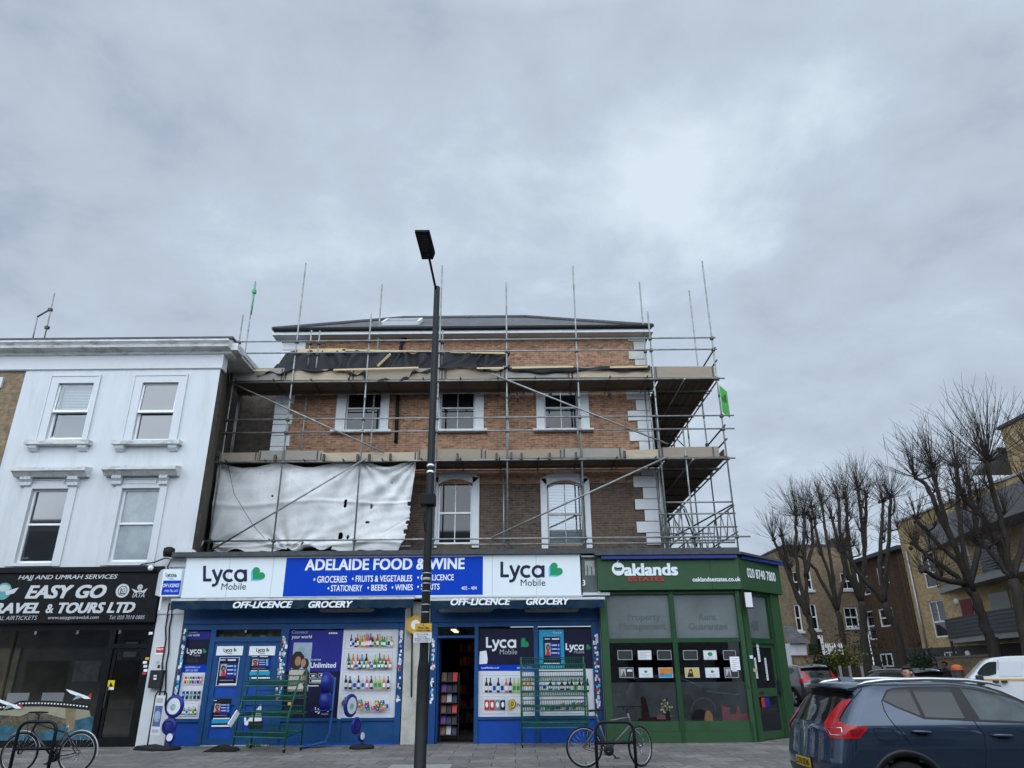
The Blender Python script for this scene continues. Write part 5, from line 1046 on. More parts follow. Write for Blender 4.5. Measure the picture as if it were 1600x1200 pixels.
    place = ['top row, furthest left in the agency window', 'top row of the agency window', 'top row, next to the green mullion on its left', 'bottom row, furthest left in the agency window', 'bottom row, left pane of the agency window', 'bottom row, left of the green mullion', 'top row, right of the green mullion', 'top row of the right agency pane', 'top row, furthest right in the agency window', 'bottom row, right of the green mullion', 'bottom row, right pane of the agency window', 'bottom row, furthest right in the agency window']
    blank = mat('clear_holder', (.045, .05, .05), .25)
    for ((x0, y0, x1, y1), kk), pl in zip(cards, place):
        p = Print(F + .04); p.rect(grey_ink, x0, y0, x1, y1).rect(blank if kk in (0, 2) else poster_white, x0 + .8, y0 + .8, x1 - .8, y1 - .8); w, h = x1 - x0, y1 - y0
        if kk == 1:
            for k in range(4): p.rect(grey_ink, x0 + 3, y0 + 3 + 2.6 * k, x1 - 3 - (k % 2) * 5, y0 + 4 + 2.6 * k)
        if kk == 2: p.rect(grey_ink, x0 + 2, y0 + 2, x0 + w * .45, y1 - 2).poly(faint_ink, [(x0 + 3, y1 - 2), (x0 + 7, y0 + 4), (x0 + 10, y1 - 2)]).rect(poster_white, x0 + w * .55, y0 + 3, x1 - 2, y0 + h * .4)
        if kk in (3, 5): p.disc(heart_green, (x0 + x1) / 2, y0 + h * .4, 2.6 if kk == 3 else 4, 2 if kk == 3 else 3).rect(grey_ink, x0 + 4, y0 + h * .68, x1 - 4, y0 + h * .74).rect(grey_ink, x0 + 6, y0 + h * .82, x1 - 6, y0 + h * .86)
        if kk == 4: p.rect(snack[2], x0 + 1, y0 + 1, x1 - 1, y0 + h * .6).rect(cyan, x0 + 1, y0 + h * .6, x1 - 1, y1 - 1).rect(red_ink, x0 + 2, y0 + h * .55, x0 + w * .4, y0 + h * .7)
        if kk == 6: p.rect(mat('card_yellow', (.52, .42, .12), .5), x0 + 1, y0 + 1, x1 - 1, y1 - 1).poly(black_ink, [(x0 + 4, y1 - 1), (x0 + 7, y0 + 3), (x0 + 11, y0 + 2), (x0 + 14, y1 - 1)]).disc(skin_print, x0 + 9, y0 + 7, 2)
        p.build('property_card', names[kk] + ', ' + pl, 'card', 'property cards in the agency window')
    p = Print(F + .03); p.rect(white_ink, 1141, 1026, 1156, 1047)
    for k in range(6): p.rect(grey_ink, 1143.5, 1029 + 3 * k, 1153.5 - (k % 2) * 3, 1030 + 3 * k)
    p.build('window_notice', 'tall white notice at the right edge of the agency window', 'notice')
    p = Print(F - .063); p.rect(poster_white, 1171.5, 1024, 1176.5, 1029).rect(mat('sticker_tan', (.4, .33, .15), .5), 1177, 1044.5, 1183, 1050); p.build('pilaster_stickers', 'two small stickers on the green corner pilaster', 'stickers')
    # flowers
    m = MB()
    for k in range(34):
        q = V(1042 + rnd.gauss(0, 4.0), 1106 + rnd.gauss(0, 6), F + .02 + rnd.random() * .02); m.use(rnd.choice([mat('petal', (.24, .22, .17), .7), mat('petal_pink', (.16, .09, .09), .7), mat('stem_green', (.08, .13, .03), .8)])).disc(q.x, q.z, .025, q.y, 6)
    m.build('petals', fl)
    p = Print(19.63 - .062); p.rect(white_ink, 948.5, 1029, 953.5, 1036).rect(red_ink, 949, 1031, 953, 1033); p.build('pier_sticker', 'small white and red sticker on the pier between grocery and agency', 'stickers')
agency()

# yellow hexagonal sign on the middle pier
def hexsign():
    Y = FY - .25; x, z = P(648, 976, Y); t = thing('hexagon_sign', 'amber hexagonal sign on the pier, half hidden by the street lamp', 'sign', (x, Y, z - .2)); r = .24
    pts = [(x + r * math.cos(R(60 * k + 30)), z + r * 1.05 * math.sin(R(60 * k + 30))) for k in range(6)]
    MB().use(yellow_sign).extr(pts, Y, Y + .06).build('sign_plate', t); MB().use(white_ink).disc(x + .02, z, .12, Y - .004, 16).build('white_spot', t); MB().use(dark_steel).box(x - .03, x + .03, Y + .06, FY - .05, z - .03, z + .03).build('bracket', t)
    pts = [V(644 - .02 * i * i, 945 + i * 18, FY - .08) for i in range(9)]; tag(MB().use(matt_black).path(pts, .02, 6).build('cable'), 'black cable running down the middle stone pier', 'cable')
hexsign()
# ------------------------------------------------------------------ scaffolding
YO, YI = 21.3, 22.3
def scaffold():
    t = thing('scaffolding', 'galvanised tube scaffolding with timber decks, wrapped round the brick villa above the shops', 'scaffolding', (-1, YO, RZ))
    RT = .026
    zl = lambda py, Y=YO, px=740: P(px, py, Y)[1]
    zA, zB = zl(532), zl(550); zC, zD = zl(653.5), zl(674); zd1, zd1t = zl(592), zl(573); zd2, zd2t = zl(717), zl(701); zr1, zr2 = zl(842.5), zl(850)
    levels = [zA, zB, zd1 - .08, zC, zD, zd2 - .06, zr1]
    z0 = RZ - .02
    def upright(x, y, zt, zb=z0, m=steel, joints=levels, r=RT):
        mb = MB().use(m).tube((x, y, zb), (x, y, zt), r, 8); mb.use(dark_steel)
        for z in joints:
            if zb < z < zt: mb.box(x - .05, x + .05, y - .06, y + .05, z - .045, z + .045)
        mb.use(steel)
        if zt - zb > 6:
            zz = zb + 5.2; mb.tube((x, y, zz - .1), (x, y, zz + .1), r + .008, 8)
        return mb.build('upright_pole', t)
    for px, py in ((380, 492), (478, 411), (580, 491), (691, 415), (791, 441), (895, 416), (1012, 487), (1097, 408)):
        x, z = P(px, py, YO); upright(x, YO, z)
    for px, py in ((399, 440), (597, 444), (999, 441)):
        x, z = P(px, py, YI); upright(x, YI, z, joints=[zA - .0, zd1, zd2], m=steel)
    x, z = P(399, 445, YI); MB().use(green_steel).tube((x, YI, z - 1.2), (x, YI, z + .05), RT + .004).box(x - .06, x + .06, YI - .07, YI + .05, z - .35, z - .22).build('green_marked_pole', t)
    xs_short = [(487, 516, 482, 572), (500, 517, 493, 598), (692, 516, 690, 572), (632, 520, 628, 600)]
    for a, b, c, d in xs_short[:3]:
        x, z = P(a, b, YO + .12); zb = P(c, d, YO + .12)[1]; upright(x, YO + .12, z, zb, joints=[zA, zB])
    for px, pb in ((477, 612), (372, 612), (583, 612), (794, 612), (901, 612), (1010, 612)):
        x = P(px, 640, YI)[0]; upright(x, YI, zd1 - .1, zd2, joints=[])
    for px in (441, 563, 676, 787, 909, 1035):
        x = P(px, 790, YI)[0]; upright(x, YI, zd2 - .1, z0, joints=[])
    x, z = P(1067, 670, YO + .05); upright(x, YO + .05, z, z0, joints=[zr1, zd2]); x2 = P(1120, 720, YO)[0]
    # ledgers and guard rails along the front
    XL, XR = P(376, 537, YO)[0], 6.75
    yf = YO - .055
    def ledger(xa, xb, z, y=yf, r=RT, m=steel, name='ledger'): return MB().use(m).tube((xa, y, z), (xb, y, z), r, 8).build(name, t)
    ledger(-9.35, 6.72, zA, name='guard_rail'); ledger(-9.3, 6.72, zB, name='guard_rail')
    ledger(P(333, 656, YO)[0], P(1146, 650, YO)[0], zC, name='guard_rail'); ledger(P(331, 677, YO)[0], P(1147, 671, YO)[0], zD, name='guard_rail')
    ledger(-9.2, P(1131, 588, YO)[0], zd1 - .08); ledger(-9.2, 6.7, zd1 - .10, YI); ledger(P(327, 722, YO)[0], P(1148, 716, YO)[0], zd2 - .06); ledger(-9.1, 6.7, zd2 - .10, YI)
    ledger(P(308, 846, YO)[0], P(1172, 842, YO)[0], zr1); ledger(P(676, 850, YO)[0], P(1150, 848, YO)[0], zr2, YO + .1)
    for z, a, b in ((zl(787), 1040, 1147), (zl(805), 1030, 1150), (zl(826), 1040, 1150)): ledger(P(a, 800, YO)[0], P(b, 800, YO)[0], z, YO + .06)
    ledger(P(640, 849, YO)[0] - 5, P(640, 849, YO)[0], zr2, YO + .3, m=steel)
    # raking braces on the face
    for a, b, o in (((356, 596), (600, 707), -.11), ((326, 862), (572, 716), -.11), ((768, 584), (1044, 694), -.11), ((768, 840), (1044, 713), -.11), ((318, 845), (309, 862), -.2), ((1029, 735), (1037, 858), .6)):
        MB().use(steel).tube(V(*a, YO + o), V(*b, YO + o), RT + .002, 8).build('raking_brace', t)
    # decks: boards across the transoms
    def deck(z, xa, xb, nm='deck'):
        m = MB().use(timber_dark); y = YO + .06; k = 0
        while y < YI + .02:
            x = xa; 
            while x < xb - .1:
                L = min(3.9 - .3 * (k % 3), xb - x); m.box(x + .005, x + L - .005, y + .004, y + .221, z + .004 * (k % 2), z + .038 + .004 * (k % 2)); x += L
            y += .225; k += 1
        m.build(nm, t)
        x = xa + .3
        while x < xb: MB().use(dark_steel).tube((x, YO - .22, z - .035), (x, YI + .28, z - .035), RT, 6).build('transom', t); x += 1.2
    deck(zd1, -9.15, 4.75); deck(zd2, -9.1, 4.75)
    def toe(z, h, xs):
        for i in range(len(xs) - 1):
            m = MB().use((timber, timber_pale, timber_grey, timber)[(i * 3 + int(z)) % 4]); dz = (.0, .03, -.02, .015)[i % 4]; hh = h * (.92, .80, 1.0, .86)[(i + int(z)) % 4]; t0, t1 = rnd.uniform(-.02, .02), rnd.uniform(-.02, .02); y0, y1 = YO + .012, YO + .05; L = []
            for x, tz in ((xs[i] + .006, t0), (xs[i + 1] - .006 + (.12 if i % 2 else 0), t1)): L += [(x, y0 + .04 * (i % 2), z + dz + tz), (x, y1 + .04 * (i % 2), z + dz + tz), (x, y1 + .04 * (i % 2), z + dz + hh + tz), (x, y0 + .04 * (i % 2), z + dz + hh + tz)]
            m.add(L, [(0, 1, 2, 3), (7, 6, 5, 4), (0, 4, 5, 1), (1, 5, 6, 2), (2, 6, 7, 3), (3, 7, 4, 0)])
            for x in (xs[i] + .03, xs[i + 1] - .09): m.use(dark_steel).rect(x, x + .05, z + dz + t0 * .5 + .01, z + dz + hh * .96, y0 + .04 * (i % 2) - .003)
            m.build('toe_board', t)
    toe(zd1 + .01, zd1t - zd1, [-9.15, -7.4, -5.2, -2.2, -.3, 1.9, 4.62, 6.58]); toe(zd2 + .0, zd2t - zd2, [P(340, 706, YO)[0], -7.9, -6.0, -2.95, -.9, 1.55, 3.4, 4.6, 6.3])
    # decks along the flank of the villa
    yb = 33.5
    for z, nm in ((zd1, 'deck'), (zd2, 'deck')):
        m = MB().use(timber_dark); x = 4.80; k = 0
        while x < 6.5:
            y = YO + .06
            while y < yb: L = 3.9 - .4 * (k % 2); m.box(x + .006, x + .219, y, min(y + L, yb) - .02, z + .005 * (k % 2), z + .038 + .005 * (k % 2)); y += L
            x += .232; k += 1
        m.build(nm, t); y = YO + .2
        while y < yb: MB().use(dark_steel).tube((4.7, y, z - .035), (6.75, y, z - .035), RT, 6).build('transom', t); y += 1.2
        MB().use(timber_dark).box(6.56, 6.60, YO + .1, yb, z + .04, z + .27).build('toe_board', t)
        MB().use(steel).tube((6.66, YO - .2, z - .09), (6.66, yb, z - .09), RT).build('ledger', t); MB().use(steel).tube((5.55, YO - .1, z - .10), (5.55, yb, z - .10), RT).build('ledger', t)
        for dz in (.55, 1.0): MB().use(dark_steel).tube((6.66, YO - .1, z + dz), (6.66, yb, z + dz), RT).build('guard_rail', t)
    for y, zt in ((23.3, P(1079, 454, 23.3)[1]), (25.6, zd1 + 1.1), (28.0, zd1 + .9), (30.4, zd1 + 1.1), (32.8, zd1 + .8)):
        upright(6.62, y, zt, joints=[zd1, zd1 + 1.0, zd2, zd2 + 1, zr1])
    for y in (23.3, 25.6, 28.0, 30.4): upright(4.95, y, zd1 + .9 if y < 26 else zd1, joints=[zd1, zd2])
    MB().use(steel).tube((6.72, 23.3, zd2), (6.72, 27.9, zd1), RT).build('raking_brace', t); MB().use(steel).tube((6.72, 24.5, z0), (6.72, 27.9, zd2), RT).build('raking_brace', t); MB().use(steel).tube((6.72, 30, zd2), (6.72, 26, z0 + .3), RT).build('raking_brace', t)
    # lattice beams low on the flank
    for x in (5.15, 6.66):
        m = MB().use(steel).tube((x, YO, zr1 + .15), (x, 32, zr1 + .15), RT).tube((x, YO, zr1 + .95), (x, 32, zr1 + .95), RT); y = YO + .3
        while y < 31.5: m.tube((x, y, zr1 + .15), (x, y + .4, zr1 + .95), .018, 6).tube((x, y + .4, zr1 + .95), (x, y + .8, zr1 + .15), .018, 6); y += .8
        m.build('lattice_beam', t)
    for k in range(9):
        y = 22.4 + k * 1.1; MB().use(steel).tube((4.8, y, zr1 + .1 + .3 * (k % 3)), (6.9, y, zr1 + .1 + .3 * (k % 3)), RT).build('cross_tube', t)
    MB().use(dark_steel).tube((6.66, YO + .1, zr1 + 1.0), (5.2, 27, zr1 + .6), RT).tube((5.2, YO + .3, zr1 + .9), (6.6, 26, zr1 + .5), RT).build('raking_brace', t)
    # loose ends with couplers hanging under the upper deck
    for px, py in ((796, 612), (808, 614), (818, 611), (860, 608), (952, 608)):
        v = V(px, py, YI - .3); MB().use(dark_steel).tube(v, v + Vector((.02, 0, -.35)), .03, 6).box(v.x - .05, v.x + .05, v.y - .05, v.y + .05, v.z - .2, v.z - .1).build('coupler', t)
    for px, py in ((341, 709), (430, 716), (506, 715), (559, 715), (577, 715), (610, 714), (715, 714), (776, 713), (799, 712), (815, 713), (859, 713), (976, 710), (900, 712)):
        v = V(px, py, YO - .1); MB().use(dark_steel).box(v.x - .035, v.x + .035, v.y - .06, v.y + .05, v.z - .10, v.z + .10).build('coupler', t)
    return t, dict(zd1=zd1, zd1t=zd1t, zd2=zd2)
scaf, SZ = scaffold()

def fold(u, v, s): return math.sin(u * s * 1.7 + v * 3.1 + 1.3 * math.sin(v * 5 + u * 2)) * .5 + math.sin(u * s * 3.9 - v * 6 + 2.0) * .25 + math.sin((u * 1.7 + v) * s * 2.3) * .25
def white_sheet():
    Y = YO + .22; nu, nv = 220, 110; m = MB().use(tarp_white); m.smooth = True
    tl, tr, br, bl = (341, 722), (650, 718), (634, 856), (329, 860)
    left = [(341, 722), (338, 735), (335, 765), (331, 800), (327, 837), (333, 850), (333, 862)]; right = [(650, 718), (648, 745), (644, 772), (640, 790), (640, 812), (633, 838), (622, 862)]
    def along(pl, v): q = v * (len(pl) - 1); i = min(int(q), len(pl) - 2); f = q - i; return (pl[i][0] * (1 - f) + pl[i + 1][0] * f, pl[i][1] * (1 - f) + pl[i + 1][1] * f)
    pts = []; ties = [0, .31, .60, .72, 1.0]; cr = []
    for k in range(46):
        a = rnd.choice([(.72, 0), (1, 0), (.42, 1), (0, 0), (0, .85), (rnd.random(), rnd.random()), (rnd.random(), rnd.random())]); th = rnd.uniform(0, 6.28); L_ = rnd.uniform(.06, .34); b = (a[0] + .6 * L_ * math.cos(th), a[1] + L_ * 1.3 * math.sin(th)); cr.append((a, b, rnd.choice([-1, 1]) * rnd.uniform(.012, .03), rnd.uniform(.006, .013)))
    def crease(u, v):
        s_ = 0
        for a, b, am, w in cr:
            dx, dy = b[0] - a[0], b[1] - a[1]; f = ((u - a[0]) * dx + (v - a[1]) * dy) / (dx * dx + dy * dy)
            if 0 < f < 1: d = math.hypot((u - a[0] - f * dx) * 1.9, v - a[1] - f * dy); s_ += am * math.exp(-d / w) * min(1, f * 5, (1 - f) * 5)
        return s_
    for j in range(nv + 1):
        v = j / nv
        for i in range(nu + 1):
            u = i / nu; L = along(left, v); Rr = along(right, v)
            px = L[0] * (1 - u) + Rr[0] * u; py = L[1] * (1 - u) + Rr[1] * u
            d = min(abs(u - q) for q in ties); py += 9 * min(d / .12, 1) ** .8 * (1 - v) ** 6      # scallops between ties
            if v > .9: py += 4 * math.sin(u * 37) * math.sin(u * 11) * (v - .9) * 10
            if u > .95: px += (1.1 * math.sin(v * 13 + 4 * v * v) + 1.0 * math.sin(v * 71 + 9 * math.sin(v * 9))) * (u - .95) * 20 * v
            dg = max(0, 1 - abs((u - .60) * .55 + (v - .55) * -.35) / .12) ** 1.5    # long diagonal drape
            def fan(a, b, n, fall, amp): r = math.hypot(u - a, (v - b) * .6); return amp * math.sin(math.atan2(v - b + .001, (u - a) * 2.2 + .001) * n) * min(1, r / .06) * math.exp(-fall * r)
            y = Y + .03 * fold(u * 3, v, 1.3) + fan(.72, -.04, 13, 3.2, .06) + fan(1.02, -.05, 17, 2.6, .08) + fan(.40, 1.02, 13, 3.4, .055) + fan(-.03, -.05, 9, 4, .05) + fan(-.03, .85, 13, 4, .05) - .06 * dg + .03 * math.sin(v * 9 + u * 3) + .006 * math.sin(v * 55 + u * 30 + 2 * math.sin(u * 17)) * (.3 + u)
            y -= .035 * math.exp(-((v - .44 - .02 * math.sin(u * 9)) / .02) ** 2) + .05 * math.exp(-((v - .90 - .02 * math.sin(u * 13)) / .025) ** 2)
            y -= .10 * max(0, (v - .86)) * 5 * (.5 + .5 * math.sin(u * 21 + 3 * u * u))
            y += crease(u, v)
            X, Z = P(px, py, Y); pts.append((X, y, Z))
    holes = [(.675, .46, .009, .05), (.805, .49, .007, .028), (.66, .80, .012, .05), (.70, .82, .007, .03), (.47, .88, .006, .03), (.79, .66, .012, .012), (.29, .80, .006, .02), (.30, .38, .006, .012), (.89, .22, .003, .008), (.22, .17, .003, .007)]
    fs = []
    for j in range(nv):
        for i in range(nu):
            u, v = (i + .5) / nu, (j + .5) / nv
            if any(((u - a) / c) ** 2 + ((v - b) / d) ** 2 < 1 for a, b, c, d in holes): continue
            if .40 < u < .64 and v > .955 - .03 * math.sin(u * 40): continue
            if u > .985 and v > .3 and math.sin(v * 17) * math.sin(v * 41 + 1) > .4: continue
            fs.append((j * (nu + 1) + i, j * (nu + 1) + i + 1, (j + 1) * (nu + 1) + i + 1, (j + 1) * (nu + 1) + i))
    m.add(pts, fs); o = m.build('debris_sheet'); tag(o, 'torn white plastic debris sheet tied to the lower left of the scaffolding', 'sheet')
    o.modifiers.new('thickness', 'SOLIDIFY').thickness = .004
    # cord across the sheet
    tag(MB().use(charcoal).path([V(356, 725, YO - .02), V(366, 772, YO - .02), V(395, 820, YO - .02), V(414, 842, YO - .02)], .008, 5).build('tie_cord'), 'thin dark cord hanging across the white debris sheet', 'cord')
white_sheet()
def black_sheet():
    nu, nv = 110, 20; m = MB().use(tarp_black); m.smooth = True; pts = []
    top = [(420, 579), (462, 546), (520, 547), (590, 546), (640, 552), (700, 549), (760, 551), (795, 553)]
    bot = [(400, 584), (440, 583), (470, 577), (540, 580), (565, 587), (585, 590), (640, 589), (672, 576), (690, 573), (752, 578), (760, 577), (794, 577)]
    def along(pl, u): q = u * (len(pl) - 1); i = min(int(q), len(pl) - 2); f = q - i; return (pl[i][0] * (1 - f) + pl[i + 1][0] * f, pl[i][1] * (1 - f) + pl[i + 1][1] * f)
    for j in range(nv + 1):
        v = j / nv
        for i in range(nu + 1):
            u = i / nu; a = V(*along(top, u), YI - .12); b = V(*along(bot, u), YO - .06); p = a.lerp(b, v)
            p.z -= .16 * math.sin(v * math.pi) * (.6 + .4 * math.sin(u * 31)); p += Vector((.08 * math.sin(v * 7 + u * 40), .10 * math.sin(u * 95 + v * 6 + 2 * math.sin(u * 23)) * (1 - .5 * v), .07 * math.sin(u * 60 + 5 * v) * v)); p.z -= .22 * math.exp(-((u - .47) / .05) ** 2) * v; pts.append(p)
    m.add(pts, [(j * (nu + 1) + i, j * (nu + 1) + i + 1, (j + 1) * (nu + 1) + i + 1, (j + 1) * (nu + 1) + i) for j in range(nv) for i in range(nu)])
    o = m.build('black_sheet'); tag(o, 'crumpled black polythene sheet draped from the wall over the upper deck', 'sheet'); o.modifiers.new('thickness', 'SOLIDIFY').thickness = .004
    m = MB().use(tarp_black); m.smooth = True; n = 60     # edge strip along the right toe-board
    pts = []
    for i in range(n + 1):
        u = i / n; px = 794 + (1016 - 794) * u; base = 577 - 3 * u; w = 7 * abs(math.sin(u * 5.2)) * (1 - .6 * u) + 1.5
        pts += [V(px, base - 2 - 1.2 * math.sin(u * 20), YO - .0), V(px, base + w, YO - .04 - .03 * math.sin(u * 33))]
    m.add(pts, [(2 * i, 2 * i + 1, 2 * i + 3, 2 * i + 2) for i in range(n)]); o = m.build('black_sheet'); tag(o, 'narrow strip of black polythene lapping over the upper toe-board on the right', 'sheet'); o.modifiers.new('thickness', 'SOLIDIFY').thickness = .004
    # battens holding the sheets down
    for (a, b, w, lab) in (((465, 549), (540, 548), .16, 'wide pine board along the top of the black sheet'), ((535, 547), (792, 552), .06, 'long thin pine batten along the top of the black sheet'), ((590, 572), (610, 553), .07, 'short slanted pine batten lying on the black sheet'), ((521, 578), (654, 574.5), .055, 'pale batten on the lower edge of the black sheet, before the lamp'), ((384, 579), (420, 578.5), .055, 'short pale batten at the left end of the upper deck'), ((745, 575.5), (787, 575), .055, 'short pale batten beside the end of the black sheet'), ((800, 575), (896, 573), .055, 'long pale batten on the right upper toe-board'), ((953, 574), (1012, 573), .055, 'pale batten at the right end of the upper toe-board')):
        y = YI - .25 if b[1] < 560 and a[1] < 573 and lab[0] != 's' else (YO - .1)
        if 'slanted' in lab: p, q = V(*a, YO + .1), V(*b, YI - .4)
        else: p, q = V(*a, y), V(*b, y)
        tag(MB().use(pine).bar(p, q, .03, w).build('batten'), lab, 'batten', 'battens on the scaffold sheets')
    # green agent's board on the end pole
    p = [V(1124, 609, YO - .2), V(1139, 600, YO + .5), V(1140, 634, YO + .5), V(1126, 649, YO - .2)]
    x = P(1126, 625, YO - .1)[0]; z0, z1 = P(1131, 647, YO)[1], P(1131, 606, YO)[1]
    t = thing('estate_board', 'bright green estate board fixed to the right end pole of the scaffolding', 'board', (x, YO, z0)); gb = mat('board_green', (.05, .36, .035), .5, var=.06)
    xq = 6.70; a = PX(1123.5, 628, xq); 
    A = Vector((6.62, YO - .20, 0)); B = Vector((7.00, YO + .35, 0)); d = (B - A)
    m = MB().use(gb); c = [Vector((q.x, q.y, z)) for q in (A, B) for z in (z0, z1)]; n = Vector((d.y, -d.x, 0)).normalized() * .02
    m.add([q for q in c] + [q - n for q in c], [(0, 2, 3, 1), (4, 5, 7, 6), (0, 1, 5, 4), (2, 6, 7, 3), (1, 3, 7, 5), (0, 4, 6, 2)]); m.build('board_panel', t)
    nn = n * .3
    for k, (f0, f1, u0, u1) in enumerate(((.45, .62, .12, .30), (.45, .75, .40, .50), (.5, .8, .55, .72))):
        MB().use(mat('board_dark_green', (.008, .06, .01), .5)).poly([A + d * u0 + nn + Vector((0, 0, z0 + (z1 - z0) * f0)), A + d * u1 + nn + Vector((0, 0, z0 + (z1 - z0) * f0)), A + d * u1 + nn + Vector((0, 0, z0 + (z1 - z0) * f1)), A + d * u0 + nn + Vector((0, 0, z0 + (z1 - z0) * f1))]).build('board_mark', t)
black_sheet()

# ------------------------------------------------------------------ street lamp
def lamp():
    Y = 14.0; X = -1.66; t = thing('street_lamp', 'tall dark street lamp column with a flat LED head, on the pavement before the grocery', 'street lamp', (X, Y, PV))
    zt = P(683, 448, Y)[1]; zsh = P(660, 1040, Y)[1]
    MB().use(lamp_black).lathe([(.125, 0), (.125, .05), (.108, .06), (.108, zsh - PV - .1), (.098, zsh - PV), (.083, zsh - PV + .12), (.082, zsh - PV + .5), (.066, zt - PV - .02), (.05, zt - PV), (0, zt - PV)], (X, Y, PV), 20).build('column', t)
    h0 = V(676, 403, 13.3); top = Vector((X - .02, Y - .02, zt - .1)); tip = Vector((P(671, 405, 13.45)[0], 13.45, P(671, 405, 13.45)[1]))
    MB().use(lamp_black).path([top, top.lerp(tip, .5), tip, tip + Vector((-.02, -.15, .05))], .027, 8).build('arm', t)
    # flat head tilted, wider than the arm, pointing to the road
    far_l = V(649.5, 363, 12.80); far_r = V(669.5, 363, 12.80); near_l = V(660, 404, 13.42); near_r = V(675.5, 404, 13.42); mr = V(678.5, 397, 13.34); ml = V(658, 398, 13.34)
    o = [near_l, near_r, mr, far_r, far_l, ml]; up = Vector((0, .02, .055))
    m = MB().use(lamp_black); k = len(o); m.add(o + [q + up for q in o], [tuple(range(k)), tuple(range(2 * k - 1, k - 1, -1))] + [(i, (i + 1) % k, (i + 1) % k + k, i + k) for i in range(k)]); hd = m.build('lamp_head', t, bevel=.02)
    m = MB().use(mat('lens_grey', (.05, .055, .06), .25, var=.2))
    for r in range(9):
        f = .12 + r * .085; a = far_l.lerp(ml, f); b = far_r.lerp(mr, f); a2, b2 = far_l.lerp(ml, f + .04), far_r.lerp(mr, f + .04); dn = Vector((0, -.003, -.006))
        m.poly([a.lerp(b, .15) + dn, a.lerp(b, .85) + dn, a2.lerp(b2, .85) + dn, a2.lerp(b2, .15) + dn])
    m.build('led_lens', hd)
    def band(py, h, m_, r=.088):
        z = P(668, py, Y)[1]; zz = (z - PV); return MB().use(m_).lathe([(r, -h / 2), (r + .004, 0), (r, h / 2)], (X, Y, z), 20).build('steel_band', t)
    for py in (728, 738): band(py, .045, chrome, .081)
    for py, h in ((896, .02), (905, .05), (912, .02), (924, .018), (945, .02), (957, .02)): band(py, h, alloy, .090)
    q = RC(657, 771.5, 680, 789, Y - .1); b = MB().use(matt_black).box(q[0], q[1], Y - .17, Y + .1, q[2], q[3]).build('control_box', t, bevel=.015)
    MB().use(matt_black).path([V(668, 788, Y - .12), V(664, 802, Y - .12), V(662.5, 812, Y - .1), V(664, 830, Y - .09)], .012, 6).build('cable', t)
    Yp = Y - .13
    s = thing('parking_plate', 'amber and white parking restriction plates strapped to the street lamp', 'sign', V(660, 1004, Yp)); a = RC(648.5, 974, 674.5, 988, Yp); MB().use(yellow_sign).box(a[0], a[1], Yp, Yp + .012, a[2] + .004, a[3]).build('amber_plate', s); a2 = RC(645, 988, 674.5, 1004, Yp); MB().use(poster_white).box(a2[0] + .01, a2[1], Yp, Yp + .012, a2[2], a2[3]).build('white_plate', s)
    MB().use(dark_steel).box(X - .09, X + .09, Yp + .013, Y - .07, a[2] + .04, a[2] + .07).build('clip', s)
    text(s, 'Mon-Sat', (653, 979, 671, 982.5), black_ink, Y=Yp - .003, bold=.02); text(s, '8.00am-6.30pm', (651, 983.5, 673, 987), black_ink, Y=Yp - .003, bold=.01); MB().use(black_ink).disc(*P(661.5, 976.8, Yp), .012, Yp - .003).build('dot_mark', s)
    text(s, 'No loading', (650, 989.5, 669, 992.5), black_ink, Y=Yp - .003); text(s, 'Mon-Sat', (653, 993, 667, 995.8), black_ink, Y=Yp - .003); text(s, '8.00am-9.30am', (648, 996.5, 672, 999.3), black_ink, Y=Yp - .003); text(s, '4.30pm-6.30pm', (648, 1000, 672, 1003), black_ink, Y=Yp - .003)
lamp()

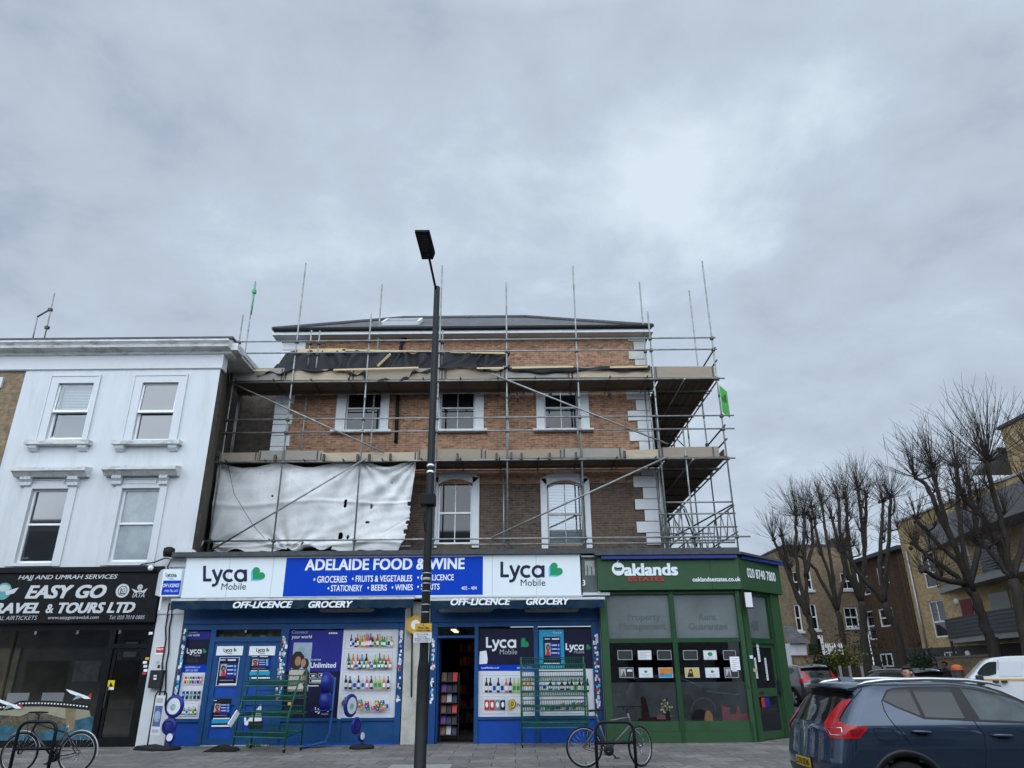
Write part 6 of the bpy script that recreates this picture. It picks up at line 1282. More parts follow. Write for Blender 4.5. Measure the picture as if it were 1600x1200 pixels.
# ------------------------------------------------------------------ pavement furniture
rack_paint = mat('rack_green', (.010, .085, .048), .45, var=.25, scale=8)
def rack(W, H, D, levels, name, label, loc, rz, tilt=0.0):
    """wire display stand: four posts, sloping wire shelves with a front lip, castors"""
    t = thing(name, label, 'display rack', (0, 0, 0), 'green wire display racks'); r = .021
    for sx in (-1, 1):
        MB().use(rack_paint).path([(sx * W / 2, D / 2, .09), (sx * W / 2, D / 2 - .02, H * .6), (sx * W / 2, D / 2 - .06, H)], r, 6).build('back_post', t)
        MB().use(rack_paint).path([(sx * W / 2, -D / 2, .09), (sx * W / 2, -D / 2 + .04, H * .45), (sx * W / 2, D * .05, H * .92)], r, 6).build('front_post', t)
    for z in levels:
        f = z / H; yf = -D / 2 + D * .5 * max(0, f - .3); yb = D / 2 - .04; zf, zb = z, z + .10; w = W / 2; m = MB().use(rack_paint)
        m.path([(-w, yf, zf), (w, yf, zf), (w, yb, zb), (-w, yb, zb)], .018, 6, closed=True); m.path([(-w, yf, zf + .10), (w, yf, zf + .10)], .016, 6); m.tube((-w, yb, zb + .12), (w, yb, zb + .12), .012, 5)
        n = int(W / .055)
        for k in range(1, n): x = -w + W * k / n; m.path([(x, yf, zf + .10), (x, yf, zf), (x, yb, zb), (x, yb, zb + .12)], .0055, 4, cap=False)
        for q in (.33, .66): m.tube((-w, yf + (yb - yf) * q, zf + .1 * q), (w, yf + (yb - yf) * q, zf + .1 * q), .005, 5)
        m.build('wire_shelf', t)
    m = MB().use(rack_paint).tube((-W / 2, D / 2 - .03, H * .3), (W / 2, D / 2 - .03, H * .3), .01, 6).tube((-W / 2, D / 2 - .05, H - .02), (W / 2, D / 2 - .05, H - .02), .010, 6); m.build('cross_rail', t)
    for sx in (-1, 1):
        for sy in (-1, 1):
            m = MB().use(rubber).lathe([(0, -.014), (.04, -.014), (.045, 0), (.04, .014), (0, .014)], (sx * W / 2, sy * D / 2, .045), 12, 'X'); m.use(chrome).box(sx * W / 2 - .02, sx * W / 2 + .02, sy * D / 2 - .02, sy * D / 2 + .02, .075, .10); m.build('castor', t)
    t.location = loc; t.rotation_euler = (tilt, 0, rz); return t
x = P(868, 1165, 18.6)[0]; rack(1.55, 1.98, .55, (.42, .78, 1.10, 1.42, 1.70), 'display_rack', 'green wire display rack standing square against the shop window right of the open doorway', (x, 18.75, PV), 0.02)
x = P(416, 1165, 18.6)[0]; rack(1.45, 1.75, .60, (.30, .72, 1.06, 1.38), 'display_rack', 'crooked green wire display rack standing askew before the blue double doors', (x + .1, 18.35, PV), R(-22))
def blue_stand(px, py, Y, rz, label, faces=True, dx=(.0, -.06, .02)):
    """pavement sign of three joined discs on a round rubber foot"""
    t = thing('pavement_sign', label, 'pavement sign', (0, 0, 0), 'blue three disc pavement signs'); bl = mat('sign_royal', (.012, .022, .20), .35, var=.1)
    prof = lambda r: [(0, -.035), (r - .03, -.035), (r, -.02), (r, .02), (r - .03, .035), (0, .035)]
    for x, z, r, w in zip(dx, (.94, .50, .27), (.25, .185, .115), (1, 0, 1)):
        d = MB().use(bl).lathe(prof(r), (x, 0, z), 28, 'Y').build('disc', t)
        if w and faces: MB().use(poster_white).disc(x, z, r * .72, -.038, 24).build('face', d)
        else: MB().use(navy).ring(x, z, r * .7, r * .16, -.038).build('face', d)
        if z > .9: MB().use(mat('face_print', (.25, .42, .40), .6, var=.5, scale=8)).disc(x - .01, z - .02, r * .3, -.041, 10).build('print', d)
    MB().use(bl).box(-.03, .03, -.015, .015, .08, .3).build('stem', t)
    MB().use(rubber).lathe([(0, .0), (.29, .0), (.29, .04), (.25, .075), (.08, .10), (0, .10)], (0, 0, .0), 28).build('foot', t)
    t.location = (P(px, py, Y)[0], Y, PV); t.rotation_euler = (0, 0, rz); return t
blue_stand(262, 1172, 18.75, R(-12), 'blue three disc pavement sign by the white pier, facing the road')
blue_stand(565, 1172, 18.7, R(66), 'blue three disc pavement sign turned edgeways below the drinks poster', dx=(-.55, -.28, -.05))
def swing_sign():
    # poster frame on a foot by the travel shop door
    t = thing('poster_stand', 'black hooped pavement stand with a small poster, beside the travel shop door', 'pavement sign', (0, 0, 0)); w = .21
    MB().use(matt_black).path([(-w, 0, .08), (-w, 0, 1.18), (-w + .06, 0, 1.26), (w - .06, 0, 1.26), (w, 0, 1.18), (w, 0, .95)], .018, 8).build('hoop', t)
    b = MB().use(poster_white).box(-.17, .18, -.012, .012, .32, 1.18).build('poster_panel', t); m = MB().use(mat('stand_blue', (.08, .12, .28), .5, var=.3, scale=9)).rect(-.14, .15, .50, .95, -.015).use(mat('stand_pale', (.28, .40, .48), .5, var=.3, scale=12)).disc(.0, .72, .12, -.017).use(grey_ink).rect(-.12, .12, 1.02, 1.12, -.016).rect(-.12, .13, .37, .44, -.016); m.build('print', b)
    MB().use(rubber).extr([(-.38, 0), (.38, 0), (.32, .05), (-.26, .10), (-.32, .06)], -.25, .25).build('foot', t)
    t.location = (P(238, 1172, 18.8)[0], 18.8, PV); t.rotation_euler = (0, 0, R(-30))
    # blue stand seen from behind, leaning bowls
    t = thing('leaflet_stand', 'blue leaflet stand with two round bowls on a bent steel post, before the family poster', 'stand', (0, 0, 0)); bl = mat('sign_royal', (.012, .022, .20)); 
    MB().use(mat('stand_post_blue', (.02, .09, .30), .45)).path([(-.55, -.2, .03), (-.1, .0, .10), (0, 0, .30), (.02, 0, 1.55)], .03, 8).bar((-.6, -.24, .025), (-.05, .05, .12), .25, .02).build('post', t)
    for z in (1.42, 1.0): MB().use(bl).lathe([(.0, .14), (.16, .12), (.24, .03), (.26, -.10), (.24, -.10), (.22, .0), (0, .06)], (-.14, -.05, z), 24, 'X').build('bowl', t)
    MB().use(bl).lathe([(0, 0), (.25, 0), (.26, .02), (0, .03)], (-.22, -.1, .80), 24).build('tray', t)
    t.location = (P(512, 1165, 19.0)[0], 19.1, PV)
    # fallen foot and white leaning panel by rack
    t = thing('sign_foot', 'loose black rubber sign foot lying beside the green rack wheel', 'sign foot', (P(347, 1172, 18.3)[0], 18.3, PV)); MB().use(rubber).extr([(P(320, 1172, 18.3)[0], PV), (P(372, 1172, 18.3)[0], PV), (P(366, 1172, 18.3)[0], PV + .07), (P(344, 1172, 18.3)[0], PV + .14)], 18.1, 18.5).build('foot', t)
    tag(MB().use(poster_white).bar(V(358, 1134, 18.0), V(372, 1112, 18.2), .03, .12).build('white_board'), 'narrow white board leaning on the left end of the askew green rack', 'board')
    m = MB().use(mat('weed', (.03, .09, .015), .8, var=.3))
    for k in range(40): b = Vector((P(396, 1166, 19.4)[0] + rnd.gauss(0, .12), 19.35 + rnd.gauss(0, .05), PV)); q = b + Vector((rnd.gauss(0, .08), rnd.gauss(0, .06), rnd.uniform(.05, .18))); m.poly([b + Vector((-.012, 0, 0)), b + Vector((.012, 0, 0)), q])
    tag(m.build('weed_clump'), 'small green weed growing at the foot of the blue double doors', 'plant')
swing_sign()

# ------------------------------------------------------------------ bicycles and stands
def bicycle(label, paint, loc, rz, lean, saddle=True, guards=True, turn=0.0, drop=0.0, mat_guard=mat('silver_mudguard', (.52, .53, .54), .3, var=.1)):
    t = thing('bicycle', label, 'bicycle', (0, 0, 0)); wb = 1.04; r = .34     # rear hub at x = 0, front hub at x = wb
    def wheel(x, ang=0.0):
        w = MB().use(rubber); M_ = Matrix.Translation((x, 0, r)) @ Matrix.Rotation(ang, 4, 'Z')
        def ringpts(rad, n=36): return [M_ @ Vector((rad * math.cos(2 * math.pi * i / n), 0, rad * math.sin(2 * math.pi * i / n))) for i in range(n)]
        w.path(ringpts(r - .016), .018, 8, closed=True); w = w.build('wheel', t)
        m = MB().use(alloy).path(ringpts(r - .040), .010, 6, closed=True).tube(M_ @ Vector((0, -.04, 0)), M_ @ Vector((0, .04, 0)), .022, 10); m.build('rim', w); m = MB().use(chrome)
        for i in range(20):
            a = 2 * math.pi * i / 20; s = .018 * (-1) ** i; m.tube(M_ @ Vector((.02 * math.cos(a + .5), s, .02 * math.sin(a + .5))), M_ @ Vector(((r - .045) * math.cos(a), 0, (r - .045) * math.sin(a))), .0016, 3)
        m.build('spokes', w); return M_
    wheel(0); MF = wheel(wb, turn)
    bb = Vector((.44, 0, .28)); seat = Vector((.28, 0, .78 - drop)); head_t, head_b = Vector((.86, 0, .86)), Vector((.90, 0, .70)); hub = Vector((0, 0, r))
    m = MB().use(paint).tube(bb, seat, .017).tube(bb, head_b, .021).tube(seat + Vector((.012, 0, -.05)), head_t + Vector((0, 0, -.04)), .018).tube(head_t + Vector((-.01, 0, .03)), head_b + Vector((.01, 0, -.03)), .021)
    for s in (-1, 1): m.path([bb + Vector((-.02, s * .02, 0)), (.2, s * .06, .30), hub + Vector((0, s * .065, 0))], .010, 6).path([seat + Vector((0, s * .015, -.05)), hub + Vector((0, s * .065, 0))], .009, 6)
    m.build('frame', t)
    m = MB().use(paint)
    for s in (-1, 1): m.path([head_b + Vector((.01, s * .05, -.04)), MF @ Vector((-.04, s * .055, .18)), MF @ Vector((0, s * .055, 0))], .013, 6)
    m.tube(head_b + Vector((.01, -.06, -.04)), head_b + Vector((.01, .06, -.04)), .016); m.build('fork', t)
    hc = head_t + Vector((.06, 0, .14)); m = MB().use(matt_black).tube(head_t, head_t + Vector((-.02, 0, .10)), .014).tube(head_t + Vector((-.02, 0, .10)), hc, .014); ca, sa = math.cos(turn), math.sin(turn)
    m.path([hc + Vector((sa * .29 - ca * .05, -ca * .29 - sa * .05, .0)), hc + Vector((sa * .12, -ca * .12, .01)), hc + Vector((-sa * .12, ca * .12, .01)), hc + Vector((-sa * .29 - ca * .05, ca * .29 - sa * .05, 0))], .013, 8)
    for s in (-1, 1): m.path([hc + Vector((-s * sa * .2, s * ca * .2, 0)), hc + Vector((-s * sa * .24 + ca * .08, s * ca * .24 + sa * .08, -.05))], .007, 5)
    m.path([hc + Vector((0, .1, 0)), hc + Vector((.12, .05, -.05)), head_b + Vector((.05, 0, -.1))], .004, 5); m.build('handlebar', t)
    m = MB().use(matt_black)
    if saddle:
        sp = seat + Vector((-.03, 0, .12)); MB().use(alloy).tube(seat, sp, .013).build('seat_post', t)
        m.add([sp + Vector(q) for q in ((-.13, -.07, .02), (-.13, .07, .02), (-.02, .055, .03), (.15, .015, .03), (.15, -.015, .03), (-.02, -.055, .03), (-.12, -.06, .06), (-.12, .06, .06), (-.02, .04, .06), (.14, .01, .05), (.14, -.01, .05), (-.02, -.04, .06))], [(0, 1, 2, 3, 4, 5), (6, 11, 10, 9, 8, 7)] + [(i, (i + 1) % 6, (i + 1) % 6 + 6, i + 6) for i in range(6)]); m.build('saddle', t, bevel=.01)
    else: MB().use(alloy).tube(seat, seat + Vector((-.02, 0, .06)), .013).build('seat_post', t)
    m = MB().use(charcoal).lathe([(.03, -.055), (.095, -.055), (.095, -.05), (.03, -.05)], bb, 24, 'Y').tube(bb + Vector((0, -.08, 0)), bb + Vector((0, .08, 0)), .02).bar(bb + Vector((0, -.075, 0)), bb + Vector((.12, -.075, -.12)), .012, .025).bar(bb + Vector((0, .075, 0)), bb + Vector((-.12, .075, .12)), .012, .025)
    m.box(bb.x + .08, bb.x + .17, -.17, -.085, bb.z - .135, bb.z - .115).box(bb.x - .17, bb.x - .08, .085, .17, bb.z + .115, bb.z + .135); m.build('crankset', t)
    m = MB().use(dark_steel).path([bb + Vector((0, -.052, .09)), hub + Vector((0, -.052, .035)), hub + Vector((-.035, -.052, 0)), hub + Vector((0, -.052, -.035)), bb + Vector((0, -.052, -.09))], .006, 5); m.build('chain', t)
    if guards:
        for Mx, nm in ((Matrix.Translation((0, 0, r)), 0), (MF, 1)):
            a0, a1 = (20, 190) if nm == 0 else (35, 170); m = MB().use(mat_guard); L = []
            for i in range(19):
                a = R(a0 + (a1 - a0) * i / 18); L += [Mx @ Vector(((r + .02) * math.cos(a), -.022, (r + .02) * math.sin(a))), Mx @ Vector(((r + .03) * math.cos(a), 0, (r + .03) * math.sin(a))), Mx @ Vector(((r + .02) * math.cos(a), .022, (r + .02) * math.sin(a)))]
            m.smooth = True; m.add(L, [(3 * i + j, 3 * i + j + 1, 3 * i + j + 4, 3 * i + j + 3) for i in range(18) for j in range(2)]); m.build('mudguard', t)
    t.location = loc; t.rotation_euler = (lean, 0, rz); return t
xr = P(121, 1172, 14.35)[0]; bicycle('black town bicycle with bright mudguards and no saddle, chained at the left stand', mat('bike_black', (.012, .012, .014), .3, var=.1, coat=.5), (xr, 14.35, PV), R(180), R(2), saddle=False, drop=.06)
xr = P(914, 1172, 14.55)[0]; bicycle('black and silver bicycle with a saddle, chained at the stand before the estate agency', mat('bike_grey', (.10, .10, .11), .3, var=.1, coat=.3), (xr, 14.62, PV), R(4), R(-3), guards=False, turn=R(38))
def hoop(px, w, Y, label):
    x = P(px, 1170, Y)[0]; t = thing('bicycle_stand', label, 'bicycle stand', (x, Y, PV), 'hoop bicycle stands'); zt = P(px, 1128, Y)[1]; p = []
    for i in range(7): a = R(180 - 15 * i); p.append((x - w / 2 + .16 + .16 * math.cos(a), Y, zt - .16 + .16 * math.sin(a)))
    for i in range(7): a = R(90 - 15 * i); p.append((x + w / 2 - .16 + .16 * math.cos(a), Y, zt - .16 + .16 * math.sin(a)))
    MB().use(lamp_black).path([(x - w / 2, Y, PV - .05)] + p + [(x + w / 2, Y, PV - .05)], .029, 10).build('hoop', t); MB().use(lamp_black).tube((x - w / 2, Y, PV + .42), (x + w / 2, Y, PV + .42), .028).build('crossbar', t)
hoop(52, .68, 14.25, 'dark steel hoop stand holding the town bicycle'); hoop(962, .70, 14.45, 'dark steel hoop stand holding the bicycle by the agency')
# ------------------------------------------------------------------ cars
CAR = (3.82, 10.63)          # rear end and centre line of the near car
LEV = [(.20, .16, 4.26, .80), (.30, .07, 4.36, .875), (.42, .02, 4.41, .915), (.55, .0, 4.43, .928), (.68, .0, 4.43, .932), (.80, .025, 4.42, .932), (.92, .05, 4.38, .928), (.99, .06, 4.28, .920), (1.04, .075, 3.98, .912), (1.08, .10, 3.52, .902), (1.12, .14, 3.22, .888), (1.22, .215, 3.05, .850), (1.34, .305, 2.84, .800), (1.45, .40, 2.62, .752), (1.50, .45, 2.47, .722), (1.535, .51, 2.32, .690), (1.556, .60, 2.14, .63), (1.567, .76, 1.95, .52)]
def lev(z):
    if z <= LEV[0][0]: return LEV[0][1:]
    for a, b in zip(LEV, LEV[1:]):
        if z <= b[0]: f = (z - a[0]) / (b[0] - a[0]); return tuple(p + (q - p) * f for p, q in zip(a[1:], b[1:]))
    return None
def hwid(x, z):
    l = lev(z)
    if l is None: return -1
    xr, xf, hw = l
    if x <= xr or x >= xf: return -1
    f = 1.0
    d = (x - xr) / .34
    if d < 1: f *= (1 - (1 - d) ** 3.0) ** (1 / 3.0)
    d = (xf - x) / .75
    if d < 1: f *= (1 - (1 - d) ** 2.6) ** (1 / 2.6)
    return hw * f
def nrm(p):
    e = .01; h = hwid(p.x, p.z); a = (hwid(p.x + e, p.z) - h) / e; c = (hwid(p.x, min(p.z + e, 1.566)) - h) / e
    a = max(-6, min(6, a)); c = max(-6, min(6, c)); return Vector((-a, -1, -c)).normalized()
def S(px, py, off=0.0):
    a, f, u = ray(px, py); o = Vector((0 - CAR[0], 0 - CAR[1], HC)); d = Vector((a, f, u)) / f; lo = None; Y = CAR[1] - 1.3
    while Y < CAR[1] + .5:
        p = o + d * Y
        if p.z < 1.566 and abs(p.y) < hwid(p.x, p.z): lo = Y; break
        Y += .02
    if lo is None: p = o + d * (CAR[1] - .7); return p
    b, c = lo - .02, lo
    for _ in range(18):
        m_ = (b + c) / 2; p = o + d * m_
        if abs(p.y) < hwid(p.x, p.z): c = m_
        else: b = m_
    p = o + d * c; return p + nrm(p) * off
def SL(x, z, off=0.0): p = Vector((x, -hwid(x, z), z)); return p + nrm(p) * off
def A_(x, y): return (1220 + x / 7.5, 1040 + y / 7.5)
def B_(x, y): return (1400 + x / 7.5, 1040 + y / 7.5)
def proj(p):      # photo pixel of a point given in the near car's own axes
    q = cam.matrix_world.inverted() @ (Vector(p) + Vector((CAR[0], CAR[1], 0))); return (800 + q.x / -q.z * FPX, 600 - q.y / -q.z * FPX)
def patch(name, parent, pts, m, off, cuts=4):
    """a panel lying on the body side, measured in photo pixels, refined and pressed on to it; and its twin on the other side"""
    bm = bmesh.new(); f = bm.faces.new([bm.verts.new((x, y, 0)) for x, y in pts]); bmesh.ops.triangulate(bm, faces=[f])
    for _ in range(cuts):
        bmesh.ops.subdivide_edges(bm, edges=[e for e in bm.edges if e.calc_length() > 5], cuts=1); bmesh.ops.triangulate(bm, faces=bm.faces[:])
    bm.verts.ensure_lookup_table(); vs = [S(v.co.x, v.co.y, off) for v in bm.verts]; fs = [[v.index for v in q.verts] for q in bm.faces]; bm.free(); o = None
    for sg in (-1, 1): mb = MB().use(m); mb.smooth = True; mb.add([Vector((p.x, -sg * p.y, p.z)) for p in vs], fs if sg < 0 else [q[::-1] for q in fs]); k = mb.build(name, parent); o = o or k
    return o
def rearx(y, z):
    a, b = -.2, 1.6
    while a < b:
        if hwid(a, z) > abs(y): break
        a += .004
    return a
def make_car():
    paint = mat('car_blue_paint', (.024, .042, .075), .26, metal=.5, var=.05, scale=3, coat=1.0); trim = mat('car_black_trim', (.012, .012, .013), .35, var=.15); tint = mat('privacy_glass', (.022, .024, .025), .04, var=.1, spec=.45, ior=1.5)
    front_glass = mat('car_side_glass', (.045, .062, .062), .04, var=.5, scale=3, spec=.5, ior=1.5); lamp_red = mat('tail_red', (.30, .004, .008), .2, var=.12, coat=.4, emit=((1, .02, .03), .03)); lamp_deep = mat('tail_dark_red', (.20, .004, .008), .1, var=.1, coat=1)
    t = thing('parked_car', 'dark blue suv with tall red tail lamps and silver roof rails, nearest the camera', 'car')
    # shell: stack of plan outlines
    n = 90; mb = MB().use(paint); mb.smooth = True; idx = []
    zs = [LEV[0][0]]
    for a, b in zip(LEV, LEV[1:]):
        k = 2 if b[0] - a[0] > .06 else 1
        zs += [a[0] + (b[0] - a[0]) * (i + 1) / k for i in range(k)]
    rows_ = []
    for z in zs:
        xr, xf, hw = lev(z); row = []
        for i in range(n + 1):
            s = i / n
            if s < .22: q = s / .22; x = xr + .40 * (1 - math.cos(q * math.pi / 2))
            elif s > .78: q = (1 - s) / .22; x = xf - .80 * (1 - math.cos(q * math.pi / 2))
            else: x = xr + .40 + (xf - .80 - xr - .40) * (s - .22) / .56
            row.append((x, max(0, hwid(x, z)), z))
        rows_.append(row)
    pts = []
    for row in rows_: pts += [(x, -y, z) for x, y, z in row] + [(x, y, z) for x, y, z in reversed(row)]
    w = 2 * (n + 1); ax = [(.90, .345), (3.60, .345)]; fs = []
    for j in range(len(rows_) - 1):
        for i in range(w):
            q = (j * w + i, j * w + (i + 1) % w, (j + 1) * w + (i + 1) % w, (j + 1) * w + i); c = sum((Vector(pts[k]) for k in q), Vector()) / 4
            if abs(c.y) > .5 and any((c.x - a) ** 2 + (c.z - b) ** 2 < .40 ** 2 for a, b in ax): continue
            fs.append(q)
    top = len(rows_) - 1; fs.append(tuple(top * w + i for i in range(w))); mb.add(pts, fs); body = mb.build('body', t)
    MB().use(matt_black).box(.2, 4.2, -.74, .74, .22, .92).build('inner_wells', t)
    outer = [A_(1180, 405), A_(1232, 288), A_(1320, 262), A_(1500, 248), B_(200, 246), B_(640, 244), B_(900, 268), B_(1200, 330), B_(1500, 425)]
    low = [B_(1500, 680), B_(1000, 660), B_(600, 636), B_(330, 628), B_(270, 600), B_(0, 492)]
    e1, e2, e3 = proj((2.95, -hwid(2.95, 1.22), 1.22)), proj((3.12, -hwid(3.12, 1.125), 1.125)), proj((2.86, -hwid(2.86, 1.24), 1.24))
    patch('window_trim', t, outer + [e1, e2] + low, trim, .003)
    patch('rear_quarter_glass', t, [A_(1205, 402), A_(1252, 308), A_(1330, 285), A_(1500, 276), B_(142, 280), B_(290, 588), B_(262, 582), B_(0, 476)], tint, .006)
    patch('rear_door_glass', t, [B_(182, 280), B_(400, 270), B_(618, 266), B_(805, 620), B_(600, 616), B_(345, 608)], tint, .006)
    patch('front_door_glass', t, [B_(748, 272), B_(900, 290), B_(1200, 352), B_(1480, 440), e3, proj((3.03, -hwid(3.03, 1.14), 1.14)), B_(1480, 655), B_(985, 636)], front_glass, .006)
    pw = [Vector((2.44, -.70, 1.525)), Vector((2.44, .70, 1.525)), Vector((3.14, .80, 1.145)), Vector((3.14, -.80, 1.145))]
    m = MB().use(tint); m.smooth = True; L = []
    for i in range(9):
        for j in range(11):
            z = 1.15 + (1.49 - 1.15) * i / 8; xr, xf, hw = lev(z); y = hw * .86 * (j / 5 - 1); x = xf - .75 * (1 - (1 - (min(abs(y) / hw, .999)) ** 2.6) ** (1 / 2.6)); L.append((x + .006, y, z))
    m.add(L, [(i * 11 + j, i * 11 + j + 1, (i + 1) * 11 + j + 1, (i + 1) * 11 + j) for i in range(8) for j in range(10)]); m.build('windscreen', t)
    # rear screen, spoiler, lower tailgate
    def rear(name, poly_yz, m_, off=.006, cols=14, rws=8, parent=t):
        (y0, z0, y1, z1, y2, z2) = poly_yz; mb = MB().use(m_); mb.smooth = True; L = []
        for j in range(rws + 1):
            f = j / rws; ya, yb, z = y0 + (y2 - y0) * f, y1 + (y2 * -1 - y1) * f, z0 + (z1 - z0) * f
            for i in range(cols + 1): y = ya + (yb - ya) * i / cols; L.append((rearx(y, z) - off, y, z))
        mb.add(L, [(j * (cols + 1) + i, j * (cols + 1) + i + 1, (j + 1) * (cols + 1) + i + 1, (j + 1) * (cols + 1) + i) for j in range(rws) for i in range(cols)]); return mb.build(name, parent)
    rear('rear_screen', (-.74, 1.10, .74, 1.47, -.64, 0), mat('rear_screen_glass', (.008, .009, .010), .06, var=.2, spec=.7))
    m = MB().use(paint); pr = [(.34, 1.505), (.36, 1.532), (.62, 1.570), (1.0, 1.578), (1.0, 1.52), (.55, 1.485)]
    def sp(y, k): return [(x + k, y, z - k * .3) for x, z in pr]
    L = sp(-.66, .10) + sp(-.56, .02) + sp(0, -.05) + sp(.56, .02) + sp(.66, .10); kk = len(pr); m.smooth = True
    m.add(L, [(s * kk + i, s * kk + (i + 1) % kk, (s + 1) * kk + (i + 1) % kk, (s + 1) * kk + i) for s in range(4) for i in range(kk)]); m.smooth = False; m.add(L, [tuple(range(kk)), tuple(range(5 * kk - 1, 4 * kk - 1, -1))]); m.build('spoiler', t)
    MB().use(trim).add([(.42, -.70, 1.46), (.35, -.55, 1.498), (.31, 0, 1.50), (.35, .55, 1.498), (.42, .70, 1.46), (.50, -.70, 1.44), (.45, 0, 1.44), (.50, .70, 1.44)], [(0, 1, 2, 6, 5), (2, 3, 4, 7, 6)]).build('spoiler_underside', t)
    rear('bumper_insert', (-.70, .32, .70, .56, -.72, 0), trim)
    pl = rear('number_plate', (-.26, .555, .26, .668, -.26, 0), mat('plate_yellow', (.60, .40, .02), .4, var=.05), .016, 4, 2)
    text(pl, 'LS70 SDK', None, black_ink, frame=((rearx(0, .61) - .026, .235, .575), (0, -.47, 0), (0, 0, .075)), bold=.03)
    text(t, 'V O L V O', None, alloy, frame=((rearx(.3, 1.0) - .014, .34, .985), (0, -.68, 0), (0, 0, .045)), bold=.02); text(t, 'T3', None, alloy, frame=((rearx(-.5, .88) - .02, -.50, .87), (0, -.09, 0), (0, 0, .04)))
    # tail lamps
    red = [A_(820, 395), A_(720, 420), A_(660, 480), A_(610, 540), A_(560, 610), A_(518, 670), A_(515, 720), A_(545, 780), A_(590, 850), A_(740, 862), A_(920, 858), A_(1025, 722), A_(900, 712), A_(760, 700), A_(690, 655), A_(695, 615), A_(760, 500), A_(835, 402)]
    tl = patch('tail_lamp', t, red, lamp_red, .012)
    patch('lamp_core', tl, [A_(745, 470), A_(690, 560), A_(640, 640), A_(640, 690), A_(662, 690), A_(668, 640), A_(700, 570), A_(765, 480)], lamp_deep, .016)
    patch('lamp_core', tl, [A_(815, 760), A_(820, 830), A_(910, 830), A_(970, 750)], lamp_deep, .016)
    fr = [A_(552, 738), A_(600, 815), A_(730, 818), A_(718, 738)]; p = [S(*q, .016) for q in fr]; MB().use(chrome).path(p + [p[0]], .008, 6).build('reverse_lamp', tl)
    # arches, sills
    for (cx_, cz) in ax:
        m = MB().use(trim)
        for sgn in (-1, 1):
            L = []
            for i in range(25):
                a = R(-8 + 196 * i / 24)
                for r in (.385, .405, .465, .475): x, z = cx_ + r * math.cos(a), cz + r * math.sin(a); y = hwid(x, max(z, .21)); o = .0 if r in (.475,) else (.012 if r > .39 else -.06); L.append((x, sgn * (y + o), z))
            m.smooth = True; m.add(L, [(4 * i + j, 4 * i + j + 1, 4 * i + j + 5, 4 * i + j + 4) for i in range(24) for j in range(3)])
        m.build('wheel_arch', t)
        for sgn in (-1, 1):
            w = MB().use(rubber).lathe([(.22, -.1), (.325, -.1), (.345, -.06), (.345, .06), (.325, .1), (.22, .1)], (cx_, sgn * .80, cz), 40, 'Y').build('wheel', t)
            m = MB().use(alloy).lathe([(.23, -.09), (.235, .09)], (cx_, sgn * .80, cz), 40, 'Y'); yy = sgn * .885
            for k in range(5):
                a = 2 * math.pi * k / 5 + .3
                for da in (-.16, .16): m.bar((cx_ + .04 * math.cos(a), yy, cz + .04 * math.sin(a)), (cx_ + .225 * math.cos(a + da), yy, cz + .225 * math.sin(a + da)), .03, .035, (0, 1, 0))
            m.lathe([(0, .02), (.05, .015), (.06, -.02)] if sgn > 0 else [(0, -.02), (.05, -.015), (.06, .02)], (cx_, yy, cz), 16, 'Y'); m.build('rim', w)
    for sgn in (-1, 1):
        m = MB().use(trim); m.smooth = True; L = []
        for i in range(21): x = 1.32 + 1.86 * i / 20; L += [(x, sgn * (hwid(x, .22) + .01), .215), (x, sgn * (hwid(x, .36) + .012), .36), (x, sgn * hwid(x, .40), .40)]
        m.add(L, [(3 * i + j, 3 * i + j + 1, 3 * i + j + 4, 3 * i + j + 3) for i in range(20) for j in range(2)]); m.build('sill_cladding', t)
    # seams, flap, handles, rails
    def seam(pl, r=.0055, closed=False, m_=matt_black, name='door_seam'):
        q = []
        for a, b in zip(pl, pl[1:] + (pl[:1] if closed else [])):
            for k in range(6): q.append(S(a[0] + (b[0] - a[0]) * k / 6, a[1] + (b[1] - a[1]) * k / 6, .0005))
        if not closed: q.append(S(*pl[-1], .0005))
        MB().use(m_).path(q, r, 5, closed=closed).build(name, t)
    seam([A_(1180, 412), A_(1215, 530), A_(1265, 615), A_(1335, 700), A_(1420, 792), A_(1498, 878), B_(90, 835), B_(190, 930)])
    seam([B_(905, 640), B_(975, 730), B_(1035, 800), B_(1050, 1000), B_(1052, 1190)]); seam([A_(948, 262), A_(940, 285), A_(848, 390)], .006)
    seam([A_(1085, 745), A_(1105, 732), A_(1295, 736), A_(1375, 830), A_(1382, 868), A_(1360, 880), A_(1210, 880), A_(1135, 850)], .0036, True, name='fuel_flap')
    seam([A_(600, 1030), A_(615, 975), A_(590, 950)], .003)
    for pl in ((B_(175, 775), B_(415, 790)), (B_(1120, 820), B_(1365, 825))):
        a, b = S(*pl[0], .004), S(*pl[1], .004); n1, n2 = nrm(a), nrm(b); q = [a, a.lerp(b, .12) + n1 * .035, a.lerp(b, .5) + n1 * .042, a.lerp(b, .88) + n2 * .035, b]
        MB().use(paint).path(q, [.010, .017, .019, .017, .010], 8).build('door_handle', t)
        c = a.lerp(b, .5); MB().use(trim).path([a.lerp(b, .25) + Vector((0, .004, -.012)), a.lerp(b, .75) + Vector((0, .004, -.012))], .024, 8).build('handle_recess', t)
    for sgn in (-1, 1):
        q = [(.58, .655, 1.535), (.70, .66, 1.565), (.95, .665, 1.592), (1.5, .66, 1.602), (2.0, .65, 1.585), (2.3, .64, 1.55), (2.44, .635, 1.51)]
        MB().use(mat('roof_rail_silver', (.60, .61, .62), .3, metal=.9, var=.05)).path([(x, sgn * y, z) for x, y, z in q], [.01, .022, .024, .024, .024, .02, .01], 8).build('roof_rail', t)
        m = MB().use(paint).box(2.72, 2.95, sgn * 1.02 - .10, sgn * 1.02 + .10, 1.10, 1.24); m.build('door_mirror', t, bevel=.04)
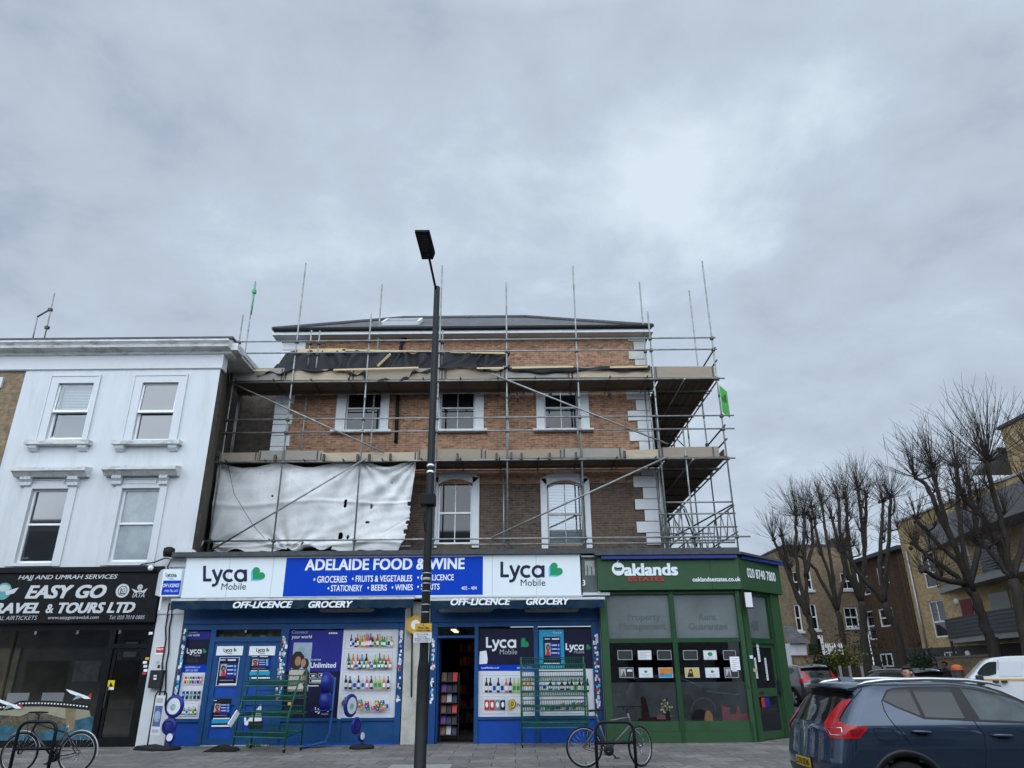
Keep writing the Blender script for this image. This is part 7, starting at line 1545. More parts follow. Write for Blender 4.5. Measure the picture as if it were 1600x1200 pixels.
    MB().use(paint).add([(.66, -.05, 1.55), (.66, .05, 1.55), (.92, .03, 1.55), (.92, -.03, 1.55), (.62, -.022, 1.635), (.62, .022, 1.635), (.80, .015, 1.63), (.80, -.015, 1.63)], [(0, 1, 2, 3), (4, 7, 6, 5), (0, 4, 5, 1), (1, 5, 6, 2), (2, 6, 7, 3), (3, 7, 4, 0)]).build('aerial_fin', t, bevel=.01)
    MB().use(mat('head_lamp', (.5, .52, .55), .1, var=.1)).box(4.14, 4.30, .58, .80, .80, .92).box(4.14, 4.30, -.80, -.58, .80, .92).build('headlight', t, bevel=.03)
    MB().use(trim).box(4.33, 4.45, -.45, .45, .50, .88).build('grille', t, bevel=.02)
    t.location = (CAR[0], CAR[1], 0); return t
car = make_car()
def other_car(px, py, Y, head, label, colour, z, glass=None):
    c = copy_tree(car, label=label); x = P(px, py, Y)[0]
    c.location = (x, Y, z); c.rotation_euler = (0, 0, head)
    for k in [q for q in kids(c)]:
        if k.name.startswith('lettering') or k.name.startswith('number_plate'):
            for g in kids(k): bpy.data.objects.remove(g)
            bpy.data.objects.remove(k); continue
        for i, s in enumerate(k.material_slots):
            if s.material and s.material.name.startswith('car_blue_paint'): s.link = 'OBJECT'; s.material = colour
    return c
other_car(1287, 1060, 31.5, R(104), 'dark grey car parked in the side street right beside the green shop corner', mat('car_grey_paint', (.075, .08, .085), .25, metal=.6, var=.03, coat=1), .36)
other_car(1474, 1062, 25.5, R(112), 'black car parked in the side street beyond the nearest blue car', mat('car_black_paint', (.010, .010, .012), .22, metal=.3, var=.03, coat=1), .15)
def van():
    Y0 = 18.0; x0 = P(1507, 1064, Y0)[0] - .72; t = thing('delivery_van', 'white panel van with a yellow stripe, waiting at the mouth of the side street', 'van', (x0 + .72, Y0, .0)); wp = mat('van_white', (.62, .64, .66), .25, var=.03, coat=.6)
    prof = [(0, .40), (.0, .80), (.06, 1.02), (.20, 1.16), (.50, 1.30), (.72, 1.40), (1.26, 1.90), (1.40, 1.97), (1.7, 2.0), (3.2, 2.02), (4.75, 2.0), (4.88, 1.88), (4.92, 1.1), (4.92, .42), (4.3, .35), (.4, .30)]
    m = MB().use(wp); k = len(prof); tum = lambda z: max(0, z - 1.2) * .14
    def ring(y, ins): return [(x0 + 2.46 + (x - 2.46) * (1 - ins), Y0 + y + tum(z) * (1 if y < .9 else -1), 1.1 + (z - 1.1) * (1 - ins)) for x, z in prof]
    L = ring(.0, .03) + ring(.07, .0) + ring(1.83, .0) + ring(1.9, .03)
    m.smooth = True; m.add(L, [(s * k + i, s * k + (i + 1) % k, (s + 1) * k + (i + 1) % k, (s + 1) * k + i) for s in range(3) for i in range(k)]); m.smooth = False; m.add(L, [tuple(range(k)), tuple(range(4 * k - 1, 3 * k - 1, -1))]); m.build('body', t)
    def side(px, mm, o, name): q = [(x0 + .72 + (P(a, b, Y0)[0] - x0 - .72) / 1.16, P(a, b, Y0)[1]) for a, b in px]; return MB().use(mm).poly([(x, Y0 - o + tum(z), z) for x, z in q]).build(name, t)
    side([(1527, 1052), (1531, 1045), (1538, 1038), (1545, 1034.5), (1557, 1034), (1556.5, 1053), (1545, 1056), (1531, 1056)], mat('van_glass', (.02, .024, .024), .05, var=.2, spec=.6), .006, 'cab_window')
    side([(1512, 1061), (1700, 1059), (1700, 1062), (1512, 1064)], mat('van_stripe', (.50, .28, .05), .4, var=.1), .005, 'side_stripe')
    side([(1561, 1034), (1597, 1033.5), (1597, 1056), (1560, 1057)], mat('van_panel', (.55, .57, .60), .25, var=.03), .004, 'side_panel')
    for px in (1559, 1599): side([(px, 1032), (px + .8, 1032), (px + .8, 1110), (px, 1110)], charcoal, .007, 'door_seam')
    for px in (1551, 1564): q = P(px, 1066.5, Y0); q = (x0 + .72 + (q[0] - x0 - .72) / 1.16, q[1]); MB().use(charcoal).box(q[0], q[0] + .12, Y0 - .03, Y0 + .01, q[1], q[1] + .05).build('door_handle', t)
    for x in (.95, 4.0): w = MB().use(rubber).lathe([(.2, -.1), (.31, -.1), (.33, -.05), (.33, .1), (.2, .1)], (x0 + x, Y0 + .05, .33), 28, 'Y').build('wheel', t); MB().use(alloy).lathe([(0, -.08), (.2, -.06), (.22, -.09)], (x0 + x, Y0 + .05, .33), 20, 'Y').build('rim', w)
    MB().use(charcoal).box(x0 + .95, x0 + 1.1, Y0 - .2, Y0 - .02, 1.38, 1.6).build('door_mirror', t, bevel=.03)
    t.rotation_euler = (0, 0, R(-26))
van()
def orange_bin():
    a, b = V(1490, 1060, 28.5), V(1504, 1047, 28.5); t = thing('orange_bin', 'orange domed bin standing behind the black parked car', 'bin', ((a.x + b.x) / 2, 28.5, .3)); c = ((a.x + b.x) / 2, 28.5); r = (b.x - a.x) / 2
    MB().use(mat('bin_dark', (.03, .025, .022), .6)).lathe([(0, 0), (r * .85, 0), (r * .95, b.z - .3), (0, b.z - .3)], (*c, .3), 16).build('bin_body', t); MB().use(mat('barrier_orange', (.55, .12, .035), .5, var=.1)).lathe([(r, 0), (r, .08), (r * .8, .16), (0, .2)], (*c, b.z), 16).build('lid', t)
orange_bin()
tag(MB().use(mat('post_brown', (.13, .075, .04), .8)).bar(V(1511, 1066, 28.6), V(1504, 1042, 28.6), .12, .12).build('leaning_post'), 'brown wooden post leaning beside the orange bin', 'post')

# ------------------------------------------------------------------ people
skin_a = mat('skin_light', (.44, .25, .18), .55, var=.08); skin_b = mat('skin_brown', (.13, .07, .045), .55, var=.08); hair_m = mat('dark_hair', (.012, .009, .008), .6, var=.3)
def person(label, loc, rz, top, trousers, skin, hair='bun', height=1.72, stride=.16):
    """one skinned body facing local -y, with hair and clothes as children"""
    t = thing('person', label, 'person', (0, 0, 0)); k = height / 1.75
    J = {}; E = []; Rr = {}
    def j(n, x, y, z, r, par=None):
        J[n] = Vector((x, y, z)) * k; Rr[n] = r * k
        if par: E.append((par, n))
    j('pelvis', 0, 0, .95, .13); j('belly', 0, .01, 1.10, .125, 'pelvis'); j('chest', 0, .01, 1.30, .145, 'belly'); j('neckb', 0, .01, 1.45, .075, 'chest'); j('neck', 0, .0, 1.52, .055, 'neckb'); j('jaw', 0, -.02, 1.58, .072, 'neck'); j('skull', 0, .005, 1.66, .095, 'jaw'); j('crown', 0, .01, 1.705, .06, 'skull')
    for s, st in ((-1, 1), (1, -1)):
        q = 'l' if s < 0 else 'r'
        j('hip' + q, s * .09, 0, .88, .10, 'pelvis'); j('knee' + q, s * .10, -stride * st * .6 - .02, .49, .062, 'hip' + q); j('ank' + q, s * .10, -stride * st, .09, .042, 'knee' + q); j('toe' + q, s * .11, -stride * st - .16, .035, .036, 'ank' + q)
        j('sh' + q, s * .19, .01, 1.41, .062, 'chest'); j('elb' + q, s * .245, .03 + stride * st * .3, 1.13, .045, 'sh' + q); j('wri' + q, s * .25, -.06 + stride * st * .6, .90, .030, 'elb' + q); j('palm' + q, s * .25, -.07 + stride * st * .6, .83, .034, 'wri' + q)
        for f, (dx, L) in enumerate(((-.03, .07), (-.01, .085), (.01, .08), (.03, .06))): 
            j('f%d' % f + q, s * .25 + .004, -.075 + dx + stride * st * .6, .795, .011, 'palm' + q); j('g%d' % f + q, s * .245, -.08 + dx + stride * st * .6, .795 - L, .009, 'f%d' % f + q)
        j('th' + q, s * .235, -.11 + stride * st * .6, .80, .012, 'palm' + q)
    names = list(J); me = bpy.data.meshes.new('tmp'); me.from_pydata([J[n] for n in names], [(names.index(a), names.index(b)) for a, b in E], []); ob = bpy.data.objects.new('tmp', me); COL.objects.link(ob)
    sk = ob.modifiers.new('s', 'SKIN'); sk.use_smooth_shade = True; ob.modifiers.new('u', 'SUBSURF').levels = 2
    for i, n in enumerate(names): me.skin_vertices[0].data[i].radius = (Rr[n] * (1.25 if n in ('chest', 'belly', 'pelvis') else 1), Rr[n] * (.82 if n in ('chest', 'belly', 'pelvis') else 1)); me.skin_vertices[0].data[i].use_root = (n == 'pelvis')
    dg = bpy.context.evaluated_depsgraph_get(); dg.update(); m2 = bpy.data.meshes.new_from_object(ob.evaluated_get(dg)); bpy.data.objects.remove(ob)
    m2.name = 'body'; m2.materials.clear()
    for q in (skin, top, trousers, rubber): m2.materials.append(q)
    for f in m2.polygons:
        z = f.center.z / k; x = abs(f.center.x) / k; f.use_smooth = True
        f.material_index = 3 if z < .10 else (2 if z < .93 and x < .2 else (0 if (z < .88 and x >= .2) or z > 1.50 else 1))
    b = bpy.data.objects.new('body', m2); COL.objects.link(b); b.parent = t
    # face and hair
    m = MB().use(skin); m.smooth = True; hz = 1.625 * k
    m.add([Vector(q) * k for q in ((-.014, -.095, 1.60), (.014, -.095, 1.60), (0, -.125, 1.605), (0, -.093, 1.65))], [(0, 2, 3), (2, 1, 3), (0, 1, 2)])
    for s in (-1, 1): m.lathe([(0, -.012), (.028, -.008), (.03, .006), (0, .012)], (s * .098 * k, .01 * k, 1.63 * k), 10, 'X')
    m.use(mat('lip', (.28, .10, .09), .5)).box(-.022 * k, .022 * k, -.095 * k, -.085 * k, 1.572 * k, 1.582 * k); m.use(black_ink)
    for s in (-1, 1): m.box((s * .035 - .012) * k, (s * .035 + .012) * k, -.098 * k, -.088 * k, 1.640 * k, 1.649 * k); m.box((s * .035 - .018) * k, (s * .035 + .018) * k, -.100 * k, -.088 * k, 1.662 * k, 1.668 * k)
    m.build('face', t)
    h = MB().use(hair_m); h.smooth = True; L = []; nn = 20; rows_ = 9
    for i in range(rows_ + 1):
        for jx in range(nn):
            a = 2 * math.pi * jx / nn; lo = .1 + .9 * (.5 + .5 * math.sin(a)) if hair != 'hood' else 1.0; el = R(90 - (52 if math.sin(a) < -.2 else 130) * i / rows_); r = .118 if hair != 'hood' else .135
            L.append(Vector((r * math.cos(el) * math.cos(a) * .95, .012 + r * 1.08 * math.cos(el) * math.sin(a), 1.655 + r * .95 * math.sin(el))) * k)
    h.add(L, [(i * nn + q, i * nn + (q + 1) % nn, (i + 1) * nn + (q + 1) % nn, (i + 1) * nn + q) for i in range(rows_) for q in range(nn)])
    if hair == 'bun': h.lathe([(0, -.05), (.04, -.035), (.055, 0), (.04, .035), (0, .05)], (0, .085 * k, 1.75 * k), 12)
    h.build('hair' if hair != 'hood' else 'hood', t)
    if hair == 'beard': MB().use(hair_m).lathe([(.0, -.035), (.05, -.03), (.078, .0), (.070, .03), (.05, .035)], (0, -.022 * k, 1.565 * k), 14).build('beard', t)
    t.location = loc; t.rotation_euler = (0, 0, rz); return t
jk = mat('grey_jacket', (.22, .24, .25), .8, var=.1); navy_c = mat('navy_jacket', (.03, .045, .075), .8, var=.15); blk_c = mat('black_coat', (.014, .014, .017), .8, var=.15); jeans = mat('dark_jeans', (.03, .035, .05), .9, var=.15)
x, z = P(1415, 1042, 14.2); person('person with dark hair in a bun and a pale jacket, walking behind the blue car', (x, 14.2, PV + .05), R(-62), jk, jeans, skin_a, 'bun', (z - PV) / 1.8 * 1.75)
x, z = P(1459, 1029, 34); person('bearded person in a navy jacket walking beside the low garden wall', (x, 34, z - 1.80), R(-10), navy_c, jeans, skin_b, 'beard', 1.74)
x, z = P(1475.5, 1031, 34); person('person in a black hooded coat walking next to the bearded one', (x, 34.1, z - 1.82), R(-70), blk_c, blk_c, skin_b, 'hood', 1.74)

# ------------------------------------------------------------------ pollarded street trees
bark = mat('tree_bark', (.034, .028, .023), .9, var=.35, scale=8, bump=.6, bscale=25, stretch=(1, 1, .3)); twig_m = mat('twig_bark', (.040, .030, .025), .9, var=.25); ivy_m = mat('ivy', (.02, .04, .012), .7, var=.5, scale=20)
def tree(label, Y, base, trunk, limbs, shoots, L0, spread=1.0, r0=.24, ivy=False, zb=None):
    """trunk: pixel points up to the fork; limbs: list of pixel point lists from the fork to a knuckle; shoots fan from every knuckle"""
    g = random.Random(sum(ord(ch) * (i + 3) for i, ch in enumerate(label))); b = V(*base, Y); 
    if zb is not None: b.z = zb
    t = thing('bare_tree', label, 'tree', (b.x, Y, b.z), 'pollarded trees along the side street')
    m = MB().use(bark); m.smooth = True
    def crook(pts, r):
        out, rr = [], []
        for i, (p, q) in enumerate(zip(pts, pts[1:])):
            n = 5
            for k in range(n):
                f = k / n; s = p.lerp(q, f); w = r[i] * .35; out.append(s + Vector((g.uniform(-w, w), g.uniform(-w, w), g.uniform(-w, w))) if k else s); rr.append((r[i] + (r[i + 1] - r[i]) * f) * (1 + .10 * g.uniform(-1, 1)))
        out.append(pts[-1]); rr.append(r[-1]); return out, rr
    tp = [b] + [V(*q, Y) for q in trunk]; n = len(tp); rr = [r0 * 1.2] + [r0 * (1 - .25 * (i + 1) / n) for i in range(n - 1)]
    a, r = crook(tp, rr); m.path(a, r, 10); kn = []
    for li, lp in enumerate(limbs):
        dy = g.uniform(-1.3, 1.3); st = lp[0]; P0 = V(*st[:2], Y); pts = [P0]; k = len(lp)
        for i, q in enumerate(lp[1:]): yy = Y + dy * (i + 1) / (k - 1); pts.append(V(*q[:2], yy))
        w = [r0 * (.60 - .24 * i / (k - 1)) for i in range(k)]; a, r = crook(pts, w); m.path(a, r, 8); e = pts[-1]; rk = w[-1]
        for c in range(5): o = Vector((g.gauss(0, rk), g.gauss(0, rk), g.gauss(0, rk))); q_ = rk * g.uniform(.8, 1.5); m.lathe([(0, -q_ * .8), (q_ * .8, -q_ * .3), (q_ * .95, .2 * q_), (q_ * .5, q_ * .9), (0, q_)], e + o * 1.1, 6)
        kn.append((e, lp[-1][2] if len(lp[-1]) > 2 else 1.0))
        for c in range(2):      # stub knuckles on the way
            f = g.uniform(.45, .85); i = int(f * (len(pts) - 1)); s = pts[i].lerp(pts[min(i + 1, len(pts) - 1)], f * (len(pts) - 1) - i); q = s + Vector((g.uniform(-.5, .5), g.uniform(-.4, .4), g.uniform(.05, .35))); m.path([s, q], [rk * .55, rk * .5], 6); kn.append((q, .35))
    m.build('trunk', t)
    m = MB().use(twig_m)
    for e, wgt in kn:
        for s in range(int(shoots * wgt * 1.25)):
            th = g.random() * 2 * math.pi; ph = min(1.45, abs(g.gauss(0, .78 * spread))); d = Vector((math.sin(ph) * math.cos(th), math.sin(ph) * math.sin(th), math.cos(ph))); L = L0 * (wgt ** .5) * g.uniform(.55, 1.12); p = e.copy(); pts = [p.copy()]; n = 5
            for k in range(n):
                d = (d + Vector((g.gauss(0, .07), g.gauss(0, .07), .06))).normalized(); p = p + d * L / n; pts.append(p.copy())
            m.path(pts, [.013, .011, .010, .008, .006, .004], 3, cap=False)
            for q in range(2):
                if g.random() < .75:
                    i = g.randint(2, 4); dd = (d + Vector((g.uniform(-.6, .6), g.uniform(-.6, .6), g.uniform(-.1, .3)))).normalized(); m.path([pts[i], pts[i] + dd * L * .16, pts[i] + dd * L * .33 + Vector((0, 0, .04))], [.007, .006, .004], 3, cap=False)
    for s in range(int(shoots * .5)):     # epicormic shoots on trunk and limbs
        lp = g.choice(limbs); i = g.randint(0, len(lp) - 2); f = g.random(); q = V(lp[i][0] + (lp[i + 1][0] - lp[i][0]) * f, lp[i][1] + (lp[i + 1][1] - lp[i][1]) * f, Y); d = Vector((g.gauss(0, 1), g.gauss(0, 1), .7)).normalized(); L = L0 * g.uniform(.2, .5); m.path([q, q + d * L * .5, q + d * L + Vector((0, 0, .12))], [.009, .007, .004], 3, cap=False)
    m.build('crown', t)
    if ivy:
        m = MB().use(ivy_m)
        for s in range(900):
            f = g.random(); c = b.lerp(V(*trunk[0], Y), f * .9); a = g.random() * 6.283; r = r0 * (1.15 + .5 * g.random()); p = c + Vector((r * math.cos(a), r * math.sin(a), 0)); n = Vector((math.cos(a), math.sin(a), g.uniform(-.3, .5))); u = n.cross(Vector((0, 0, 1))).normalized() * .09; v = Vector((0, 0, .10)); m.poly([p - u, p - v, p + u, p + v + n * .05])
        m.build('ivy', t)
tree('bare pollarded tree with an ivy clad trunk, beside the green shop corner', 41, (1278, 1050), [(1272, 1000), (1264, 962)], [[(1264, 962), (1259, 900), (1256, 840), (1257, 806, 1.0)], [(1263, 965), (1247, 900), (1243, 850), (1244, 806, 1.0)], [(1266, 970), (1246, 935), (1225, 880), (1208, 842, .6)], [(1264, 962), (1240, 915), (1228, 870), (1222, 838, .5)], [(1259, 900), (1270, 850), (1268, 812, .6)]], 54, 2.2, 1.1, r0=.20, ivy=True, zb=.4)
tree('thin bare pollarded tree behind the ivy clad one', 47, (1322, 1050), [(1318, 1000), (1308, 955)], [[(1308, 955), (1300, 890), (1290, 830), (1284, 788, 1.0)], [(1308, 955), (1297, 905), (1278, 845), (1268, 792, .7)], [(1308, 955), (1320, 900), (1322, 850), (1324, 800, .7)], [(1306, 950), (1275, 890), (1252, 870), (1236, 866, .4)]], 50, 2.1, 1.1, r0=.20, zb=.45)
tree('bare pollarded tree with four tall limbs before the brown house', 39, (1352, 1052), [(1350, 990), (1346, 940)], [[(1346, 940), (1330, 880), (1324, 820), (1322, 779, .9)], [(1346, 940), (1352, 880), (1347, 820), (1340, 766, 1.0)], [(1346, 940), (1325, 895), (1312, 830), (1310, 781, .7)], [(1347, 930), (1352, 850), (1353, 775, .6)], [(1346, 945), (1318, 880), (1300, 810, .6)]], 54, 2.05, 1.1, r0=.20, zb=.45)
tree('slender bare pollarded tree before the timber clad flats', 36, (1412, 1052), [(1404, 1000), (1382, 942)], [[(1382, 942), (1374, 880), (1378, 820), (1380, 786, .9)], [(1382, 942), (1386, 880), (1390, 820), (1391, 778, 1.0)], [(1384, 945), (1350, 905), (1325, 870), (1318, 860, .4)]], 50, 2.0, 1.1, r0=.20, zb=.5)
tree('largest forked bare tree, before the yellow brick flats and their balconies', 29.5, (1560, 1052), [(1545, 990), (1520, 925)], [[(1520, 925), (1490, 850), (1468, 780), (1457, 732, 1.1)], [(1520, 925), (1504, 850), (1497, 790), (1495, 730, 1.0)], [(1490, 850), (1462, 790), (1445, 755), (1430, 745, .9)], [(1520, 930), (1500, 880), (1470, 855), (1432, 812, .5)], [(1520, 930), (1495, 900), (1450, 870), (1428, 850, .5)], [(1515, 915), (1530, 850), (1520, 790), (1513, 752, .6)], [(1505, 912), (1470, 905), (1440, 890, .3)]], 50, 2.1, 1.1, r0=.20, zb=.45)
tree('tall bare pollarded tree with a great fan of shoots, furthest right', 26.5, (1603, 1052), [(1596, 970), (1582, 905)], [[(1582, 905), (1568, 830), (1552, 770), (1542, 722, 1.5)], [(1582, 905), (1562, 850), (1530, 800), (1505, 775, .5)], [(1584, 905), (1600, 840), (1612, 770), (1622, 720, .9)], [(1582, 905), (1556, 872), (1528, 840, .4)]], 66, 2.35, 1.1, r0=.20, zb=.4)

# ------------------------------------------------------------------ buildings across the side street
def flats():
    X = 22.5; t = thing('yellow_brick_flats', 'three storey yellow brick flats with curved balconies, at the right edge', 'flats', (X + 4, 33, .4)); y1 = 42.0
    zt = PX(1407, 815, X)[1]; y0 = 14
    def yz(px, py): return PX(px, py, X)
    def rect_px(x0, ya, x1, yb): xm, ym = (x0 + x1) / 2, (ya + yb) / 2; return yz(x1, ym)[0], yz(x0, ym)[0], yz(xm, yb)[1], yz(xm, ya)[1]
    zg = yz(1460, 1012)[1]
    wins = [rect_px(1441, 862, 1463, 919), rect_px(1455, 937, 1479, 996), rect_px(1474, 1018, 1496, 1032)]
    def yzwall(m, ya, yb, z0, z1, Xp, holes):
        ys = sorted({ya, yb, *[h[0] for h in holes], *[h[1] for h in holes]}); zs = sorted({z0, z1, *[h[2] for h in holes], *[h[3] for h in holes]})
        for a, b in zip(ys, ys[1:]):
            for c, d in zip(zs, zs[1:]):
                if any(h[0] <= (a + b) / 2 <= h[1] and h[2] <= (c + d) / 2 <= h[3] for h in holes): continue
                m.poly([(Xp, b, c), (Xp, a, c), (Xp, a, d), (Xp, b, d)])
        for (a, b, c, d) in holes:
            m.poly([(Xp, a, c), (Xp, a, d), (Xp + .15, a, d), (Xp + .15, a, c)]); m.poly([(Xp, b, c), (Xp, b, d), (Xp + .15, b, d), (Xp + .15, b, c)]); m.poly([(Xp, a, d), (Xp, b, d), (Xp + .15, b, d), (Xp + .15, a, d)]); m.poly([(Xp, a, c), (Xp, b, c), (Xp + .15, b, c), (Xp + .15, a, c)])
    m = MB().use(yellow_brick); yzwall(m, y0, y1, zg, zt, X, [h for h in wins if h[2] > zg]); m.poly([(X, y1, 0), (X + 9, y1, 0), (X + 9, y1, zt), (X, y1, zt)]); m.build('brick_wall', t)
    m = MB().use(mat('dark_plinth_brick', (.05, .048, .046), .8, var=.25, scale=10)); yzwall(m, y0, y1, .3, zg - .003, X, [h for h in wins if h[2] < zg]); m.build('plinth', t)
    m = MB().use(grey_ink).box(X - .08, X + .3, y0, y1 + .1, zt, zt + .10); m.build('parapet_coping', t)
    def win(h, mid=True, name='window', Xp=X):
        f = MB().use(upvc); a, b, c, d = h; w = .07; x0, x1 = Xp + .05, Xp + .12
        f.box(x0, x1, a, a + w, c, d); f.box(x0, x1, b - w, b, c, d); f.box(x0, x1, a + w, b - w, c, c + w); f.box(x0, x1, a + w, b - w, d - w, d)
        if mid: f.box(x0, x1, a + w, b - w, c + (d - c) * .42 - .04, c + (d - c) * .42 + .04)
        f.box(x0 + .01, x1, a + (b - a) * .58, a + (b - a) * .58 + .06, c + w + (.0 if not mid else 0) + .001, c + (d - c) * .42 - .042 if mid else d - w) if not mid else f.box(x0 + .01, x1, a + (b - a) * .5, a + (b - a) * .5 + .06, c + (d - c) * .42 + .041, d - w - .001)
        f = f.build(name, t); MB().use(dark_glass).poly([(x1 - .03, a, c), (x1 - .03, b, c), (x1 - .03, b, d), (x1 - .03, a, d)]).build('pane', f)
    for h in wins: win(h, h[2] > zg)
    MB().use(alloy).tube((X - .08, yz(1418, 862)[0], yz(1416, 862)[1]), (X - .08, yz(1418, 862)[0], .4), .06).build('downpipe', t)
    # taller stair tower and roof rail
    yt = yz(1575, 720)[0]; ztw = yz(1576, 664)[1]; MB().use(yellow_brick).box(X + .05, X + 6, y0, yt, zt + .11, ztw).build('stair_tower', t); MB().use(lead).box(X - .05, X + 6.1, y0, yt + .1, ztw, ztw + .15).build('tower_coping', t)
    a = yz(1548, 728); MB().use(mat('canopy_zinc', (.24, .25, .255), .5)).add([(X - .3, yt + .05, a[1] + .55), (X + 2, yt + .05, a[1] + .55), (X + 2, yt + 2.2, a[1]), (X - .3, yt + 2.2, a[1]), (X - .3, yt + .05, a[1] + .25), (X + 2, yt + .05, a[1] + .25), (X + 2, yt + 2.2, a[1] - .2), (X - .3, yt + 2.2, a[1] - .2)], [(0, 1, 2, 3), (7, 6, 5, 4), (0, 3, 7, 4), (3, 2, 6, 7)]).build('roof_canopy', t)
    m = MB().use(alloy); z = zt + .1
    for dz in (.35, .75): m.tube((X + .2, yt + 2.4, z + dz), (X + .2, y1 - 1.2, z + dz), .022, 6)
    y = yt + 2.4
    while y < y1 - 1.1: m.tube((X + .2, y, z), (X + .2, y, z + .76), .022, 6); y += 1.15
    m.build('roof_rail', t)
    # curved bays: a plan curve bulging towards the street
    def curve(yA, yB, bulge, n=20): return [(X - bulge * math.sin(math.pi / 2 * min(1, (i / n) * 2.2)), yA + (yB - yA) * i / n) for i in range(n + 1)]
    def slab(name, yA, bulge, z0, z1, m_, yB=15):
        c = curve(yA, yB, bulge); m = MB().use(m_); k = len(c)
        m.add([(x, y, z0) for x, y in c] + [(x, y, z1) for x, y in c], [(i, i + 1, i + 1 + k, i + k) for i in range(k - 1)]); m.add([(x, y, z0) for x, y in c] + [(X + .01, c[-1][1], z0)], [tuple(range(k + 1))]); m.add([(x, y, z1) for x, y in c] + [(X + .01, c[-1][1], z1)], [tuple(range(k + 1))]); m.build(name, t); return c
    conc = mat('grey_soffit', (.20, .205, .21), .7, var=.1); zc0, zc1 = PX(1475, 850, 22)[1], PX(1475, 820, 22)[1]
    slab('canopy_slab', yz(1446, 845)[0], 1.7, zc0, zc1 + .3, conc)
    zu = PX(1475, 921, 21.6)[1]; zl = PX(1480, 1003, 21.6)[1]
    c = slab('balcony_slab', yz(1462, 900)[0], 1.6, zu - .02, zu + .28, mat('balcony_grey', (.25, .26, .26), .6, var=.1)); c2 = slab('balcony_slab', yz(1478, 975)[0], 1.6, zl - .05, zl + .18, mat('balcony_grey', (.16, .17, .17)))
    m = MB().use(mat('rail_grey', (.10, .105, .11), .5, metal=.3))
    for k in range(7): m.path([(x - .02, y, zu + .36 + .135 * k) for x, y in c], .018, 5)
    for x, y in c[::2]: m.tube((x - .02, y, zu + .28), (x - .02, y, zu + 1.22), .02, 5)
    m.build('balcony_railing', t)
    m = MB().use(mat('balcony_panel_slate', (.055, .065, .072), .45, var=.15)); k = len(c2); zz = PX(1476, 965, 21.6)[1]
    m.add([(x - .03, y, zl + .185) for x, y in c2] + [(x - .03, y, zz) for x, y in c2], [(i, i + 1, i + 1 + k, i + k) for i in range(k - 1)])
    for q in range(6): m.path([(x - .04, y, zl + .25 + (zz - zl - .3) * q / 5) for x, y in c2], .012, 4)
    m.build('balcony_front', t)
    # doors and glazing inside the balconies
    for (px0, ya, px1, yb, mm, nm) in ((1502, 936, 1520, 962, mat('door_maroon', (.13, .012, .018), .5), 'door'), (1548, 925, 1580, 962, dark_glass, 'balcony_door'), (1500, 843, 1512, 872, upvc, 'balcony_door'), (1528, 842, 1560, 876, dark_glass, 'balcony_door')):
        h = rect_px(px0, ya, px1, yb); MB().use(mm).box(X - .03, X + .02, h[0], h[1], h[2] - 1.0, h[3]).build(nm, t)
    for px, py in ((1563, 841), (1495, 940), (1513, 1022)):
        y, z = yz(px, py); MB().use(poster_white).lathe([(0, -.10), (.14, -.09), (.17, -.02), (.17, 0)], (X, y, z), 16, 'X').build('bulkhead_lamp', t)
    for y in (36.5, 33.0, 29.0): MB().use(matt_black).tube((21.0, y, .4), (21.0, y, zl), .06).build('balcony_post', t)
    MB().use(dim_glass).box(X - .03, X, 26, 36, .6, 2.3).build('undercroft', t)
    # timber clad wing
    clad = brick('cedar_cladding', (.10, .06, .036), (.07, .043, .027), (.022, .014, .009), bw=.14, rh=30, ms=.012)
    w = thing('timber_clad_flats', 'flats clad in vertical brown timber, between the yellow block and the brown house', 'flats', (X + 4, 45, .4)); X2 = 22.62; yb_ = 48.3; zt2 = PX(1408, 866, X2)[1] + .25; zp = PX(1380, 1016, X2)[1]
    def r2(x0, ya, x1, yb): xm, ym = (x0 + x1) / 2, (ya + yb) / 2; return PX(x1, ym, X2)[0], PX(x0, ym, X2)[0], PX(xm, yb, X2)[1], PX(xm, ya, X2)[1]
    hs = [r2(1406, 874, 1424, 926), r2(1419, 944, 1440, 997), r2(1374, 950, 1396, 979), r2(1355, 954, 1367, 1000), r2(1371, 885, 1388, 913), r2(1348, 900, 1358, 930)]
    hs = [(max(a, y1 - 3.5), b, c, d) for a, b, c, d in hs]
    m = MB().use(clad); hs2 = [h for h in hs if h[0] > y1 + .05]; yzwall(m, y1 + .01, yb_, zp, zt2, X2, hs2); m.build('timber_wall', w)
    m = MB().use(mat('dark_plinth_brick', (.05, .048, .046))); m.poly([(X2 + .03, y1 + .01, .3), (X2 + .03, yb_, .3), (X2 + .03, yb_, zp), (X2 + .03, y1 + .01, zp)]); m.build('plinth', w)
    m = MB().use(lead).box(X2 - .35, X2 + 6, y1 + .01, yb_, zt2, zt2 + .22); m.build('roof', w)
    t_ = t; t2 = w
    for h in hs2:
        f = MB().use(upvc); a, b, c, d = h; q = .07; x0, x1 = X2 + .03, X2 + .12
        f.box(x0, x1, a, a + q, c, d); f.box(x0, x1, b - q, b, c, d); f.box(x0, x1, a + q, b - q, c, c + q); f.box(x0, x1, a + q, b - q, d - q, d); f.box(x0, x1, a + q, b - q, c + (d - c) * .45, c + (d - c) * .45 + q)
        f = f.build('window', w); MB().use(dark_glass).poly([(x1 - .03, a, c), (x1 - .03, b, c), (x1 - .03, b, d), (x1 - .03, a, d)]).build('pane', f)
    # the two windows at the timber strip of the yellow block's end
    strip = MB().use(clad).box(X - .04, X - .003, yz(1416, 930)[0] + .1, y1 - .01, zg + .3, zt2 - .3); strip.build('timber_strip', t)
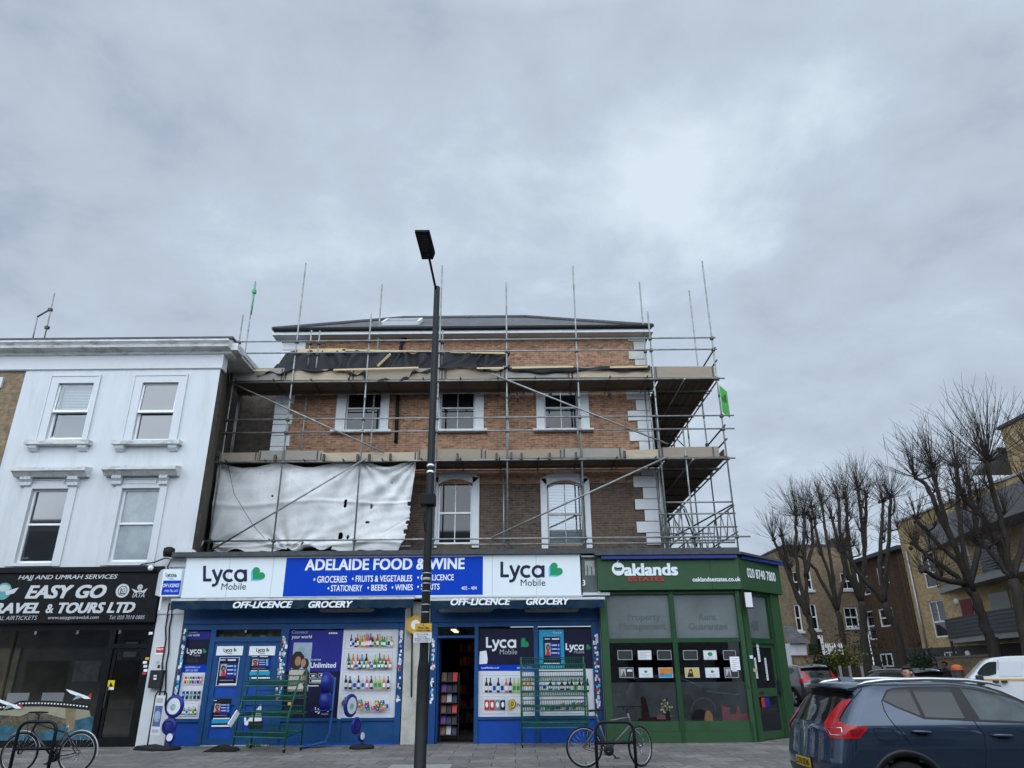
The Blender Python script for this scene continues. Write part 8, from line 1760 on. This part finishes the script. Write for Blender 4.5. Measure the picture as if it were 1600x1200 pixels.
    g = r2(1377, 1021, 1395, 1042); f = MB().use(upvc).box(X2 - .02, X2 + .02, g[0], g[1], g[2], g[2] + .08).box(X2 - .02, X2 + .02, g[0], g[1], g[3] - .08, g[3]).box(X2 - .02, X2 + .02, g[0], g[0] + .08, g[2] + .081, g[3] - .081).box(X2 - .02, X2 + .02, g[1] - .08, g[1], g[2] + .081, g[3] - .081).box(X2 - .02, X2 + .02, (g[0] + g[1]) / 2 - .04, (g[0] + g[1]) / 2 + .04, g[2] + .081, g[3] - .081).build('window', w); MB().use(dark_glass).poly([(X2 + .01, g[0], g[2]), (X2 + .01, g[1], g[2]), (X2 + .01, g[1], g[3]), (X2 + .01, g[0], g[3])]).build('pane', f)
    # brown house beyond
    YB = 49.0; b = thing('brown_brick_villa', 'old brown brick house with white sash windows beyond the bare trees', 'house', (19, YB, .4)); xa, xb = P(1232, 900, YB)[0], 22.9; ze = P(1340, 853, YB)[1]
    hh = [RC(1320, 949, 1341, 980, YB), RC(1314, 895, 1333, 921, YB), RC(1243, 945, 1252, 986, YB), RC(1268, 944, 1277, 984, YB), RC(1240, 893, 1249, 926, YB), RC(1261, 890, 1268, 922, YB), RC(1352, 905, 1360, 935, YB)]
    MB().use(stock_brick).wall(xa, xb, .3, ze, YB, hh, .12).build('front_wall', b); MB().use(stock_brick).poly([(xa, YB, .3), (xa, YB + 8, .3), (xa, YB + 8, ze), (xa, YB, ze)]).build('side_wall', b)
    rf = MB().use(lead).box(xa - .1, xb, YB - .08, YB + 9, ze, ze + .12).build('roof', b); q = RC(1304, 838, 1326, 852, YB + 1); MB().use(stock_brick).box(q[0], q[1], YB + 1, YB + 2, ze + .12, q[3] - .1).build('chimney', rf)
    for i, h in enumerate(hh): window(b, *h, YB + .05, fm=upvc, cols=2 if h[1] - h[0] > .7 else 1, t=.07); MB().use(white_trim).box(h[0] - .1, h[1] + .1, YB - .12, YB - .003, h[2] - .15, h[2]).build('window_sill', b)
    # white bay at the ground floor
    q = RC(1240, 1005, 1262, 1026, YB - 1.2); MB().use(white_render).box(q[0] - .2, q[1] - .1, YB - 1.3, YB - .004, .3, q[3]).build('bay', b); MB().use(slate).add([(q[0] - .4, YB - 1.5, q[3]), (q[1] + .1, YB - 1.5, q[3]), (q[1] - .3, YB, q[3] + 1.1), (q[0], YB, q[3] + 1.1)], [(0, 1, 2, 3)]).build('bay_roof', b)
    q = RC(1276, 998, 1288, 1026, YB - .8); MB().use(upvc).box(q[0], q[0] + .3, YB - .8, YB - .6, .3, q[3]).box(q[1] - .55, q[1], YB - .8, YB - .6, .3, q[3]).box(q[0], q[1], YB - .8, YB - .6, q[3] + .003, q[3] + .2).build('porch', b); MB().use(red_ink).box(q[0] + .31, q[1] - .56, YB - .7, YB - .65, .3, q[3]).build('door', b)
    # garden walls, railings, fence, planting
    yw = 36.5; z1 = P(1270, 1026, yw)[1]; x0, x1 = P(1240, 1030, yw)[0], P(1330, 1030, yw)[0]
    w = thing('garden_wall', 'brown brick garden wall before the old brown house', 'wall', ((x0 + x1) / 2, yw, .4)); MB().use(stock_brick).box(x0, x1, yw, yw + .25, .3, z1).build('wall_body', w); MB().use(mat('tile_red', (.14, .05, .035), .8)).box(x0, x1, yw - .04, yw + .29, z1, z1 + .07).build('coping', w)
    r = thing('white_railings', 'short white pointed railings on the garden wall', 'railings', (P(1300, 1020, yw)[0], yw, z1 + .07))
    MB().use(upvc).box(P(1290, 1020, yw)[0], P(1318, 1020, yw)[0], yw + .1, yw + .13, z1 + .15, z1 + .2).build('rail', r)
    for k in range(8): x = P(1292 + 3.5 * k, 1020, yw)[0]; MB().use(upvc).extr([(x, z1 + .07), (x + .07, z1 + .07), (x + .07, z1 + .5), (x + .035, z1 + .62), (x, z1 + .5)], yw + .06, yw + .095).build('picket', r)
    yf = 35; x0, x1 = P(1308, 1050, yf)[0], P(1402, 1050, yf)[0]; zt_ = P(1355, 1043, yf)[1]; f = thing('board_fence', 'dark vertical board fence with pale posts below the bare trees', 'fence', ((x0 + x1) / 2, yf, .4)); m = MB().use(mat('fence_brown', (.035, .028, .022), .9, var=.3)); x = x0
    while x < x1: m.box(x, x + .13, yf, yf + .03, .35, zt_ + .03 * math.sin(x * 9)); x += .14
    m.build('boards', f)
    for px in (1311, 1326, 1345, 1364, 1381): x = P(px, 1050, yf)[0]; MB().use(mat('concrete_post', (.26, .25, .23), .9)).box(x, x + .11, yf - .05, yf - .003, .3, zt_ + .08).build('post', f)
    s = thing('street_sign', 'small pale oval notice board by the fence', 'sign', (P(1369, 1044, 34.6)[0], 34.6, .4)); q = P(1370, 1044.5, 34.6); MB().use(mat('oval_grey', (.16, .17, .16), .6)).disc(q[0], q[1], .22, 34.6, 18, .11).build('sign_plate', s); MB().use(mat('concrete_post', (.26, .25, .23), .9)).box(q[0] - .03, q[0] + .03, 34.62, 34.66, .4, q[1]).build('post', s)
    yw = 33.4; wl = thing('low_brick_wall', 'low brown brick wall before the flats, behind the walkers', 'wall', (20.5, 35, .4)); a_, b_ = P(1470, 1035, 36.5), P(1545, 1036, 31); zz = P(1512, 1031, 33.5)[1]; MB().use(stock_brick).bar((P(1470, 1040, 36.5)[0], 36.5, zz / 2 + .1), (P(1560, 1040, 31)[0], 31, zz / 2 + .1), .25, zz).build('wall_body', wl); MB().use(mat('wall_cope', (.15, .13, .10), .9)).bar((P(1470, 1040, 36.5)[0], 36.5, zz + .14), (P(1560, 1040, 31)[0], 31, zz + .14), .32, .08).build('coping', wl)
    g = random.Random(3)
    for (px, py, Y, w_, h_, c, lab) in ((1316, 1036, 36.0, .9, 1.1, (.10, .105, .02), 'yellow green shrub growing over the garden wall'), (1292, 1042, 35.9, .7, .7, (.03, .05, .015), 'dark green shrub against the garden wall'), (1443, 1040, 40.0, .9, .9, (.02, .05, .02), 'dark evergreen shrub by the flats doorway'), (1348, 1022, 46, 1.8, 2.6, (.045, .05, .022), 'tall thin shrub before the brown house wall')):
        b0 = V(px, py, Y); m = MB().use(mat('shrub_%d' % px, c, .8, var=.5, scale=15))
        for k in range(700):
            v = Vector((g.gauss(0, .45) * w_, g.gauss(0, .35) * w_, g.gauss(0, .35) * h_)); p = b0 + v; u = Vector((g.gauss(0, 1), g.gauss(0, 1), g.gauss(0, 1))).normalized() * .07; q = u.cross(Vector((g.random(), g.random(), g.random()))).normalized() * .05; m.poly([p - u, p - q, p + u, p + q])
        tag(m.build('shrub'), lab, 'shrub')
flats()
